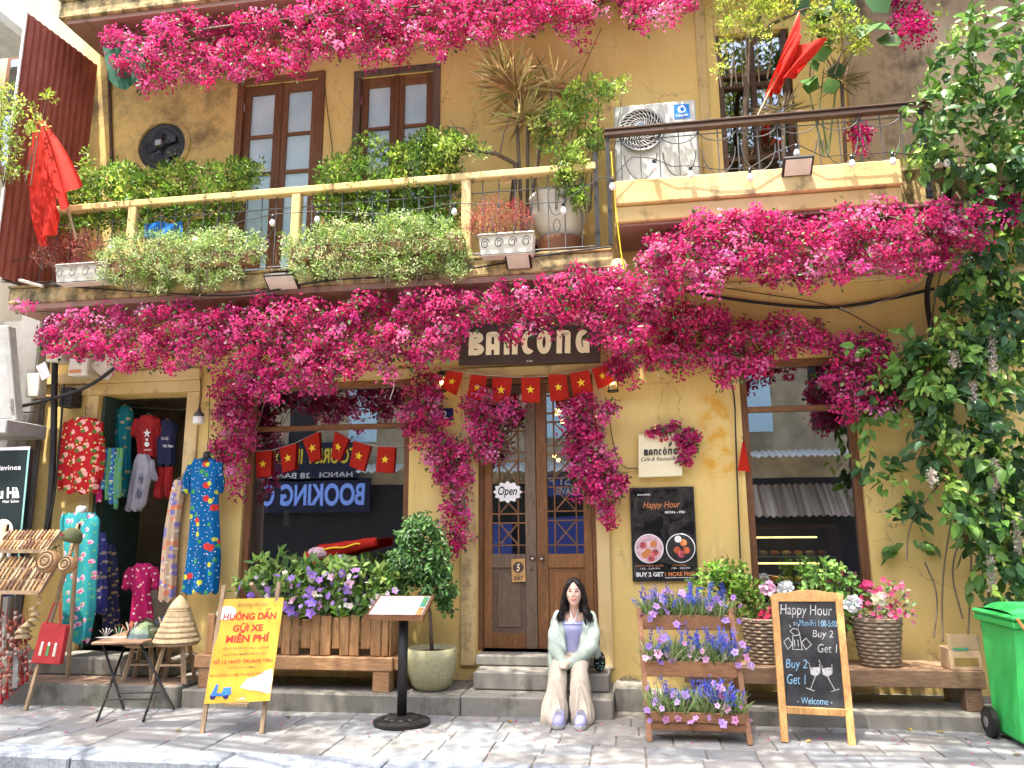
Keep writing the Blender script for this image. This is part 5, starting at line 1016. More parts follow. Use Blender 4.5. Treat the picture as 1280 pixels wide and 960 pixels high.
# green net under the top slab, blue cloth on the balcony
mb = MB(); G = [[PY(128 + i * 7 + j * 1.5, 58 + j * 9 + 3 * math.sin(i) - abs(i - 3) * j * .6, -.8 + .02 * math.sin(i * 2 + j)) for i in range(8)] for j in range(7)]; one('shade_net', mb.grid(G), 'green_net', 'dark green shade net bunched below the end of the top bougainvillea', 'net', smooth=True)
mb = MB(); G = [[PY(180 + i * 6, 278 + j * 4 + 2 * math.sin(i * 1.4), -.68 + .03 * math.sin(i * 1.7 + j)) for i in range(9)] for j in range(6)]; one('blue_cloth', mb.grid(G), 'casper_blue', 'crumpled blue cloth between the hedge and the trailing plant', 'cloth', smooth=True)
# ---- salon light box, salon sign, awning post
T = thing('light_box', 'white framed light box on the salon wall', 'light box', PY(8, 528, -.5)); P = ppanel((-16, 408), (10, 406), (20, 525), (-10, 528), -.55)
MB().slab([P.bl, P.br, P.tr, P.tl], -.12).build('body', 'grey_white', T, bevel=.01); P.quad(.05, .85, .03, .97, .003).build('face', 'grey_white', T); P.text('HAIR', .80, .98, .78, .95, 'sign_brown', T)
T = thing('salon_sign', 'dark salon sign board with a pale portrait, reading davines and Thu Hà', 'sign', PY(10, 790, -.55))
plain('salon_dark', (.012, .02, .022), .3, var=.2); plain('teal_edge', (.20, .40, .36), .5)
P = ppanel((-30, 562), (38, 560), (20, 745), (-34, 748), -.6); MB().slab([P.bl, P.br, P.tr, P.tl], -.06).build('board', 'salon_dark', T, bevel=.006)
P.quad(.965, 1.0, 0, 1, .004).build('edge', 'teal_edge', T); P.quad(.0, 1.0, -.01, .012, .005).build('edge', 'white', T)
P.text('davines', .40, .86, .115, .15, 'white', T, bold=.02); P.text('Thu Hà', .22, .88, .27, .345, 'white', T, bold=.035); P.text('Hair Salon', .56, .88, .355, .375, 'white', T)
P.disc(.62, .56, .17, .075, .004).build('portrait_hair', 'off_white', T); P.disc(.56, .57, .11, .06, .006).build('portrait_face', 'skin', T); P.disc(.5, .72, .26, .12, .0045).build('portrait_dress', 'white', T); P.quad(0, .96, .84, 1, .008).build('portrait_band', 'navy', T); P.text('HAIR', .5, .9, .88, .95, 'white', T, lift=.009)
for px in (-20, 22): MB().bar(PY(px, 745, -.57), PZ(px - 4, 862, .205), .04, .04).build('leg', 'iron_grey', T)
# ================================================================== THE CLOTHES SHOP
def printmat(name, ground, spots, rough=.75):
    """woven cloth with a flat print: spots = [(scale, radius, colour, seed offset)]"""
    t = NT(name); c = t.mix(t.ramp(t.noise(t.pos(), 6), [(.3, 0.), (.7, 1.)]), tuple(q * .85 for q in ground), ground)
    for sc_, rad, colr, off in spots:
        q = t.sep(t.pos()); cb = t.n.new('ShaderNodeCombineXYZ'); t.l.new(t.math('ADD', q[0], off), cb.inputs[0]); t.l.new(t.math('ADD', q[2], off * .7), cb.inputs[1]); mp = cb
        d = t.vor(mp.outputs[0], sc_, dim='2D'); d = t.math('ADD', d, t.math('MULTIPLY', t.noise(mp.outputs[0], sc_ * 2.2, 3), .22))
        c = t.mix(t.ramp(d, [(rad + .11, 1.), (rad + .14, 0.)]), c, colr)
    w = t.noise(t.pos(), 300, 2); t.color(c).set(rough, 0, .2); t.bump(w, .15, .002); return t
printmat('cloth_strawberry', (.46, .012, .016), [(8, .23, (.76, .36, .30), 0), (8, .17, (.09, .16, .03), .03), (12, .11, (.70, .60, .22), 3)])
printmat('cloth_turquoise', (.03, .30, .32), [(9, .20, (.70, .40, .50), 1), (9, .10, (.55, .08, .20), 1.01), (12, .12, (.12, .40, .15), 4)])
printmat('cloth_polka', (.0, .11, .30), [(19, .07, (.85, .85, .85), 0), (4.2, .13, (.60, .04, .03), 6.3), (5.5, .12, (.55, .58, .05), 2.3), (5.0, .10, (.06, .30, .08), 9.1)])
printmat('cloth_robe', (.62, .46, .30), [(9, .26, (.25, .22, .50), 0), (8, .20, (.70, .25, .12), 3), (10, .12, (.75, .70, .55), 5)])
printmat('cloth_teal', (.01, .20, .24), [(8, .14, (.35, .35, .20), 2)]); printmat('cloth_purple', (.045, .05, .22), [(10, .16, (.35, .30, .20), 2), (12, .10, (.4, .4, .5), 5)])
printmat('cloth_magenta', (.38, .01, .10), [(14, .13, (.62, .45, .40), 2)]); printmat('cloth_scarf', (.03, .11, .28), [(20, .2, (.15, .45, .25), 1), (14, .12, (.6, .55, .3), 4)]); printmat('cloth_scarf_green', (.10, .27, .10), [(20, .18, (.05, .25, .35), 1)]); printmat('cloth_black_gold', (.03, .03, .08), [(16, .2, (.3, .22, .08), 1)])
plain('cloth_red', (.34, .012, .014), .8); plain('cloth_navy', (.012, .016, .06), .8); plain('cloth_grey', (.38, .37, .42), .8); plain('mannequin', (.70, .68, .64), .4)
def garment(mb, rows, Y, depth=.07, folds=7, amp=.020, n=28, ph=0.0):
    """rows: (pixel y, left x, right x[, depth]) from the top down; a hollow sleeve of cloth with folds"""
    rr_ = []
    for i in range(len(rows) - 1):
        a, b = rows[i], rows[i + 1]
        for k in range(4): rr_.append([a[q] + (b[q] - a[q]) * k / 4 for q in range(3)])
    rr_.append(list(rows[-1])[:3]); G = []; m = len(rr_)
    for j, (py, xl, xr) in enumerate(rr_):
        a, b = PY(xl, py, Y), PY(xr, py, Y); c_ = (a + b) / 2; hw = abs(b.x - a.x) / 2; ring = []; g = j / m
        for k in range(n):
            t_ = 2 * math.pi * k / n; w = amp * (.3 + g) * math.sin(folds * t_ + ph + .8 * math.sin(g * 4)); ring.append(c_ + Vector(((hw + w * .35) * math.cos(t_) + .008 * math.sin(g * 9 + ph), (min(depth, hw * .8) + w) * math.sin(t_), w * .9)))
        G.append(ring)
    return mb.grid(G, True)
def hang(name, label, cat, parts, Y, mat, hook=None, depth=.07, group=None, extra=None, lateral=0):
    b = parts[0][1][-1]; T = thing(name, label, cat, PY((b[1] + b[2]) / 2, b[0], Y), group)
    for i, (pn, rows) in enumerate(parts): garment(MB(), rows, Y - (.01 if i else 0), depth if not i else depth * .7, ph=i * 1.3).build(pn, mat, T, smooth=True)
    if hook: MB().tube([PY(*hook[0], Y), PY(*hook[1], Y), PY(hook[1][0] + 4, hook[1][1] + 4, Y)], .004, 5).build('hanger_hook', 'iron', T); a = parts[0][1][0]; MB().tube([PY(a[1] - 3, a[0] + 5, Y - .005), PY((a[1] + a[2]) / 2, a[0] - 3, Y - .005), PY(a[2] + 3, a[0] + 5, Y - .005)], .008, 5).build('hanger', 'wood_easel', T)
    return T
hang('shirt', 'red shirt printed with strawberries hanging left of the shop doorway', 'shirt', [('body', [(523, 90, 118), (530, 82, 124), (545, 79, 127), (580, 78, 125), (616, 78, 121)]), ('sleeve', [(528, 80, 88), (560, 74, 83), (612, 73, 80)]), ('sleeve', [(528, 118, 128), (560, 122, 131), (600, 120, 129)])], -.14, 'cloth_strawberry', [(107, 524), (107, 508)])
T = hang('dress', 'turquoise dress with pink flowers on a white bust by the souvenir rack', 'dress', [('body', [(641, 86, 117), (650, 80, 123), (690, 81, 122), (720, 80, 121), (760, 79, 118), (802, 77, 110)]), ('sleeve', [(642, 78, 88), (665, 76, 84)])], -.42, 'cloth_turquoise')
MB().lathe([(.05, -.12), (.055, -.03), (.05, .0), (.035, .012)], PY(102, 634, -.42), 14).build('bust_neck', 'mannequin', T, smooth=True)
T = hang('dress', 'blue polka dot dress with flowers on a black bust right of the shop doorway', 'dress', [('body', [(574, 243, 268), (580, 239, 276), (600, 238, 275), (625, 240, 273), (660, 238, 274), (700, 232, 274), (741, 226, 271)]), ('sleeve', [(578, 236, 246), (600, 230, 240), (616, 228, 239)]), ('sleeve', [(578, 270, 278), (600, 272, 279), (616, 273, 279)])], -.26, 'cloth_polka')
MB().lathe([(.09, -.06), (.07, -.035), (.04, -.01), (.045, .03), (.025, .05)], PY(259, 570, -.26), 14).build('bust_neck', 'black', T, smooth=True); MB().tube([PY(259, 563, -.26), PY(261, 540, -.2), PY(262, 482, -.03)], .004, 5).build('chain', 'iron', T)
T = hang('dress', 'beige flowered robe hanging inside the right edge of the shop doorway', 'robe', [('body', [(600, 219, 230), (615, 214, 229), (660, 208, 224), (710, 203, 220), (751, 199, 217)])], -.12, 'cloth_robe', [(226, 601), (229, 592)])
hang('dress', 'dark teal long tunic hanging at the left inside the shop doorway', 'dress', [('body', [(508, 150, 162), (520, 144, 166), (560, 147, 163), (620, 143, 161)])], .28, 'cloth_teal', [(156, 509), (157, 500)])
T = hang('t_shirt', 'dark red t-shirt with a white star print hanging inside the shop doorway', 't-shirt', [('body', [(520, 178, 194), (528, 170, 199), (550, 172, 196), (572, 173, 194)]), ('sleeve', [(524, 168, 178), (545, 164, 174)]), ('sleeve', [(524, 192, 200), (546, 194, 203)])], .26, 'cloth_red', [(184, 520), (185, 504)])
P = ppanel((176, 535), (192, 535), (191, 566), (176, 566), .18); P.disc(.5, .22, .32, .2, .003, star=1).build('print', 'white', T); P.text('I', .4, .6, .42, .52, 'white', T); P.disc(.5, .66, .2, .1, .003).build('print', 'white', T); P.text('HANOI', .15, .85, .84, .92, 'white', T)
T = hang('t_shirt', 'navy t-shirt with small white writing hanging inside the shop doorway', 't-shirt', [('body', [(526, 203, 216), (534, 198, 222), (560, 198, 219), (582, 197, 217)])], .30, 'cloth_navy', [(210, 526), (211, 510)])
P = ppanel((200, 545), (218, 545), (217, 562), (200, 562), .22); P.text('Hà Nội', .1, .6, .05, .35, 'white', T); P.text('Việt Nam', .2, .95, .6, .9, 'white', T)
T = hang('t_shirt', 'grey t-shirt with blue script hanging under the red one inside the doorway', 't-shirt', [('body', [(568, 173, 184), (578, 168, 190), (600, 165, 189), (630, 160, 182), (638, 157, 176)]), ('sleeve', [(575, 186, 192), (600, 190, 196)])], .20, 'cloth_grey'); P = ppanel((174, 590), (183, 590), (178, 625), (168, 625), .12); P.text('Ha\nNoi', .1, .9, .05, .95, 'navy', T, shear=.3)
hang('trousers', 'dark red trousers hanging under the navy t-shirt inside the doorway', 'trousers', [('leg', [(584, 197, 207), (622, 193, 203)]), ('leg', [(584, 206, 216), (622, 207, 214)])], .32, 'cloth_red')
hang('dress', 'purple patterned dress hanging below the scarves inside the doorway', 'dress', [('body', [(666, 122, 131), (700, 119, 134), (766, 117, 131)])], -.05, 'cloth_purple'); hang('dress', 'black and gold dress hanging behind the purple dress inside the doorway', 'dress', [('body', [(680, 133, 142), (720, 131, 148), (785, 130, 148)])], .12, 'cloth_black_gold')
T = hang('dress', 'magenta dress with white leaves and short sleeves low in the doorway', 'dress', [('skirt', [(704, 173, 185), (711, 164, 193), (725, 166, 190), (745, 168, 188), (765, 165, 189), (787, 161, 190)]), ('sleeve', [(709, 160, 169), (722, 156, 168), (736, 153, 165)]), ('sleeve', [(709, 188, 197), (722, 190, 201), (736, 192, 203)])], -.02, 'cloth_magenta')
for i, (xl, xr, b, m_) in enumerate(((121, 128, 628, 'cloth_magenta'), (127, 133, 612, 'cloth_scarf'), (132, 138, 625, 'cloth_scarf_green'), (137, 143, 630, 'cloth_scarf'), (143, 148, 636, 'cloth_scarf_green'), (147, 152, 622, 'cloth_scarf_green'))):
    Y_ = -.10 - .015 * (i % 2); o = one('scarf', garment(MB(), [(560, xl + 3, xr + 2), (575, xl + 1, xr + 1), (b - 15, xl - 1, xr), (b, xl - 2, xr - 2)], Y_, .02, 3, .006, 14), m_, ['magenta scarf', 'blue patterned scarf', 'pale green scarf', 'dark blue scarf', 'long green edged scarf', 'bright green scarf'][i] + [' beside the strawberry shirt', ' second from the strawberry shirt', ' third from the strawberry shirt', ' fourth from the strawberry shirt', ' fifth from the strawberry shirt', ' furthest from the strawberry shirt'][i], 'scarf', 'scarves at the shop doorway', smooth=True)
one('clothes_rail', MB().tube([PY(140, 508, .30), PY(236, 512, .34)], .012, 8), 'iron', 'thin dark rail the shirts hang from inside the doorway', 'rail')
T = thing('shop_door', 'dark green door leaf folded back inside the clothes shop doorway', 'door', (-4.85, .35, .4)); plain('green_paint', (.03, .06, .045), .6)
box(-4.895, -4.855, .03, .85, .39, shop[3] - .01).build('leaf', 'green_paint', T, bevel=.004)
for zz in (.5, 1.4, 2.3): box(-4.852, -4.845, .12, .76, zz, zz + .7).build('panel', 'green_paint', T, bevel=.004)
T = thing('display_case', 'glass souvenir case with lacquer jars inside the clothes shop', 'cabinet', (-4.05, .6, .38)); box(-4.35, -3.82, .4, .8, .38, 1.0).build('body', 'room_shop', T, bevel=.01); box(-4.35, -3.82, .4, .8, 1.003, 1.02).build('top', 'glass_clear', T)
for i in range(4): pot(['brown lacquer jar', 'red lacquer jar', 'dark lacquer jar', 'tall tan jar'][i] + ' on the souvenir case in the shop', Vector((-4.28 + i * .13, .55, 1.02)), [(.03, 0), (.05, .05), (.05, .13), (.03, .18), (.032, .2)], ['rattan', 'cloth_red', 'wood_rail', 'hat_palm'][i], 'jars in the clothes shop', 10)
# ---- souvenir rack
RX0, RX1 = X(-30, 700, -.95), X(76, 700, -.95)
T = thing('souvenir_rack', 'tilted bamboo souvenir rack full of small whistles at the shop corner', 'rack', ((RX0 + RX1) / 2, -.85, .205)); SR = T
def trayp(pyt, pyb, xr, Yb, Yf, hh): return PY(xr, pyt, Yb), PY(xr, pyb, Yf)
trays = [((664, 690), -.72, -.90), ((697, 742), -.86, -1.10)]
W = []
for (a, b), Yb, Yf in trays:
    p0, p1 = PY(76, a, Yb), PY(68, b, Yf); x1 = p0.x; q = [Vector((RX0, p1.y, p1.z)), Vector((x1, p1.y, p1.z)), Vector((x1, p0.y, p0.z)), Vector((RX0, p0.y, p0.z))]
    MB().slab(q, -.015).build('tray', 'wood_easel', T); MB().bar(q[0] + Vector((0, -.01, .01)), q[1] + Vector((0, -.01, .01)), .02, .035).build('tray_lip', 'wood_stool', T)
    MB().bar(q[1], q[2], .02, .04).build('tray_side', 'wood_stool', T); W.append(q)
for xx in (RX0 + .05, X(76, 700, -.9) - .03):
    MB().bar((xx, -1.12, .0 if False else .205 if False else .0), (xx, -.66, Z(60, 655, -.66)), .03, .03).build('leg', 'wood_easel', T); MB().bar((xx, -.60, .205), (xx, -.66, Z(60, 655, -.66)), .03, .03).build('leg', 'wood_easel', T)
mb = MB(); mb.tube([(0, 0, 0), (0, 0, .09)], .010, 6); mb.tube([(0, 0, .03), (0, 0, .045)], .0125, 6); mb.ball((0, 0, .1), .012, 6, 4)
w0 = None; cnt = 0
for ti, q in enumerate(W):
    nrow = 2 if ti == 0 else 3
    for r_ in range(nrow):
        for k in range(17):
            u = (k + .5 + random.uniform(-.15, .15)) / 17; v_ = (r_ + .12) / nrow; p = q[0].lerp(q[1], u).lerp(q[3].lerp(q[2], u), v_); d = (q[3] - q[0]).normalized(); nrm = (q[1] - q[0]).cross(q[3] - q[0]).normalized(); p = p + nrm * (.018)
            if p.x < -5.25: continue
            s_ = d.cross(nrm); sc_ = (q[3] - q[0]).length / nrow / .12
            M_ = Matrix(((s_.x, nrm.x, d.x * sc_, p.x), (s_.y, nrm.y, d.y * sc_, p.y), (s_.z, nrm.z, d.z * sc_, p.z), (0, 0, 0, 1)))
            if w0 is None:
                w0 = MB(); w0.v, w0.f = mb.v, mb.f; me0 = {m_: w0.mesh('whistle') for m_ in ('hat_palm', 'wood_pine', 'wood_frame')}
                for m_, me in me0.items(): me.materials.append(MAT[m_])
            me = me0[random.choice(list(me0))]; o = bpy.data.objects.new('whistle', me); COL.objects.link(o); o.matrix_basis = M_
            tag(o, 'small turned wooden whistle in the ' + ('upper' if ti == 0 else 'lower') + ' souvenir tray, ' + (['row at the lip', 'row at the back'] if ti == 0 else ['row at the lip', 'middle row', 'row at the back'])[r_], 'whistle', 'whistles on the souvenir rack')
def rattan_bag(px, py, r_px, Y, lab):
    c_ = PY(px, py, Y); r_ = r_px / 130; T = thing('rattan_bag', lab, 'bag', c_ - Vector((0, 0, r_)), 'round rattan bags'); Mx = Matrix.Rotation(R(78), 4, 'X')
    MB().lathe([(r_ * .9, 0), (r_, .02), (r_, .07), (r_ * .9, .09)], c_, 26, Mx).build('body', 'rattan', T, smooth=True)
    for k in range(1, 5): MB().tube([c_ + Mx @ Vector((r_ * .2 * k * math.cos(u), r_ * .2 * k * math.sin(u), .092)) for u in xline(0, 6.2832, 20)], .005, 4).build('coil', 'hat_palm' if k % 2 else 'wood_rail', T)
    MB().tube([c_ + Vector((-r_ * .8, 0, r_ * .5)), c_ + Vector((0, .04, r_ * 1.9)), c_ + Vector((r_ * .8, 0, r_ * .5))], .005, 5).build('strap', 'rattan', T)
rattan_bag(64, 703, 14, -1.12, 'larger round rattan bag hanging on the corner of the souvenir rack'); rattan_bag(88, 707, 11, -1.08, 'smaller round rattan bag with a blue rosette beside the souvenir rack')
T = thing('cap', 'olive green baseball cap hanging on the corner of the souvenir rack', 'cap', PY(86, 682, -.98)); plain('olive', (.10, .11, .045), .8); c_ = PY(88, 676, -.98)
MB().lathe([(.10, 0), (.10, .04), (.085, .09), (.05, .12), (.005, .13)], c_, 18, Matrix.Rotation(R(18), 4, 'Y')).build('crown', 'olive', T, smooth=True)
G = [[c_ + Vector((-.05 - .09 * math.cos(a) * r_, -.03 - .07 * r_ + .05 * math.sin(a), -.02 - .05 * r_)) for a in xline(-1.3, 1.3, 8)] for r_ in (0.4, .7, 1.05)]; MB().grid(G).build('peak', 'olive', T, smooth=True); MB().ball(c_ + Vector((-.02, -.1, .06)), (.018, .006, .012)).build('badge', 'cloth_red', T)
T = thing('tote_bag', 'red paper tote bag with little embroidered figures below the souvenir rack', 'bag', PY(60, 832, -1.05)); plain('tote_red', (.42, .03, .03), .7)
P = ppanel((52, 778), (83, 782), (74, 831), (38, 829), -1.05); MB().slab([P.bl, P.br, P.tr, P.tl], -.06).build('body', 'tote_red', T, bevel=.006)
for u in (.25, .5, .75): P.disc(u, .5, .05, .05, .004).build('figure_head', 'white', T); P.quad(u - .05, u + .05, .55, .8, .004).build('figure', 'cloth_scarf_green' if u == .5 else 'off_white', T)
MB().tube([P.at(.2, 0), P.at(.3, -.5), P.at(.55, -.55), P.at(.75, 0)], .008, 5).build('handle', 'tote_red', T)
T = thing('hat_string', 'string of tiny conical palm hats hanging from the souvenir rack', 'souvenir', PY(40, 800, -1.0)); MB().tube([PY(52, 744, -1.0), PY(40, 775, -1.0), PY(30, 802, -1.0)], .003, 4).build('cord', 'cloth_red', T)
for k in range(8): c_ = PY(50 - 20 * k / 7 + random.uniform(-4, 4), 748 + 7 * k, -1.02); rr_ = .03 + .008 * k; MB().lathe([(rr_, 0), (.003, rr_ * .8)], c_, 12).build('hat', 'hat_palm', T, smooth=True)
plain('bead_red', (.30, .075, .05), .6, var=.7, scale=30); plain('bead_pale', (.42, .30, .24), .6, var=.4, scale=30)
for k, px in enumerate((2, 9, 16, 22, 28, 34)):
    T = thing('charm_string', 'hanging string of red tassels and shells, number ' + ['one', 'two', 'three', 'four', 'five', 'six'][k] + ' from the salon sign', 'souvenir', PY(px, 880 - 4 * k, -.98), 'charm strings under the souvenir rack')
    mb = MB(); mb2 = MB(); y1 = 880 - 6 * k
    for py in np.arange(766 + (k % 3) * 5, y1, 3.2):
        c_ = PY(px + random.uniform(-5, 5), py, -.98 + random.uniform(-.04, .04)); (mb if random.random() < .65 else mb2).ball(c_, (random.uniform(.012, .024), .015, random.uniform(.015, .024)), 6, 4)
    mb.build('bead', 'bead_red', T)['kind'] = 'stuff'
    if mb2.v: mb2.build('shell', 'bead_pale', T)['kind'] = 'stuff'
    MB().tube([PY(px, y1 - 22, -.985), PY(px, y1, -.985)], [.006, .014], 6).build('tassel', 'cloth_red', T)
    MB().tube([PY(px, 760, -.98), PY(px, y1, -.98)], .003, 4).build('cord', 'cloth_red', T)
# ---- stools and hats
def stool(cx, cy, h, r_, zb, lab):
    T = thing('stool', lab, 'stool', (cx, cy, zb), 'round wooden stools'); MB().lathe([(r_ * .92, h - .035), (r_, h - .02), (r_, h - .005), (r_ * .95, h)], (cx, cy, zb), 22).build('seat', 'wood_stool', T, smooth=True)
    for k in range(4):
        a = R(45 + 90 * k + 12); MB().bar((cx + r_ * .6 * math.cos(a), cy + r_ * .6 * math.sin(a), zb + h - .035), (cx + r_ * 1.0 * math.cos(a), cy + r_ * 1.0 * math.sin(a), zb), .035, .03).build('leg', 'wood_stool', T)
        b = R(135 + 90 * k + 12); MB().bar((cx + r_ * .8 * math.cos(a), cy + r_ * .8 * math.sin(a), zb + h * .45), (cx + r_ * .8 * math.cos(b), cy + r_ * .8 * math.sin(b), zb + h * .45), .018, .018).build('stretcher', 'wood_stool', T)
    return Vector((cx, cy, zb + h))
s1 = PZ(236, 846, .205); tp1 = stool(s1.x, -.66, .38, .21, .205, 'round wooden stool carrying the stack of conical hats'); s2 = PZ(192, 846, .205); tp2 = stool(s2.x, -.62, .36, .2, .205, 'round wooden stool behind the folding table')
plain('plastic_wrap', (.5, .5, .46), .15, var=.1)
for k in range(6):
    rr_ = .225 - .020 * k; T = one('conical_hat', MB().lathe([(rr_, 0), (rr_ * .99, .012), (rr_ * .72, .09), (rr_ * .3, .16), (.004, .19)], tp1 + Vector((0, 0, .004 + .05 * k)), 26, cap=False), 'hat_palm', ['bottom', 'second', 'third', 'fourth', 'fifth', 'topmost'][k] + ' woven conical hat of the stack on the stool', 'hat', 'stacked conical hats', smooth=True)
    for q in (.35, .65): r2 = rr_ * (.99 - q * .27) + .003; MB().tube([tp1 + Vector((r2 * math.cos(u), r2 * math.sin(u), .004 + .05 * k + .012 + .078 * q)) for u in xline(0, 6.2832, 24)], .003, 4).build('rib_ring', 'rattan', T)
T = thing('wrapped_hat', 'green embroidered hat wrapped in clear plastic on the rear stool', 'hat', tp2); printmat('cloth_hat', (.22, .28, .14), [(10, .2, (.55, .25, .2), 1), (12, .15, (.5, .5, .35), 3)])
MB().lathe([(.17, .0), (.165, .03), (.13, .12), (.06, .18), (.004, .20)], tp2 + Vector((.02, -.05, .003)), 20).build('crown', 'cloth_hat', T, smooth=True); MB().lathe([(.19, .0), (.185, .04), (.15, .14), (.07, .21), (.01, .24)], tp2 + Vector((.02, -.05, .001)), 14, cap=False).build('wrap', 'glass_clear', T)
# ---- folding table with pop-up cards
tz = .62; fa, fb = PZ(118, 800, tz), PZ(180, 800, tz); T = thing('folding_table', 'small folding table with dark crossed metal legs in front of the shop', 'table', (-3.05, -1.1, 0))
a, b, c_, d = PZ(114, 803, tz), PZ(178, 802, tz), PZ(226, 787, tz), PZ(160, 787, tz); MB().slab([a, b, c_, d], -.025).build('top', 'wood_bench_old', T, bevel=.005)
l = [PZ(121, 903, 0), PZ(179, 903, 0), PZ(218, 888, 0), PZ(155, 888, 0)]; u_ = [a.lerp(c_, .12), b.lerp(d, .12), c_.lerp(a, .12), d.lerp(b, .12)]
for p, q in ((u_[0], l[3]), (u_[1], l[2]), (u_[2], l[1]), (u_[3], l[0])): p = p - Vector((0, 0, .03)); MB().tube([p, p.lerp(q, .5), p.lerp(q, .82), q + Vector((0, 0, .012))], .012, 7).build('leg', 'iron', T)
MB().tube([l[3].lerp(u_[0], .25), l[2].lerp(u_[1], .25)], .009, 6).build('stretcher', 'iron', T); MB().tube([l[0].lerp(u_[3], .22), l[1].lerp(u_[2], .22)], .009, 6).build('stretcher', 'iron', T)
for i, (px, py, s_, m_, lab) in enumerate(((132, 797, .09, 'white', 'white pop-up paper card with a tiny ship on the folding table'), (148, 797, .10, 'cloth_scarf_green', 'green pop-up paper card on the folding table'), (163, 797, .15, 'orange_print', 'red and gold pop-up paper pagoda on the folding table'), (187, 793, .12, 'off_white', 'white and yellow pop-up paper card on the folding table'), (203, 788, .14, 'casper_blue', 'blue fan shaped paper card on the folding table'))):
    c_ = PZ(px, py, tz + .001); T = thing('paper_card', lab, 'card', c_, 'pop-up cards'); MB().add([c_ + Vector(q) for q in ((-s_, -.04, .002), (s_ * .8, -.06, .002), (s_, .06, .004), (-s_ * .8, .06, .004))], [(0, 1, 2, 3)]).build('base', 'off_white', T)
    for k in range(5):
        a_ = R(-60 + 30 * k); MB().add([c_ + Vector((0, 0, .004)), c_ + Vector((s_ * .5 * math.sin(a_ - .2), .02 * k - .04, s_ * .95 * math.cos(a_ * .6))), c_ + Vector((s_ * .6 * math.sin(a_), .02 * k - .045, s_ * 1.1 * math.cos(a_ * .6))), c_ + Vector((s_ * .5 * math.sin(a_ + .2), .02 * k - .04, s_ * .95 * math.cos(a_ * .6)))], [(0, 1, 2, 3)]).build('fold', m_ if k % 2 == 0 else 'off_white', T)
# ---- yellow parking sign on an easel
EY = PZ(255, 916, 0); T = thing('parking_sign', 'yellow parking notice banner in Vietnamese leaning on a wooden easel', 'sign', (EY.x + .25, EY.y + .1, 0))
plain('sign_yellow2', (.62, .355, .035), .45, var=.03); plain('sign_red', (.55, .03, .015), .5); plain('sign_red_soft', (.50, .10, .03), .5); plain('scooter_blue', (.03, .16, .55), .5); plain('print_grey', (.25, .17, .05), .5)
pb_l, pb_r = PZ(250, 918, 0), PZ(325, 918, 0); yb = pb_l.y
def onsign(px, py, yb=yb):                        # plane leaning back 14 degrees from the feet
    d = ray(px, py); n_ = np.array([0, math.cos(R(14)), -math.sin(R(14))]); p0 = np.array([0, yb, 0.0]); t_ = ((p0 - CAM) @ n_) / (d @ n_); return Vector(CAM + d * t_)
P = Panel(onsign(277, 749), onsign(355, 747), onsign(337, 876), onsign(255, 880)); MB().slab([P.bl, P.br, P.tr, P.tl], -.006).build('banner', 'sign_yellow2', T)
for u0, u1, v0, v1, t_, m_, bo, sh in ((.28, .80, .035, .10, 'Bancông xin chào!', 'print_grey', 0, .3), (.08, .92, .125, .215, 'HƯỚNG DÂN', 'sign_red', .035, 0), (.26, .74, .24, .33, 'GỬI XE', 'sign_red', .035, 0), (.18, .86, .345, .435, 'MIÊN PHÍ', 'sign_red', .035, 0), (.16, .88, .475, .505, 'QUÝ KHÁCH VUI LÒNG', 'print_grey', .005, 0), (.18, .84, .53, .56, 'GỬI XE MIÊN PHÍ TAI', 'print_grey', .005, 0), (.04, .96, .585, .635, 'SỐ 12 NGÕ TRUNG YÊN', 'sign_red_soft', .03, 0), (.3, .72, .66, .69, '(CÁCH 10M )', 'print_grey', .005, 0)): P.text(t_, u0, u1, v0, v1, m_, T, bold=bo, shear=sh)
P.line([(.74, .122), (.765, .108), (.79, .116), (.815, .100)], .008).build('accent', 'sign_red', T); P.line([(.385, .343), (.41, .330), (.435, .338), (.46, .323)], .008).build('accent', 'sign_red', T)
P.disc(.96, .81, .04, .06, .0028).build('cloud', 'white', T); mb = MB()
mb.add([P.at(u, v_, .003) for u, v_ in ((.52, .86), (.62, .78), (.74, .77), (.86, .72), (.985, .70), (.995, .93), (.96, .93), (.8, .9), (.66, .89))], [tuple(range(9))]); mb.build('cloud', 'white', T); P.text('BANCÔNG CAM ƠN QUÝ KHÁCH!', .02, .96, .725, .755, 'sign_red_soft', T, bold=.01, lift=.004)
P.disc(.12, .14, .16, .07, .0025).build('cloud', 'white', T); P.quad(.56, .60, .955, .965, .003).build('dash', 'white', T)
for u in (.12, .32): P.disc(u, .935, .045, .03, .004).build('scooter_wheel', 'navy', T)
mb = MB(); mb.add([P.at(u, v_, .0045) for u, v_ in ((.08, .93), (.12, .86), (.15, .82), (.18, .83), (.17, .905), (.25, .91), (.27, .86), (.38, .855), (.40, .92), (.28, .935))], [tuple(range(10))]); mb.build('scooter', 'scooter_blue', T)
P.text('PARKING', .5, .64, .965, .98, 'white', T)
for a, b in (((277, 749), (250, 918)), ((346, 745), (325, 918))): MB().bar(onsign(*a) + Vector((0, .03, .12)), PZ(b[0], b[1], 0) + Vector((0, .03, 0)), .035, .025).build('leg', 'wood_easel', T)
MB().bar(onsign(310, 730) + Vector((0, .06, 0)), PZ(372, 862, 0) + Vector((0, .25, 0)), .03, .025).build('rear_leg', 'wood_easel', T); MB().bar(onsign(283, 880) + Vector((0, -.02, 0)), onsign(312, 880) + Vector((0, -.02, 0)), .04, .02).build('ledge', 'wood_easel', T)
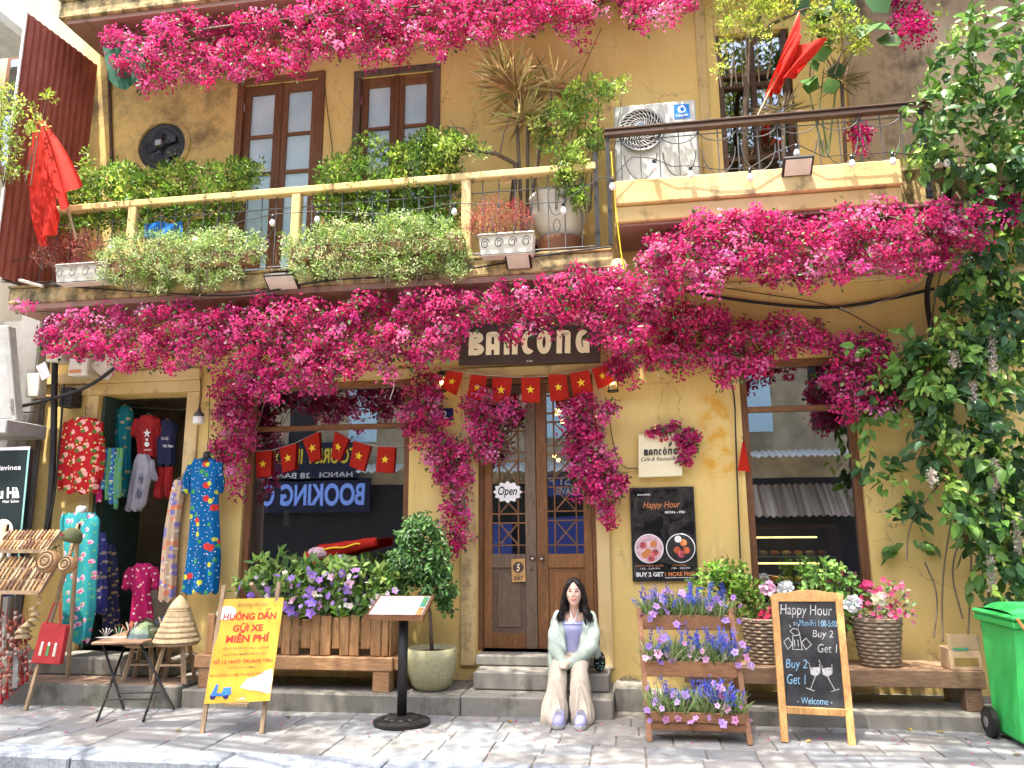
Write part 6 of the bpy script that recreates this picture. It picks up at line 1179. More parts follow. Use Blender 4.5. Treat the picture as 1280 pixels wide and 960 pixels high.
# ================================================================== BENCH, PLANTERS AND POTS
zp = .165; bl = PZ(466, 866, zp); bY = -.74
T = thing('bench', 'low heavy wooden bench under the picket planter', 'bench', (-2.0, -.55, zp)); bx0, bx1 = -3.05, X(490, 830, bY)
ztop = Z(440, 822, bY); box(bx0, bx1, bY, bY + .09, ztop - .12, ztop).build('front_beam', 'wood_bench', T, bevel=.006); box(bx0, bx1, bY + .093, bY + .62, ztop - .06, ztop - .002).build('seat', 'wood_bench', T, bevel=.006)
for xx in (bx0 + .05, bx1 - .19): box(xx, xx + .16, bY + .01, bY + .17, zp, ztop - .122).build('leg', 'wood_bench', T, bevel=.006); box(xx, xx + .16, bY + .4, bY + .56, zp, ztop - .122).build('leg', 'wood_bench', T, bevel=.006)
box(bx1 + .003, bx1 + .08, bY + .05, bY + .6, ztop - .115, ztop - .004).build('end_board', 'wood_bench', T, bevel=.006)
pY = bY + .06; pz0 = ztop + .004; pz1 = Z(440, 768, pY); T = thing('picket_planter', 'long planter box of brown wooden pickets standing on the bench', 'planter', (-2.0, pY + .2, pz0)); px0, px1 = -2.98, X(485, 800, pY)
x = px0; k = 0
while x < px1 - .04:
    w = random.choice((.10, .11, .085)); w = min(w, px1 - x); pr = (k % 3 == 1)
    box(x + .003, x + w - .003, pY + (.0 if not pr else .022), pY + .02 + (.022 if pr else 0), pz0 + (.06 if pr else 0), pz1 - random.uniform(0, .03) - (.02 if pr else 0)).build('picket', 'wood_picket', T, bevel=.008); x += w; k += 1
for zz in (pz0 + .07, pz1 - .12): box(px0, px1, pY + .046, pY + .07, zz, zz + .06).build('rail', 'wood_picket', T)
for i in range(3): box(px1 + .001 + .0, px1 + .02, pY + .02 + i * .115, pY + .125 + i * .115, pz0, pz1 - .01).build('picket', 'wood_picket', T, bevel=.006)
box(px0, px1, pY + .072, pY + .36, pz1 - .08, pz1 - .05).build('soil', 'soil', T)
def blossoms(T, C, cols, size, petals=5, name='flower', eye=None, face=(0, -1, .35)):
    n = len(C); ax = unit(RNG.normal(size=(n, 3)) * .5 + np.array(face)); t1 = unit(np.cross(ax, RNG.normal(size=(n, 3)))); t2 = np.cross(ax, t1); col_ = tint(n, cols, None, .12); Cs, Ds, Ns, Co = [], [], [], []
    for k in range(petals):
        a = 2 * math.pi * k / petals; r_ = t1 * math.cos(a) + t2 * math.sin(a); Cs.append(C); Ds.append(unit(r_ + ax * .35)); Ns.append(unit(ax - r_ * .3)); Co.append(col_)
    Cs, Ds, Ns, Co = map(np.concatenate, (Cs, Ds, Ns, Co)); sz = np.tile(size * RNG.uniform(.5, 1.25, n), petals) * RNG.uniform(.85, 1.1, n * petals)
    o = leafmesh(name, Cs, Ds, Ns, sz, sz * .95, Co, 'petal', T, fine=True, fold=.06, droop=.18)
    if eye is not None:
        E_ = C + ax * size * .25; leafmesh(name + '_eye', np.repeat(E_, 3, 0), sph(n * 3), np.repeat(ax, 3, 0), size * .3, size * .25, tint(n * 3, [eye]), 'petal', T)
    return o
def pxpts(poly, n, yb, yf): return place(polysample(poly, n), yb + (yf - yb) * RNG.random(n))
# greenery of the picket planter: broad leaves, pansies and white blooms
T = thing('planter_flowers', 'broad green leaves with purple and white flowers in the picket planter', 'plant', (-2.0, pY + .2, pz1 - .04))
poly = [(282, 742), (300, 722), (318, 700), (345, 690), (372, 700), (410, 704), (440, 700), (470, 708), (500, 718), (508, 745), (492, 768), (430, 775), (380, 772), (350, 768), (340, 748), (300, 742)]
C = pxpts(poly, 900, pY + .32, pY - .06); n = len(C); leafmesh('foliage', C, sph(n) * .7 + [0, -.35, .55], sph(n) * .4 + [0, -.6, .6], RNG.uniform(.07, .14, n), RNG.uniform(.035, .065, n), tint(n, [(.12, .25, .035), (.20, .34, .06), (.07, .15, .03), (.30, .42, .10)]), 'leaf', T, fine=True)
for cols, m, sz, nm in (([(.30, .16, .62), (.38, .22, .68)], 44, .048, 'purple_flower'), ([(.80, .76, .76), (.85, .80, .70)], 30, .036, 'white_flower'), ([(.62, .35, .58)], 7, .05, 'mauve_flower')): blossoms(T, pxpts([(282, 744), (320, 715), (400, 710), (470, 715), (500, 735), (480, 768), (360, 768), (300, 745)], m, pY - .02, pY - .12), cols, sz, 5, nm, (.55, .45, .05))
mb = MB(); [mb.tube([(X(q, 760, pY), pY + .15, pz1 - .06), PY(q + random.uniform(-15, 15), random.uniform(705, 740), pY)], .006, 5) for q in range(300, 500, 12)]; mb.build('stem', 'stem_green', T)['kind'] = 'stuff'
# ---- round menu stand
mp = PZ(502, 905, 0); T = thing('menu_stand', 'black menu stand with a slanted framed menu and a round cast base', 'menu stand', mp); mx, my = mp.x, mp.y
plain('menu_paper', (.55, .60, .66), .25, var=.15, scale=14)
MB().lathe([(.235, 0), (.245, .008), (.245, .03), (.20, .045), (.12, .055), (.05, .07), (.045, .07)], (mx, my, .003), 36).build('base', 'iron', T, smooth=False)
for k in range(10): a = R(36 * k); MB().tube([(mx + .13 * math.cos(a) + .04 * math.cos(u), my + .13 * math.sin(a) + .04 * math.sin(u), .058) for u in xline(0, 6.28, 10)], .005, 4).build('base_scroll', 'iron', T)
zb_ = Z(500, 774, my); MB().tube([(mx, my, .06), (mx, my, zb_ + .02)], .042, 14).build('pole', 'iron', T, smooth=True)
q = [PY(455, 771, my - .17), PY(529, 773, my - .17), PY(543, 745, my + .14), PY(474, 743, my + .14)]; zf = (q[0].z + q[1].z) / 2; zk = (q[2].z + q[3].z) / 2; q = [Vector((v_.x, v_.y, zf if i < 2 else zk)) for i, v_ in enumerate(q)]
nrm = (q[1] - q[0]).cross(q[3] - q[0]).normalized(); MB().slab(q, -.03).build('board', 'wood_frame_h', T, bevel=.004)
P = Panel(q[3], q[2], q[1], q[0]); P.quad(.05, .95, .07, .93, .003).build('menu', 'menu_paper', T); mb = MB()
for i in range(9):
    for u in (.1, .42): P.quad(u, u + .22, .14 + i * .085, .155 + i * .085, .005, mb)
mb.build('menu_print', 'print_grey', T); P.quad(.84, .94, .10, .55, .005).build('menu_picture', 'cloth_scarf_green', T); P.quad(.84, .94, .58, .9, .005).build('menu_picture', 'orange_print', T)
MB().bar(q[0], q[1], .02, .05).build('ledge', 'wood_frame_h', T)
# ---- glazed pot with the little ficus
pc = Vector((X(540, 864, -.5), -.52, zp)); t = NT('glaze'); v = t.pos(); d = t.vor(v, 70); t.color(t.mix(t.ramp(t.math('ADD', d, t.math('MULTIPLY', t.noise(v, 9), .5)), [(.45, 0.), (.55, 1.)]), (.10, .09, .035), (.38, .36, .20))).set(.35, 0, .5)
T = thing('glazed_pot', 'big round speckled olive glazed pot beside the door steps', 'pot', pc); MB().lathe([(.13, 0), (.19, .05), (.225, .16), (.238, .28), (.242, .375), (.232, .38), (.222, .36), (.2, .335)], pc, 32, cap=False).build('body', 'glaze', T, smooth=True); MB().lathe([(.001, .335), (.215, .335)], pc, 24, cap=False).build('soil', 'soil', T)
F = thing('ficus_tree', 'small dense dark green potted tree with a thin bare trunk', 'tree', pc + Vector((0, 0, .335))); MB().tube([pc + Vector((0, 0, .33)), pc + Vector((-.03, .02, .7)), PY(533, 752, -.5), PY(525, 700, -.48)], [.02, .017, .015, .008], 8).build('trunk', 'bark', F, smooth=True)
for a, b in (((530, 740), (548, 700)), ((528, 725), (500, 700)), ((526, 710), (530, 665))): MB().tube([PY(*a, -.5), PY(*b, -.52)], [.01, .005], 6).build('limb', 'bark', F)
C = pxpts([(484, 728), (488, 700), (500, 668), (512, 648), (530, 644), (548, 655), (556, 680), (560, 710), (568, 735), (562, 748), (548, 728), (535, 742), (515, 738), (496, 740)], 300, -.36, -.74); C = np.concatenate([C, pxpts([(546, 720), (565, 735), (562, 765), (552, 755)], 18, -.45, -.6), pxpts([(550, 752), (562, 750), (560, 764)], 6, -.45, -.55)]); n = len(C) * 9; Pn = np.repeat(C, 9, 0) + sph(n) * .05
leafmesh('foliage', Pn, sph(n) * .8 + [0, -.25, -.55], sph(n) * .4 + [0, -.7, .6], RNG.uniform(.045, .07, n), RNG.uniform(.024, .036, n), tint(n, [(.04, .11, .02), (.06, .15, .03), (.10, .22, .05)]), 'leaf_gloss', F, fine=True)
# ---- three tier flower rack
f = [PZ(812, 927, 0), PZ(938, 932, 0)]; RYf = (f[0].y + f[1].y) / 2; T = thing('flower_rack', 'three tier slanted wooden flower rack on the pavement', 'plant rack', ((f[0].x + f[1].x) / 2, RYf + .2, 0)); FR = T
tops = [PY(799, 766, RYf + .42), PY(913, 768, RYf + .42)]; rz = (tops[0].z + tops[1].z) / 2; rx0, rx1 = f[0].x, f[1].x
tx0, tx1 = tops[0].x, tops[1].x
for a, b in ((rx0, tx0), (rx1, tx1)): MB().bar((a, RYf, 0), (b, RYf + .42, rz + .04), .04, .03).build('leg', 'wood_rack', T); MB().bar((a, RYf + .62, 0), (b, RYf + .44, rz + .04), .035, .03).build('leg', 'wood_rack', T); MB().bar((a, RYf + .1, .16), (a, RYf + .56, .16), .02, .03).build('brace', 'wood_rack', T)
tiers = []
for pyt, pyb, fr_ in ((769, 783, .93), (827, 842, .52), (891, 914, .10)):
    Yt = RYf + .42 * fr_ - .03; x0 = rx0 + (tx0 - rx0) * fr_ + .02; x1 = rx1 + (tx1 - rx1) * fr_ - .02; zt_, zb_ = Z(870, pyt, Yt), Z(870, pyb, Yt) - (.03 if fr_ > .2 else 0)
    tr = box(x0, x1, Yt, Yt + .018, zb_, zt_).build('trough', 'wood_rack', T, bevel=.004)
    if fr_ < .2: box(x0 - .003, x1 + .003, Yt - .006, Yt - .001, zb_ + (zt_ - zb_) * .42, zb_ + (zt_ - zb_) * .46).build('plank_joint', 'wood_rail', tr)
    box(x0, x1, Yt + .17, Yt + .188, zb_, zt_).build('back_board', 'wood_rack', tr, bevel=.004); box(x0, x1, Yt + .019, Yt + .169, zb_, zb_ + .015).build('floor_board', 'wood_rack', tr)
    for xx in (x0 - .001, x1 - .015): box(xx, xx + .016, Yt + .0185, Yt + .1695, zb_ + .016, zt_ - .003).build('end_board', 'wood_rack', tr)
    box(x0 + .016, x1 - .016, Yt + .02, Yt + .168, zt_ - .06, zt_ - .045).build('soil', 'soil', tr); tiers.append((x0, x1, Yt, zt_))
PUR, BLU = [(.42, .26, .72), (.52, .34, .76), (.58, .38, .72)], [(.10, .13, .62), (.15, .20, .70), (.22, .26, .72)]
for k, (x0, x1, Yt, zt_) in enumerate(tiers):
    F = thing('lavender_row', ['top', 'middle', 'bottom'][k] + ' trough of lavender and purple petunias on the tiered rack', 'flowers', ((x0 + x1) / 2, Yt + .09, zt_ - .045), 'flowers on the tiered rack')
    n = 620; C = np.stack([RNG.uniform(x0 + .02, x1 - .02, n), RNG.uniform(Yt + .02, Yt + .15, n), np.full(n, zt_ - .05)], 1); D = sph(n) * .55 + [0, -.25, 1.]; L_ = RNG.uniform(.12, .26, n); leafmesh('foliage', C, D, sph(n) + [0, -1, 0], L_, RNG.uniform(.010, .018, n), tint(n, [(.28, .36, .14), (.20, .30, .10), (.40, .45, .22), (.14, .24, .07)]), 'leaf', F, fine=True, droop=.3)
    ns = 46; mbp = []; mbd = []
    for i in range(ns):
        b = Vector((random.uniform(x0 + .05, x1 - .02) if i % 3 else random.uniform(x0 + (x1 - x0) * .45, x1), random.uniform(Yt + .0, Yt + .14), zt_ - .03)); tip = b + Vector((random.gauss(0, .07), random.gauss(-.03, .04), random.uniform(.13, .30))); m = 26; t_ = np.linspace(.55, 1.0, m)
        pts = np.array(b)[None] * (1 - t_[:, None]) + np.array(tip)[None] * t_[:, None]; mbp.append(pts + RNG.normal(size=(m, 3)) * .008); d = unit(np.array(tip - b)[None]); mbd.append(np.repeat(d, m, 0) + RNG.normal(size=(m, 3)) * .8)
    C = np.concatenate(mbp); D = np.concatenate(mbd); leafmesh('lavender_spike', C, D, sph(len(C)), .020, .014, np.repeat(tint(ns, BLU, None, .15), 26, 0), 'petal', F)
    m = 34; C = np.stack([RNG.uniform(x0 - .04, x1 + .12, m), RNG.uniform(Yt - .07, Yt + .05, m), zt_ + RNG.uniform(-.06, .22, m)], 1); C[:, 2] = np.where(C[:, 1] < Yt - .01, C[:, 2] - .03, C[:, 2]); blossoms(F, C, PUR + ([(.72, .38, .62), (.75, .55, .68)] if k else []), .036, 5, 'petunia', (.30, .10, .40))
    mb = MB(); [mb.tube([(c_[0] * .8 + .2 * (x0 + x1) / 2, Yt + .08, zt_ - .04), Vector(c_) + Vector((0, .02, 0))], .003, 4, False) for c_ in C]; mb.build('stem', 'stem_green', F)['kind'] = 'stuff'
# ---- chalk board
fl, fr_ = PZ(985, 928, 0), PZ(1062, 932, 0); cy = (fl.y + fr_.y) / 2; T = thing('chalkboard', 'pine framed happy hour chalkboard standing on the pavement', 'sign', ((fl.x + fr_.x) / 2, cy + .2, 0))
t = NT('chalk_black'); v = t.pos(); t.color(t.ramp(t.noise(v, 5, 6, .7), [(.4, (.016, .016, .017)), (.75, (.055, .055, .058))])).set(.75, 0, .3); plain('chalk', (.36, .36, .35), .9, var=.45, scale=60); plain('chalk_blue', (.17, .32, .44), .9, var=.25, scale=40)
def onch(px, py):
    d = ray(px, py); n_ = np.array([0, math.cos(R(12)), -math.sin(R(12))]); p0 = np.array([0, cy, 0.0]); t_ = ((p0 - CAM) @ n_) / (d @ n_); return Vector(CAM + d * t_)
P = Panel(onch(965, 745), onch(1051, 745), onch(1066, 932), onch(980, 929)); PB = Panel(onch(971, 750), onch(1045, 752), onch(1058, 887), onch(982, 884))
MB().slab([PB.bl, PB.br, PB.tr, PB.tl], -.012).build('board', 'chalk_black', T)
MB().bar(onch(968, 748), onch(981, 928), .04, .055, (1, 0, .1)).build('side_rail', 'wood_pine', T, bevel=.004); MB().bar(onch(1048, 748), onch(1065, 932), .04, .055, (1, 0, .1)).build('side_rail', 'wood_pine', T, bevel=.004)
MB().bar(onch(982, 887), onch(1060, 891), .035, .055).build('bottom_rail', 'wood_pine', T, bevel=.004)
pts = [onch(a, b) for a, b in ((963, 750), (963, 744), (972, 741), (985, 740), (997, 737.5), (1010, 737), (1022, 737.5), (1034, 740), (1046, 741), (1054, 744), (1054, 750), (1047, 752), (971, 752))]; n_ = len(pts); nb = Vector((0, .035, -.008)); mb = MB(); mb.add([p - Vector((0, .012, 0)) for p in pts] + [p + nb for p in pts], [tuple(range(n_)), tuple(range(2 * n_ - 1, n_ - 1, -1))] + [(i, (i + 1) % n_, (i + 1) % n_ + n_, i + n_) for i in range(n_)]); mb.build('top_rail', 'wood_pine', T, bevel=.004)
for xx, px in ((onch(968, 750).x, 975), (onch(1048, 750).x, 1055)): MB().bar((xx + .02, onch(970, 748).y + .05, onch(970, 748).z - .03), (xx + .10, cy + .62, .0), .03, .04).build('rear_leg', 'wood_pine', T)
for s_, u0, u1, v0, v1, m_, sh in (('Happy Hour', .04, .92, .04, .17, 'chalk', .15), ('» Mon-Fri 1:00-5:00', .28, .98, .185, .245, 'chalk_blue', .1), ('Buy 2', .55, .90, .28, .37, 'chalk', .2), ('Get 1', .62, .95, .41, .49, 'chalk', .2), ('Buy 2', .06, .42, .56, .67, 'chalk_blue', .2), ('Get 1', .06, .38, .70, .79, 'chalk_blue', .2), ('- Welcome -', .2, .78, .905, .965, 'chalk_blue', .1)): PB.text(s_, u0, u1, v0, v1, m_, T, shear=sh, name='chalk_writing')
mb = MB()
for pts in ([(.06, .40), (.14, .36), (.20, .42), (.12, .47), (.06, .40)], [(.24, .33), (.18, .30), (.24, .27), (.32, .28), (.34, .33), (.24, .34)], [(.22, .34), (.20, .47), (.36, .47), (.34, .34)], [(.36, .40), (.44, .36), (.52, .42), (.42, .47), (.36, .40)], [(.18, .24), (.20, .26)], [(.26, .21), (.26, .24)], [(.34, .23), (.32, .26)], [(.24, .38), (.24, .44)], [(.30, .38), (.30, .44)]): PB.line(pts, .006, .003, mb)
mb.build('chalk_drawing', 'chalk', T); mb = MB()
for cx, s_ in ((.54, -1), (.74, 1)):
    PB.line([(cx - .08, .61), (cx - .07, .69), (cx, .71), (cx + .08, .68), (cx + .09, .60)], .006, .003, mb); PB.line([(cx, .71), (cx + .10 * s_, .83)], .006, .003, mb); PB.line([(cx + .04 * s_, .845), (cx + .17 * s_, .82)], .006, .003, mb)
    mb2 = MB(); mb2.add([PB.at(cx + a, b, .0025) for a, b in ((-.075, .635), (-.06, .69), (0, .705), (.07, .68), (.082, .625))], [(0, 1, 2, 3, 4)]); mb2.build('chalk_fill', 'chalk', T)
PB.line([(.42, .58), (.46, .6)], .005, .003, mb); PB.line([(.62, .56), (.64, .59)], .005, .003, mb); mb.build('chalk_drawing', 'chalk', T)
# ---- right bench, baskets, carton, bin
ry = -.72; T = thing('bench', 'long weathered plank bench along the wall under the right window', 'bench', (2.9, -.5, .125)); rz1 = Z(1100, 837, ry); bxr = X(1231, 840, ry)
box(1.62, bxr, ry, ry + .05, rz1 - .14, rz1).build('front_beam', 'wood_bench_old', T, bevel=.006)
for i in range(4): box(1.62, bxr, ry + .052 + i * .135, ry + .18 + i * .135, rz1 - .045, rz1 - .004).build('plank', 'wood_bench_old', T, bevel=.004)
for xx in (1.7, bxr - .16): box(xx, xx + .13, ry + .02, ry + .15, .125, rz1 - .142).build('leg', 'wood_bench_old', T, bevel=.006); box(xx, xx + .13, ry + .4, ry + .53, .125, rz1 - .142).build('leg', 'wood_bench_old', T, bevel=.006)
plain('wicker', (.24, .18, .12), .8, var=.3, scale=30)
def basket(px, Y, r_, h, lab, handle=True):
    c_ = Vector((X(px, 836, Y), Y, rz1)); T = thing('wicker_basket', lab, 'basket', c_, 'wicker flower baskets'); MB().lathe([(r_ * .72, 0), (r_ * .98, h)], c_, 22, cap=False).build('wall', 'wicker', T); MB().lathe([(.001, .004), (r_ * .72, .004)], c_, 22, cap=False).build('base', 'wicker', T)
    n = 13
    for k in range(n):
        z_ = h * (k + .5) / n; rr_ = r_ * (.72 + .26 * (k + .5) / n) + .004; MB().tube([c_ + Vector(((rr_ + .006 * math.cos(11 * u + (k % 2) * math.pi)) * math.cos(u), (rr_ + .006 * math.cos(11 * u + (k % 2) * math.pi)) * math.sin(u), z_)) for u in xline(0, 2 * math.pi, 44)], h / n * .5, 5, False).build('weave', 'wicker', T, smooth=True)
    MB().tube([c_ + Vector((r_ * math.cos(u), r_ * math.sin(u), h)) for u in xline(0, 2 * math.pi, 26)], .014, 6).build('rim', 'wicker', T, smooth=True)
    if handle: MB().tube([c_ + Vector((-.08, -r_ * .9, h)), c_ + Vector((-.05, -r_ * .95, h + .09)), c_ + Vector((0, -r_ * .98, h + .11)), c_ + Vector((.05, -r_ * .95, h + .09)), c_ + Vector((.08, -r_ * .9, h))], .012, 6).build('handle', 'wicker', T, smooth=True)
    MB().lathe([(.001, h - .03), (r_ * .95, h - .03)], c_, 20, cap=False).build('filling', 'soil', T); return c_ + Vector((0, 0, h))
B1 = basket(1101, -.48, .20, .40, 'round wicker basket of pink blossoms by the cardboard carton'); B2 = basket(1040, -.42, .15, .40, 'wicker basket half behind the chalkboard', False); B3 = basket(958, -.44, .19, .38, 'wicker basket between flower rack and chalkboard', False)
def bouquet(name, label, polys, lc, Yb, Yf, flowers_, base, nl=160, ll=.07):
    T = thing(name, label, 'flowers', base, 'flower arrangements on the right bench'); C = np.concatenate([pxpts(p, nl, Yb, Yf) for p in polys]); n = len(C); leafmesh('foliage', C, sph(n) * .8 + [0, -.3, .4], sph(n) * .4 + [0, -.6, .6], RNG.uniform(.7, 1.2, n) * ll, RNG.uniform(.5, .7, n) * ll, tint(n, lc), 'leaf', T, fine=True)
    for poly, m, cols, sz, nm in flowers_: blossoms(T, pxpts(poly, m, Yf - .02, Yf - .1), cols, sz, 6, nm, None)
    mb = MB(); [mb.tube([Vector(base) - Vector((0, 0, .03)), Vector(C[i])], .005, 4, False) for i in range(0, n, 16)]; mb.build('stem', 'stem_green', T)['kind'] = 'stuff'
def bally(poly_c, r_px, m): a = RNG.random(m) * 6.28; q = np.sqrt(RNG.random(m)) * r_px; return [(poly_c[0] + r_px * math.cos(u), poly_c[1] + r_px * .9 * math.sin(u)) for u in xline(0, 6, 9)]
PK = [(.70, .12, .25), (.80, .35, .45), (.60, .05, .18)]
bouquet('flower_bouquet', 'pink and red blossoms with a pale peony in the round wicker basket', [[(1076, 775), (1080, 745), (1100, 728), (1130, 730), (1145, 760), (1130, 778), (1105, 775)]], [(.10, .19, .06), (.16, .12, .08), (.2, .3, .1)], -.4, -.6, [([(1072, 770), (1076, 740), (1100, 722), (1130, 722), (1148, 765), (1146, 790), (1120, 775)], 60, PK, .026, 'pink_flower'), (bally((1099, 750), 8, 1), 16, [(.80, .70, .55)], .035, 'peony'), (bally((1082, 732), 7, 1), 12, PK, .03, 'pink_flower')], B1, 90, .06)
bouquet('flower_bouquet', 'white hydrangea with green leaves right behind the chalkboard', [[(1002, 745), (1000, 710), (1030, 698), (1060, 712), (1078, 740), (1068, 785), (1056, 790), (1050, 745)]], [(.16, .32, .05), (.24, .42, .08), (.09, .2, .03)], -.3, -.55, [(bally((1066, 755), 11, 1), 60, [(.80, .82, .84)], .024, 'hydrangea')], B2, 260, .075)
bouquet('flower_bouquet', 'pink and white hydrangeas over red flowers between rack and chalkboard', [[(944, 785), (946, 745), (966, 732), (980, 740), (968, 790)]], [(.12, .22, .05), (.2, .3, .1)], -.3, -.52, [(bally((960, 736), 10, 1), 50, [(.80, .42, .58), (.82, .6, .7)], .024, 'hydrangea'), (bally((982, 737), 11, 1), 60, [(.80, .82, .84)], .024, 'hydrangea'), ([(944, 790), (946, 765), (966, 755), (968, 785)], 40, [(.42, .02, .07), (.55, .05, .12)], .026, 'red_flower')], B3, 90, .06)
shrub('bushy_plant', 'bright green bushy pot plant below the right window behind the rack', 'plant', [([(862, 742), (866, 718), (890, 706), (925, 708), (940, 728), (950, 760), (940, 785), (925, 778), (915, 750), (890, 735)], -.25, -.5)], .06, [(.16, .30, .04), (.24, .40, .06), (.09, .18, .03)], dens=.8, asp=.65, fine=True, per=8)
T = thing('carton', 'opened cardboard carton on the bench end beside the green bin', 'box', PY(1206, 846, -.7)); a, b = PY(1190, 845, -.68), PY(1226, 812, -.68); box(a.x, b.x, -.68, -.45, rz1 + .001, b.z).build('body', 'card', T, bevel=.004)
MB().slab([Vector((a.x, -.682, b.z)), Vector((b.x, -.682, b.z)), Vector((b.x - .01, -.70, b.z + .12)), Vector((a.x - .02, -.70, b.z + .12))], -.006).build('flap', 'card', T); box(a.x + .03, a.x + .15, -.684, -.681, rz1 + .16, rz1 + .20).build('print', 'cloth_scarf_green', T); box(a.x + .03, b.x - .03, -.684, -.681, rz1 + .04, rz1 + .10).build('print', 'print_grey', T)
t = NT('bin_green'); v = t.pos(); sc_ = t.noise(t.pos((9, 9, 1.2)), 6, 6, .75); c = t.mix(t.ramp(t.noise(v, 3, 5), [(.3, 0.), (.7, 1.)]), (.03, .40, .075), (.05, .50, .115)); c = t.mix(t.ramp(sc_, [(.6, 0.), (.72, .55)]), c, (.16, .30, .15)); c = t.mix(t.ramp(t.noise(v, 7, 7, .75), [(.56, 0.), (.7, .5)]), c, (.07, .12, .05)); t.color(c).set(t.ramp(sc_, [(.3, .35), (.7, .65)]), 0, .4)
T = thing('wheelie_bin', 'bright green plastic wheelie bin with closed lid at the end of the bench', 'bin', (4.05, -1.15, 0)); gx0 = X(1243, 915, -.9); gx1 = gx0 + .62; gt0 = X(1214, 765, -.78) + .05; zl_ = Z(1230, 782, -1.42); gy0, gy1 = -1.38, -.9
mb = MB(); bq = [(gx0, gy0), (gx1, gy0), (gx1, gy1), (gx0, gy1)]; tq = [(gt0, gy0 - .06), (gx1 + .1, gy0 - .06), (gx1 + .1, gy1 + .12), (gt0, gy1 + .12)]; mb.add([(x, y, .03) for x, y in bq] + [(x, y, zl_) for x, y in tq], [(0, 1, 2, 3), (4, 5, 6, 7), (0, 1, 5, 4), (1, 2, 6, 5), (2, 3, 7, 6), (3, 0, 4, 7)]); mb.build('body', 'bin_green', T, bevel=.03)
MB().box(gt0 - .03, gx1 + .13, gy0 - .09, gy1 + .14, zl_ - .02, zl_ + .035).build('rim', 'bin_green', T, bevel=.012); MB().box(gt0 - .04, gx1 + .14, gy0 - .11, gy1 + .15, zl_ + .04, zl_ + .075).build('lid', 'bin_green', T, bevel=.015)
mb = MB(); G = [[(gt0 + (gx1 + .1 - gt0) * i / 10, gy0 - .08 + (gy1 + .2 - gy0) * j / 6, zl_ + .075 + .075 * math.sin(math.pi * j / 6) ** .6 * (1 if 0 < i < 10 else .3)) for i in range(11)] for j in range(7)]; mb.grid(G).build('lid_dome', 'bin_green', T, smooth=True)
for xx in (gt0 + .28,): MB().box(xx, xx + .25, gy0 - .075, gy0 - .06, .25, .8, Matrix.Identity(4)).build('front_rib', 'bin_green', T, bevel=.006)
MB().tube([(gt0 - .01, gy0 - .12, zl_ + .06), (gt0 + .05, gy0 - .14, zl_ - .06), (gt0 + .12, gy0 - .14, zl_ - .03), (gt0 + .18, gy0 - .12, zl_ + .07)], .012, 6).build('lock_cord', 'orange_print', T)
wc = PZ(1230, 925, 0); MB().lathe([(.10, -.03), (.115, -.02), (.115, .02), (.10, .03)], (gx0 - .06, -1.0, .116), 22, Matrix.Rotation(R(90), 4, 'Y')).build('wheel', 'black', T); MB().lathe([(.04, -.034), (.04, .034)], (gx0 - .06, -1.0, .116), 12, Matrix.Rotation(R(90), 4, 'Y')).build('hub', 'grey_metal', T); MB().tube([(gx0 - .06, -1.0, .116), (gx1, -1.0, .116)], .015, 8).build('axle', 'iron', T)
# ---- things seen through the glass
T = thing('pastry_case', 'glazed pastry display case with warm strip lights behind the right window', 'display case', (2.9, .8, .5)); pY_ = .55; a, b = PY(948, 760, pY_), PY(1046, 660, pY_)
for xx in (a.x, b.x): box(xx - .02, xx + .02, pY_, pY_ + .4, .4, b.z).build('frame', 'wood_frame', T)
box(a.x, b.x, pY_ - .005, pY_ + .4, b.z, b.z + .04).build('top', 'wood_frame', T)
for k, py in enumerate((697, 730)):
    zz = Z(1000, py, pY_); box(a.x + .02, b.x - .02, pY_, pY_ + .38, zz, zz + .012).build('shelf', 'tin', T); box(a.x + .03, b.x - .2, pY_ + .01, pY_ + .03, zz + .20, zz + .215).build('strip_light', 'strip_warm', T)
    for i in range(6): MB().ball((a.x + .1 + i * .12, pY_ + .12, zz + .045), (.05, .04, .03), 8, 5).build('pastry', 'orange_print' if i % 2 else 'hat_palm', T)
box(a.x, b.x, pY_ + .41, pY_ + .43, .4, b.z).build('back', 'room_dark', T)
T = thing('red_boat_model', 'red draped carnival boat with gold trim on a white post before the shop window', 'model', Vector((X(425, 700, -.18), -.18, ztop))); G = []
for i in range(12):
    u = i / 11; c_ = PY(382 + 88 * u, 693 - 17 * u + (6 if u < .15 else 0), -.18); w_ = .105 * (1 - .5 * u); G.append([c_ + Vector((.012 * math.sin(i * 2 + k), w_ * .55 * math.cos(a), w_ * (.75 if math.sin(a) > 0 else 1.0) * math.sin(a) + .006 * math.sin(i * 1.9 + k))) for k, a in enumerate(xline(0, 6.2832, 13)[:-1])])
MB().grid(G, True).add(G[0], [tuple(range(12))]).add(G[-1], [tuple(range(12))]).build('hull', 'red_flag', T, smooth=True); MB().tube(soft([PY(404, 687, -.245), PY(418, 684, -.24), PY(430, 685, -.235), PY(445, 679, -.23), PY(450, 680, -.225)]), .010, 6).build('trim', 'star_yellow', T); MB().ball(PY(398, 691, -.20), (.12, .06, .065)).build('bundle', 'pale_print', T); MB().ball(PY(396, 708, -.2), (.10, .05, .045)).build('lower_bundle', 'red_flag', T); pp_ = PY(425, 693, -.18); MB().tube([(pp_.x, -.18, ztop), (pp_.x, -.18, pp_.z)], .028, 8).build('post', 'white', T)
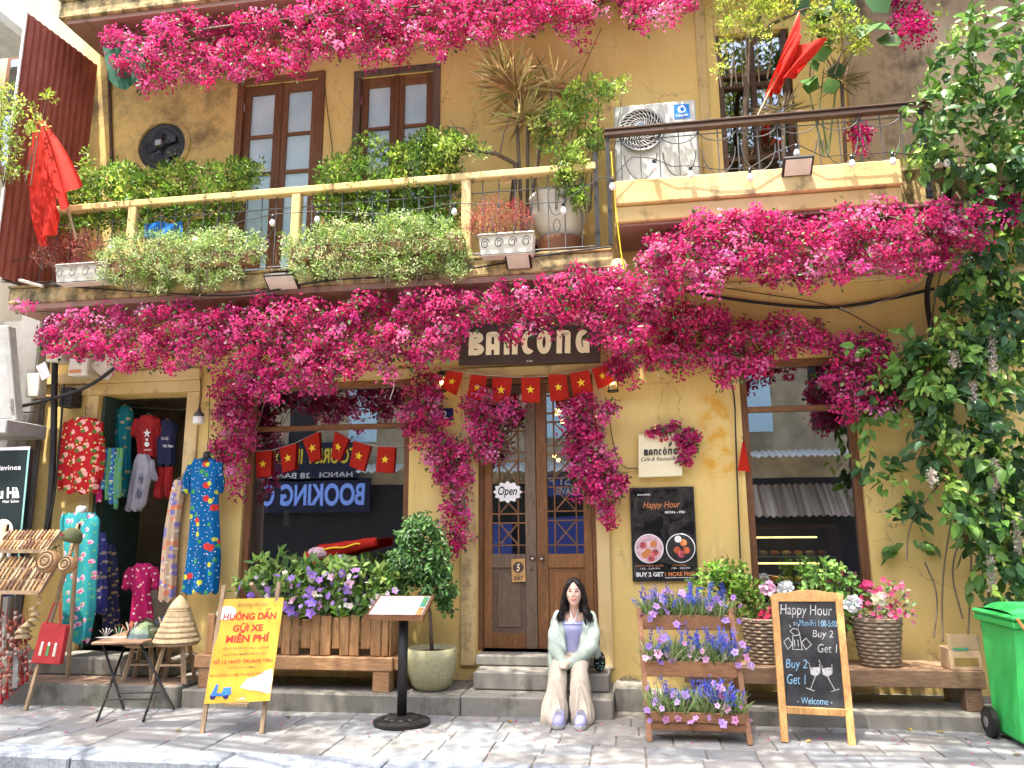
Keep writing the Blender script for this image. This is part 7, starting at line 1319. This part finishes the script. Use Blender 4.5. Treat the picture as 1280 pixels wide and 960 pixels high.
for i, (px, py, w_, h_) in enumerate(((333, 632, 10, 18), (358, 648, 12, 24))):
    a, b = PY(px - w_ / 2, py + h_ / 2, .9), PY(px + w_ / 2, py - h_ / 2, .9); T = thing('picture_frame', ['smaller dark framed picture hanging inside the shop window', 'larger dark framed picture hanging inside the shop window'][i], 'picture', (a + b) / 2, 'pictures inside the shop window'); box(a.x, b.x, .9, .93, a.z, b.z).build('frame', 'black', T, bevel=.004); box(a.x + .025, b.x - .025, .896, .899, a.z + .03, b.z - .03).build('print', 'off_white', T)
for i, (px, py) in enumerate(((697, 515), (703, 527), (693, 570), (698, 575))):
    T = thing('pendant_lamp', 'small warm pendant lamp inside the cafe door, ' + ['the brightest, highest one', 'second from the top', 'lower pair, left one', 'lower pair, right one'][i], 'lamp', PY(px, py, 1.2), 'pendant lamps inside the cafe'); c_ = PY(px, py, 1.2); MB().ball(c_, .045 if i == 0 else .025).build('bulb', 'bulb_warm', T); MB().tube([c_ + Vector((0, 0, .03)), (c_.x, c_.y, 3.4)], .004, 4).build('cord', 'cable', T)
T = thing('bar_counter', 'pale counter and shelving inside the cafe door', 'counter', (.2, 2, .44)); box(-.5, 1.0, 1.8, 2.3, .45, 1.4).build('body', 'room_shop', T, bevel=.01); box(-.5, 1.0, 1.75, 2.35, 1.403, 1.45).build('top', 'wood_bench', T); box(X(615, 690, .6), X(630, 690, .6), .6, .62, Z(620, 702, .6), Z(620, 676, .6)).build('notice', 'white', T)
# small litter of leaves on the pavement
for i, (px, py) in enumerate(((1008, 928), (1104, 909), (1140, 914), (1170, 915), (1265, 943), (362, 898), (228, 913), (1014, 913), (640, 903))):
    p = PZ(px, py, .006); o = leafmesh('fallen_leaf', np.array(p)[None], np.array([[random.uniform(-1, 1), random.uniform(-1, 1), .05]]), np.array([[0, 0, 1.]]), .07, .04, tint(1, [(.42, .28, .06), (.30, .18, .07)]), 'leaf', None, fine=True, kind=None, droop=-.1)
    tag(o, 'fallen dry leaf on the pavement ' + ['at the near foot of the chalkboard', 'between chalkboard and bin, closest to the chalkboard', 'midway between chalkboard and bin', 'just short of the bin wheel', 'in front of the green bin', 'between parking sign and menu stand', 'between folding table and parking sign', 'under the chalkboard by the plinth', 'before the steps beside the sitting person'][i], 'leaf', 'fallen leaves on the pavement')
# ================================================================== THE PERSON ON THE STEPS
plain('hair', (.014, .010, .009), .6, var=.4, scale=40, spec=.25); plain('top_lavender', (.38, .385, .64), .7, var=.05, scale=60); plain('trouser_beige', (.52, .455, .36), .85, var=.07, scale=5); plain('shoe_lavender', (.33, .33, .52), .6, var=.05); plain('lip', (.42, .055, .055), .4); plain('skin_shadow', (.10, .045, .035), .6)
t = NT('cardigan_mint'); v = t.pos(); d = t.vor(v, 110); t.color(t.mix(t.ramp(d, [(.15, 0.), (.5, 1.)]), (.20, .25, .21), (.40, .47, .405))).set(.9, 0, .15); t.bump(d, .35, .004)
def remeshed(mb, name, vox, mat, parent, smooth_it=6):
    me = mb.mesh(name, fixn=True); ob = bpy.data.objects.new('tmp', me); COL.objects.link(ob); m = ob.modifiers.new('r', 'REMESH'); m.mode = 'VOXEL'; m.voxel_size = vox; s_ = ob.modifiers.new('s', 'SMOOTH'); s_.iterations = smooth_it; s_.factor = .5
    out = bpy.data.meshes.new_from_object(ob.evaluated_get(bpy.context.evaluated_depsgraph_get())); bpy.data.objects.remove(ob); out.name = name; out.materials.clear(); out.materials.append(MAT[mat]); out.polygons.foreach_set('use_smooth', [True] * len(out.polygons)); return link_mesh(name, out, parent)
def limb(mb, pts, n=14):
    P_, R_ = [], []
    for i in range(len(pts) - 1):
        a, b = pts[i], pts[i + 1]
        for k in range(5): u = k / 5; P_.append(Vector(a[:3]).lerp(Vector(b[:3]), u)); R_.append(a[3] + (b[3] - a[3]) * u)
    P_.append(Vector(pts[-1][:3])); R_.append(pts[-1][3]); mb.tube(P_, R_, n)
    for p in pts: mb.ball(p[:3], p[3] * .99, 12, 8)
W_ = thing('person', 'smiling person with long dark hair in a mint cardigan sitting on the cafe steps', 'person', (.60, -.6, 0))
hx, hy, hz = .648, -.535, 1.062                      # head centre
body = MB(); body.ball((.61, -.39, .45), (.15, .12, .12), 18, 10); body.ball((.625, -.43, .60), (.098, .078, .14), 18, 10); body.ball((.635, -.465, .735), (.122, .092, .14), 18, 10); body.ball((.635, -.455, .83), (.155, .065, .06), 18, 8)
limb(body, [(.636, -.465, .84, .062), (.642, -.49, .91, .046), (.646, -.515, .985, .046)])
for s_ in (-1, 1):
    limb(body, [(.635 + s_ * .148, -.46, .825, .045), (.635 + s_ * .175, -.55, .62, .038), (.585 + s_ * .06, -.80, .50, .030), (.578 + s_ * .03, -.86, .485, .026)])
    pal = Vector((.578 + s_ * .022, -.885, .478)); body.ball(pal, (.032, .04, .017), 12, 8)          # hands laid over each other on the knees
    for k in range(4): f0 = pal + Vector((-s_ * .014 * (k - 1.5) * .2, -.015 - .013 * k * 0, 0)) + Vector(((k - 1.5) * .014, -.02, .002)); L_ = (.052, .060, .056, .044)[k]; limb(body, [(*f0, .0085), (*(f0 + Vector((-s_ * .012, -L_ * .55, -.004))), .008), (*(f0 + Vector((-s_ * .018, -L_ * .85, -.028))), .007)], 8)
    limb(body, [(pal.x - s_ * .02, pal.y + .01, pal.z, .010), (pal.x - s_ * .042, pal.y - .02, pal.z + .004, .009), (pal.x - s_ * .05, pal.y - .045, pal.z - .004, .008)], 8)
    kx = .61 + s_ * .105; limb(body, [(.61 + s_ * .08, -.40, .425, .075), (kx, -.84, .435, .056), (.61 + s_ * .10, -.99, .09, .036)]); limb(body, [(.61 + s_ * .10, -.99, .06, .034), (.61 + s_ * .105, -1.12, .035, .03)])
G = []
for i in range(25):
    u = i / 24; zz = -.112 + .226 * u                  # chin to crown
    w_ = .074 * math.sin(math.pi * min(1, .16 + .80 * u) ** .9) ** .75; w_ = .030 + (.076 - .030) * min(1, u / .42) ** .6 if u < .42 else .076 * math.sqrt(max(0, 1 - ((u - .42) / .60) ** 2.4)) + .001
    fr_ = .082 + .006 * math.sin(u * 3) if u < .62 else .085 * math.sqrt(max(0, 1 - ((u - .62) / .40) ** 2.2)); bk = .02 + .075 * min(1, u / .5) if u < .55 else .095 * math.sqrt(max(0, 1 - ((u - .55) / .47) ** 2.2)) + .001; ring = []
    for k in range(40):
        a = 2 * math.pi * k / 40; x_ = w_ * math.cos(a); sy = math.sin(a); y_ = -fr_ * abs(sy) ** .8 if sy > 0 else bk * abs(sy) ** .9
        if sy > 0:
            y_ -= .020 * math.exp(-(x_ / .011) ** 2 - ((zz + .018) / .020) ** 2) + .010 * math.exp(-(x_ / .009) ** 2 - ((zz - .012) / .022) ** 2); y_ += .007 * math.exp(-((abs(x_) - .030) / .014) ** 2 - ((zz - .012) / .012) ** 2); y_ -= .004 * math.exp(-(x_ / .020) ** 2 - ((zz + .058) / .010) ** 2) + .004 * math.exp(-((abs(x_) - .036) / .016) ** 2 - ((zz + .025) / .018) ** 2)
        ring.append((hx + x_, hy + y_, hz + zz))
    G.append(ring)
body.grid(G, True); body.add([p for p in G[0]], [tuple(range(39, -1, -1))]); body.add([p for p in G[-1]], [tuple(range(40))])
for s_ in (-1, 1): body.ball((hx + s_ * .073, hy + .01, hz - .005), (.010, .02, .032), 8, 6)
bd = remeshed(body, 'body', .0052, 'skin', W_, 4)
def onface(x_, z_, out=.001):                        # front of the face
    u = (z_ + .112) / .226; fr_ = .082 + .006 * math.sin(u * 3) if u < .62 else .085 * math.sqrt(max(0, 1 - ((u - .62) / .40) ** 2.2)); w_ = .026 + .047 * min(1, u / .42) ** .7 if u < .42 else .073
    sy = math.sqrt(max(0, 1 - (x_ / w_) ** 2)); return Vector((hx + x_, hy - fr_ * sy ** .8 - out, hz + z_))
for s_ in (-1, 1):
    MB().tube([onface(s_ * (.030 + q), .013 - 14 * q * q + .001, .001) for q in (-.017, -.009, 0, .009, .017)], [.0012, .0032, .0042, .0032, .0012], 6).build('eye', 'black', W_, smooth=True)
    MB().tube([onface(s_ * (.031 + q), .036 - 10 * q * q, .002) for q in (-.018, -.009, 0, .009, .018)], [.001, .0026, .003, .0024, .001], 6).build('eyebrow', 'hair', W_, smooth=True)
MB().tube([onface(q, -.062 + 14 * q * q, .0045) for q in (-.027, -.016, -.006, .006, .016, .027)], [.0015, .0045, .006, .006, .0045, .0015], 8).build('mouth', 'lip', W_, smooth=True)
# hair: one soft mass over the skull and down to the shoulders, with loose waves on it
hm_ = MB(); hm_.ball((hx, hy + .034, hz + .018), (.090, .110, .118), 24, 16); hm_.ball((hx, hy + .07, hz - .10), (.10, .05, .15), 16, 10)
for s_ in (-1, 1): limb(hm_, [(hx + s_ * .076, hy + .015, hz + .03, .026), (hx + s_ * .098, hy + .005, hz - .06, .028), (hx + s_ * .102, hy + .005, hz - .14, .036), (hx + s_ * .122, hy + .0, hz - .205, .036), (hx + s_ * .135, hy - .01, hz - .245, .020)], 12)
for s_ in (-1, 1): limb(hm_, [(hx + s_ * .012, hy - .045, hz + .112, .020), (hx + s_ * .044, hy - .066, hz + .082, .021), (hx + s_ * .070, hy - .050, hz + .036, .021), (hx + s_ * .088, hy - .022, hz - .04, .024)], 12)
ho = remeshed(hm_, 'hair', .006, 'hair', W_, 5); me = ho.data; n_ = len(me.vertices); a = np.empty(n_ * 3); me.vertices.foreach_get('co', a); a = a.reshape(-1, 3); k_ = np.clip((1.05 - a[:, 2]) / .25, 0, 1); a[:, 0] += k_ * .012 * np.sin(a[:, 2] * 62 + a[:, 1] * 25); a[:, 1] += k_ * .010 * np.sin(a[:, 2] * 55 + a[:, 0] * 40); me.vertices.foreach_set('co', a.ravel()); me.update()
hair = MB()
for i in range(110):
    s_ = 1 if i % 2 else -1; q = random.random(); x0 = s_ * (.004 + .01 * q); top = Vector((hx + x0, hy - .06 + .13 * q, hz + .128 - .02 * abs(q - .4))); sd1 = Vector((hx + s_ * (.070 + .016 * q), hy - .058 + .10 * q, hz + .06)); sd2 = Vector((hx + s_ * (.082 + .022 * random.random()), hy - .042 + .09 * q, hz - .04)); mid = Vector((hx + s_ * (.092 + .03 * random.random()), hy - .035 + .09 * q, hz - .13)); low = Vector((hx + s_ * (.10 + .06 * random.random()), hy - .035 + .08 * q, hz - .21)); end = low + Vector((s_ * random.uniform(-.015, .03), random.uniform(-.02, .02), -random.uniform(.02, .075)))
    ctl = [top, top.lerp(sd1, .55) + Vector((0, 0, .016)), sd1, sd2, mid, low, end]; pts = []
    for k in range(len(ctl) - 1):
        for q2 in range(4): pts.append(ctl[k].lerp(ctl[k + 1], q2 / 4))
    pts.append(end); ph = random.random() * 6; pts = [p + Vector((.008 * math.sin(j * .7 + ph), .006 * math.cos(j * .8 + ph), 0)) * (j / len(pts)) for j, p in enumerate(pts)]; hair.tube(pts, [.004] * (len(pts) - 5) + [.005, .0045, .004, .003, .0012], 5)
hair.build('hair_strands', 'hair', W_, smooth=True)['kind'] = 'stuff'
# lavender bandeau, halter cord
G = []
for i in range(14):
    u = i / 13; zz = .795 - .29 * u; c_ = Vector((.635 - .02 * u, -.468 + .06 * u, zz)); rx = .134 + .012 * math.exp(-((u - .25) / .18) ** 2) - .014 * math.exp(-((u - .7) / .25) ** 2); ry = .100 + .016 * math.exp(-((u - .25) / .18) ** 2) + .004 * u; G.append([c_ + Vector((rx * math.cos(a), -ry * math.sin(a), .004 * math.sin(a * 9 + i) * u + .008 * math.sin(a))) for a in xline(0, 6.2832, 32)[:-1]])
tp_ = MB().grid(G, True).build('bandeau_top', 'top_lavender', W_, smooth=True); MB().tube([Vector(G[1][k]) * 1.0 + Vector((0, -.002, 0)) for k in range(0, 17)], .006, 5).build('hem_band', 'top_lavender', tp_, smooth=True)
for s_ in (-1, 1): MB().tube([(.644 + s_ * .045, -.475, .925), (.642 + s_ * .034, -.525, .88), (.636 + s_ * .004, -.578, .79)], .0045, 6).build('halter_cord', 'white', W_)
# wide beige trousers
tr = MB(); tr.ball((.61, -.40, .455), (.172, .135, .115), 18, 10)
for s_, hm in ((-1, (.485, -.985, .05, .110)), (1, (.735, -.985, .05, .092))): limb(tr, [(.61 + s_ * .078, -.42, .435, .092), (.61 + s_ * .088, -.70, .438, .082), (.61 + s_ * .092, -.845, .418, .078), (.61 + s_ * .098, -.895, .33, .086), (.61 + s_ * .108, -.935, .20, .094), hm], 18)
limb(tr, [(.45, -.92, .18, .05), (.405, -.94, .06, .035)], 10)
tt = remeshed(tr, 'trousers', .009, 'trouser_beige', W_, 8)
me = tt.data; n_ = len(me.vertices); a = np.empty(n_ * 3); me.vertices.foreach_get('co', a); a = a.reshape(-1, 3); amp = np.clip(.003 + (.42 - a[:, 2]) * .03, .003, .011); ang = np.arctan2(a[:, 1] + .38, a[:, 0] - np.where(a[:, 0] < 0.0, -.11, .12)); wv_ = np.sin(ang * 6 + a[:, 2] * 9) + .6 * np.sin(ang * 11 - a[:, 2] * 14 + 1); a[:, 0] += amp * np.cos(ang) * wv_; a[:, 1] += amp * np.sin(ang) * wv_; me.vertices.foreach_set('co', a.ravel()); me.update()
# mint open knit cardigan with wide drooping sleeves
cg = MB()
limb(cg, [(.492, -.452, .835, .060), (.458, -.50, .70, .064), (.462, -.60, .57, .066), (.545, -.82, .485, .050), (.59, -.895, .462, .034)], 18); limb(cg, [(.785, -.452, .835, .060), (.815, -.50, .70, .066), (.800, -.60, .575, .072), (.665, -.81, .488, .054), (.58, -.90, .458, .036)], 18)
limb(cg, [(.455, -.62, .53, .05), (.44, -.68, .40, .036), (.425, -.71, .29, .024), (.415, -.72, .235, .012)], 12); limb(cg, [(.815, -.56, .60, .06), (.842, -.58, .53, .045), (.85, -.58, .495, .025)], 12)
limb(cg, [(.52, -.50, .80, .045), (.515, -.54, .66, .045), (.53, -.62, .55, .045)], 12); limb(cg, [(.755, -.50, .80, .045), (.745, -.55, .66, .045), (.72, -.63, .56, .045)], 12)
cg.ball((.63, -.385, .70), (.17, .05, .17), 16, 10)
cc = remeshed(cg, 'cardigan', .0075, 'cardigan_mint', W_, 14)
me = cc.data; n_ = len(me.vertices); a = np.empty(n_ * 3); me.vertices.foreach_get('co', a); a = a.reshape(-1, 3); fl_ = np.sin(a[:, 0] * 45 + a[:, 2] * 30 + 2 * np.sin(a[:, 2] * 9)); a[:, 1] += .004 * fl_; a[:, 0] += .003 * fl_; me.vertices.foreach_set('co', a.ravel()); me.update()
# trainers
for s_, cx_ in ((-1, .540), (1, .726)):
    G = []
    for y_, hw, hh in ((-1.205, .018, .035), (-1.19, .038, .055), (-1.15, .052, .072), (-1.10, .055, .088), (-1.05, .052, .108), (-1.00, .046, .118), (-.96, .042, .115), (-.935, .030, .10)): G.append([(cx_ + hw * math.cos(q), y_, .026 + max(0, math.sin(q)) ** .7 * hh - (.004 if math.sin(q) < 0 else 0)) for q in xline(0, 6.2832, 18)[:-1]])
    mb = MB().grid(G, True); mb.add(G[0], [tuple(range(18))][:1] if False else [tuple(range(len(G[0])))]); mb.add(G[-1], [tuple(range(len(G[-1])))]); sh = mb.build('shoe', 'shoe_lavender', W_, smooth=True)
    so = [(cx_ + w_, y_) for y_, w_ in ((-1.212, .0), (-1.195, .042), (-1.15, .057), (-1.08, .057), (-1.0, .048), (-.93, .034))]; so += [(2 * cx_ - x_, y_) for x_, y_ in reversed(so[1:])]; m_ = len(so); mb = MB(); mb.add([(x_, y_, .001) for x_, y_ in so] + [(x_, y_, .032) for x_, y_ in so], [tuple(range(m_)), tuple(range(2 * m_ - 1, m_ - 1, -1))] + [(i, (i + 1) % m_, (i + 1) % m_ + m_, i + m_) for i in range(m_)]); mb.build('sole', 'grey_white', sh, bevel=.005)
    for k in range(4): y_ = -1.12 + k * .028; z_ = .118 + k * .009; MB().tube([(cx_ - .028, y_, z_ - .014), (cx_, y_ - .004, z_ + .002), (cx_ + .028, y_, z_ - .014)], .0045, 5).build('lace', 'grey_white', sh)
# shoulder bag beside the person
T = thing('shoulder_bag', 'small black and green patterned shoulder bag beside the sitting person', 'bag', (.86, -.47, .337)); printmat('bag_print', (.012, .013, .016), [(26, .22, (.10, .30, .22), 0), (22, .1, (.45, .5, .5), 3)])
MB().ball((.865, -.47, .435), (.055, .075, .095), 16, 12).build('body', 'bag_print', T, smooth=True); MB().tube([(.865, -.47, .50), (.86, -.44, .62), (.80, -.42, .84), (.765, -.465, .895), (.735, -.545, .845), (.755, -.55, .76)], .011, 6).build('strap', 'black', T, smooth=True)
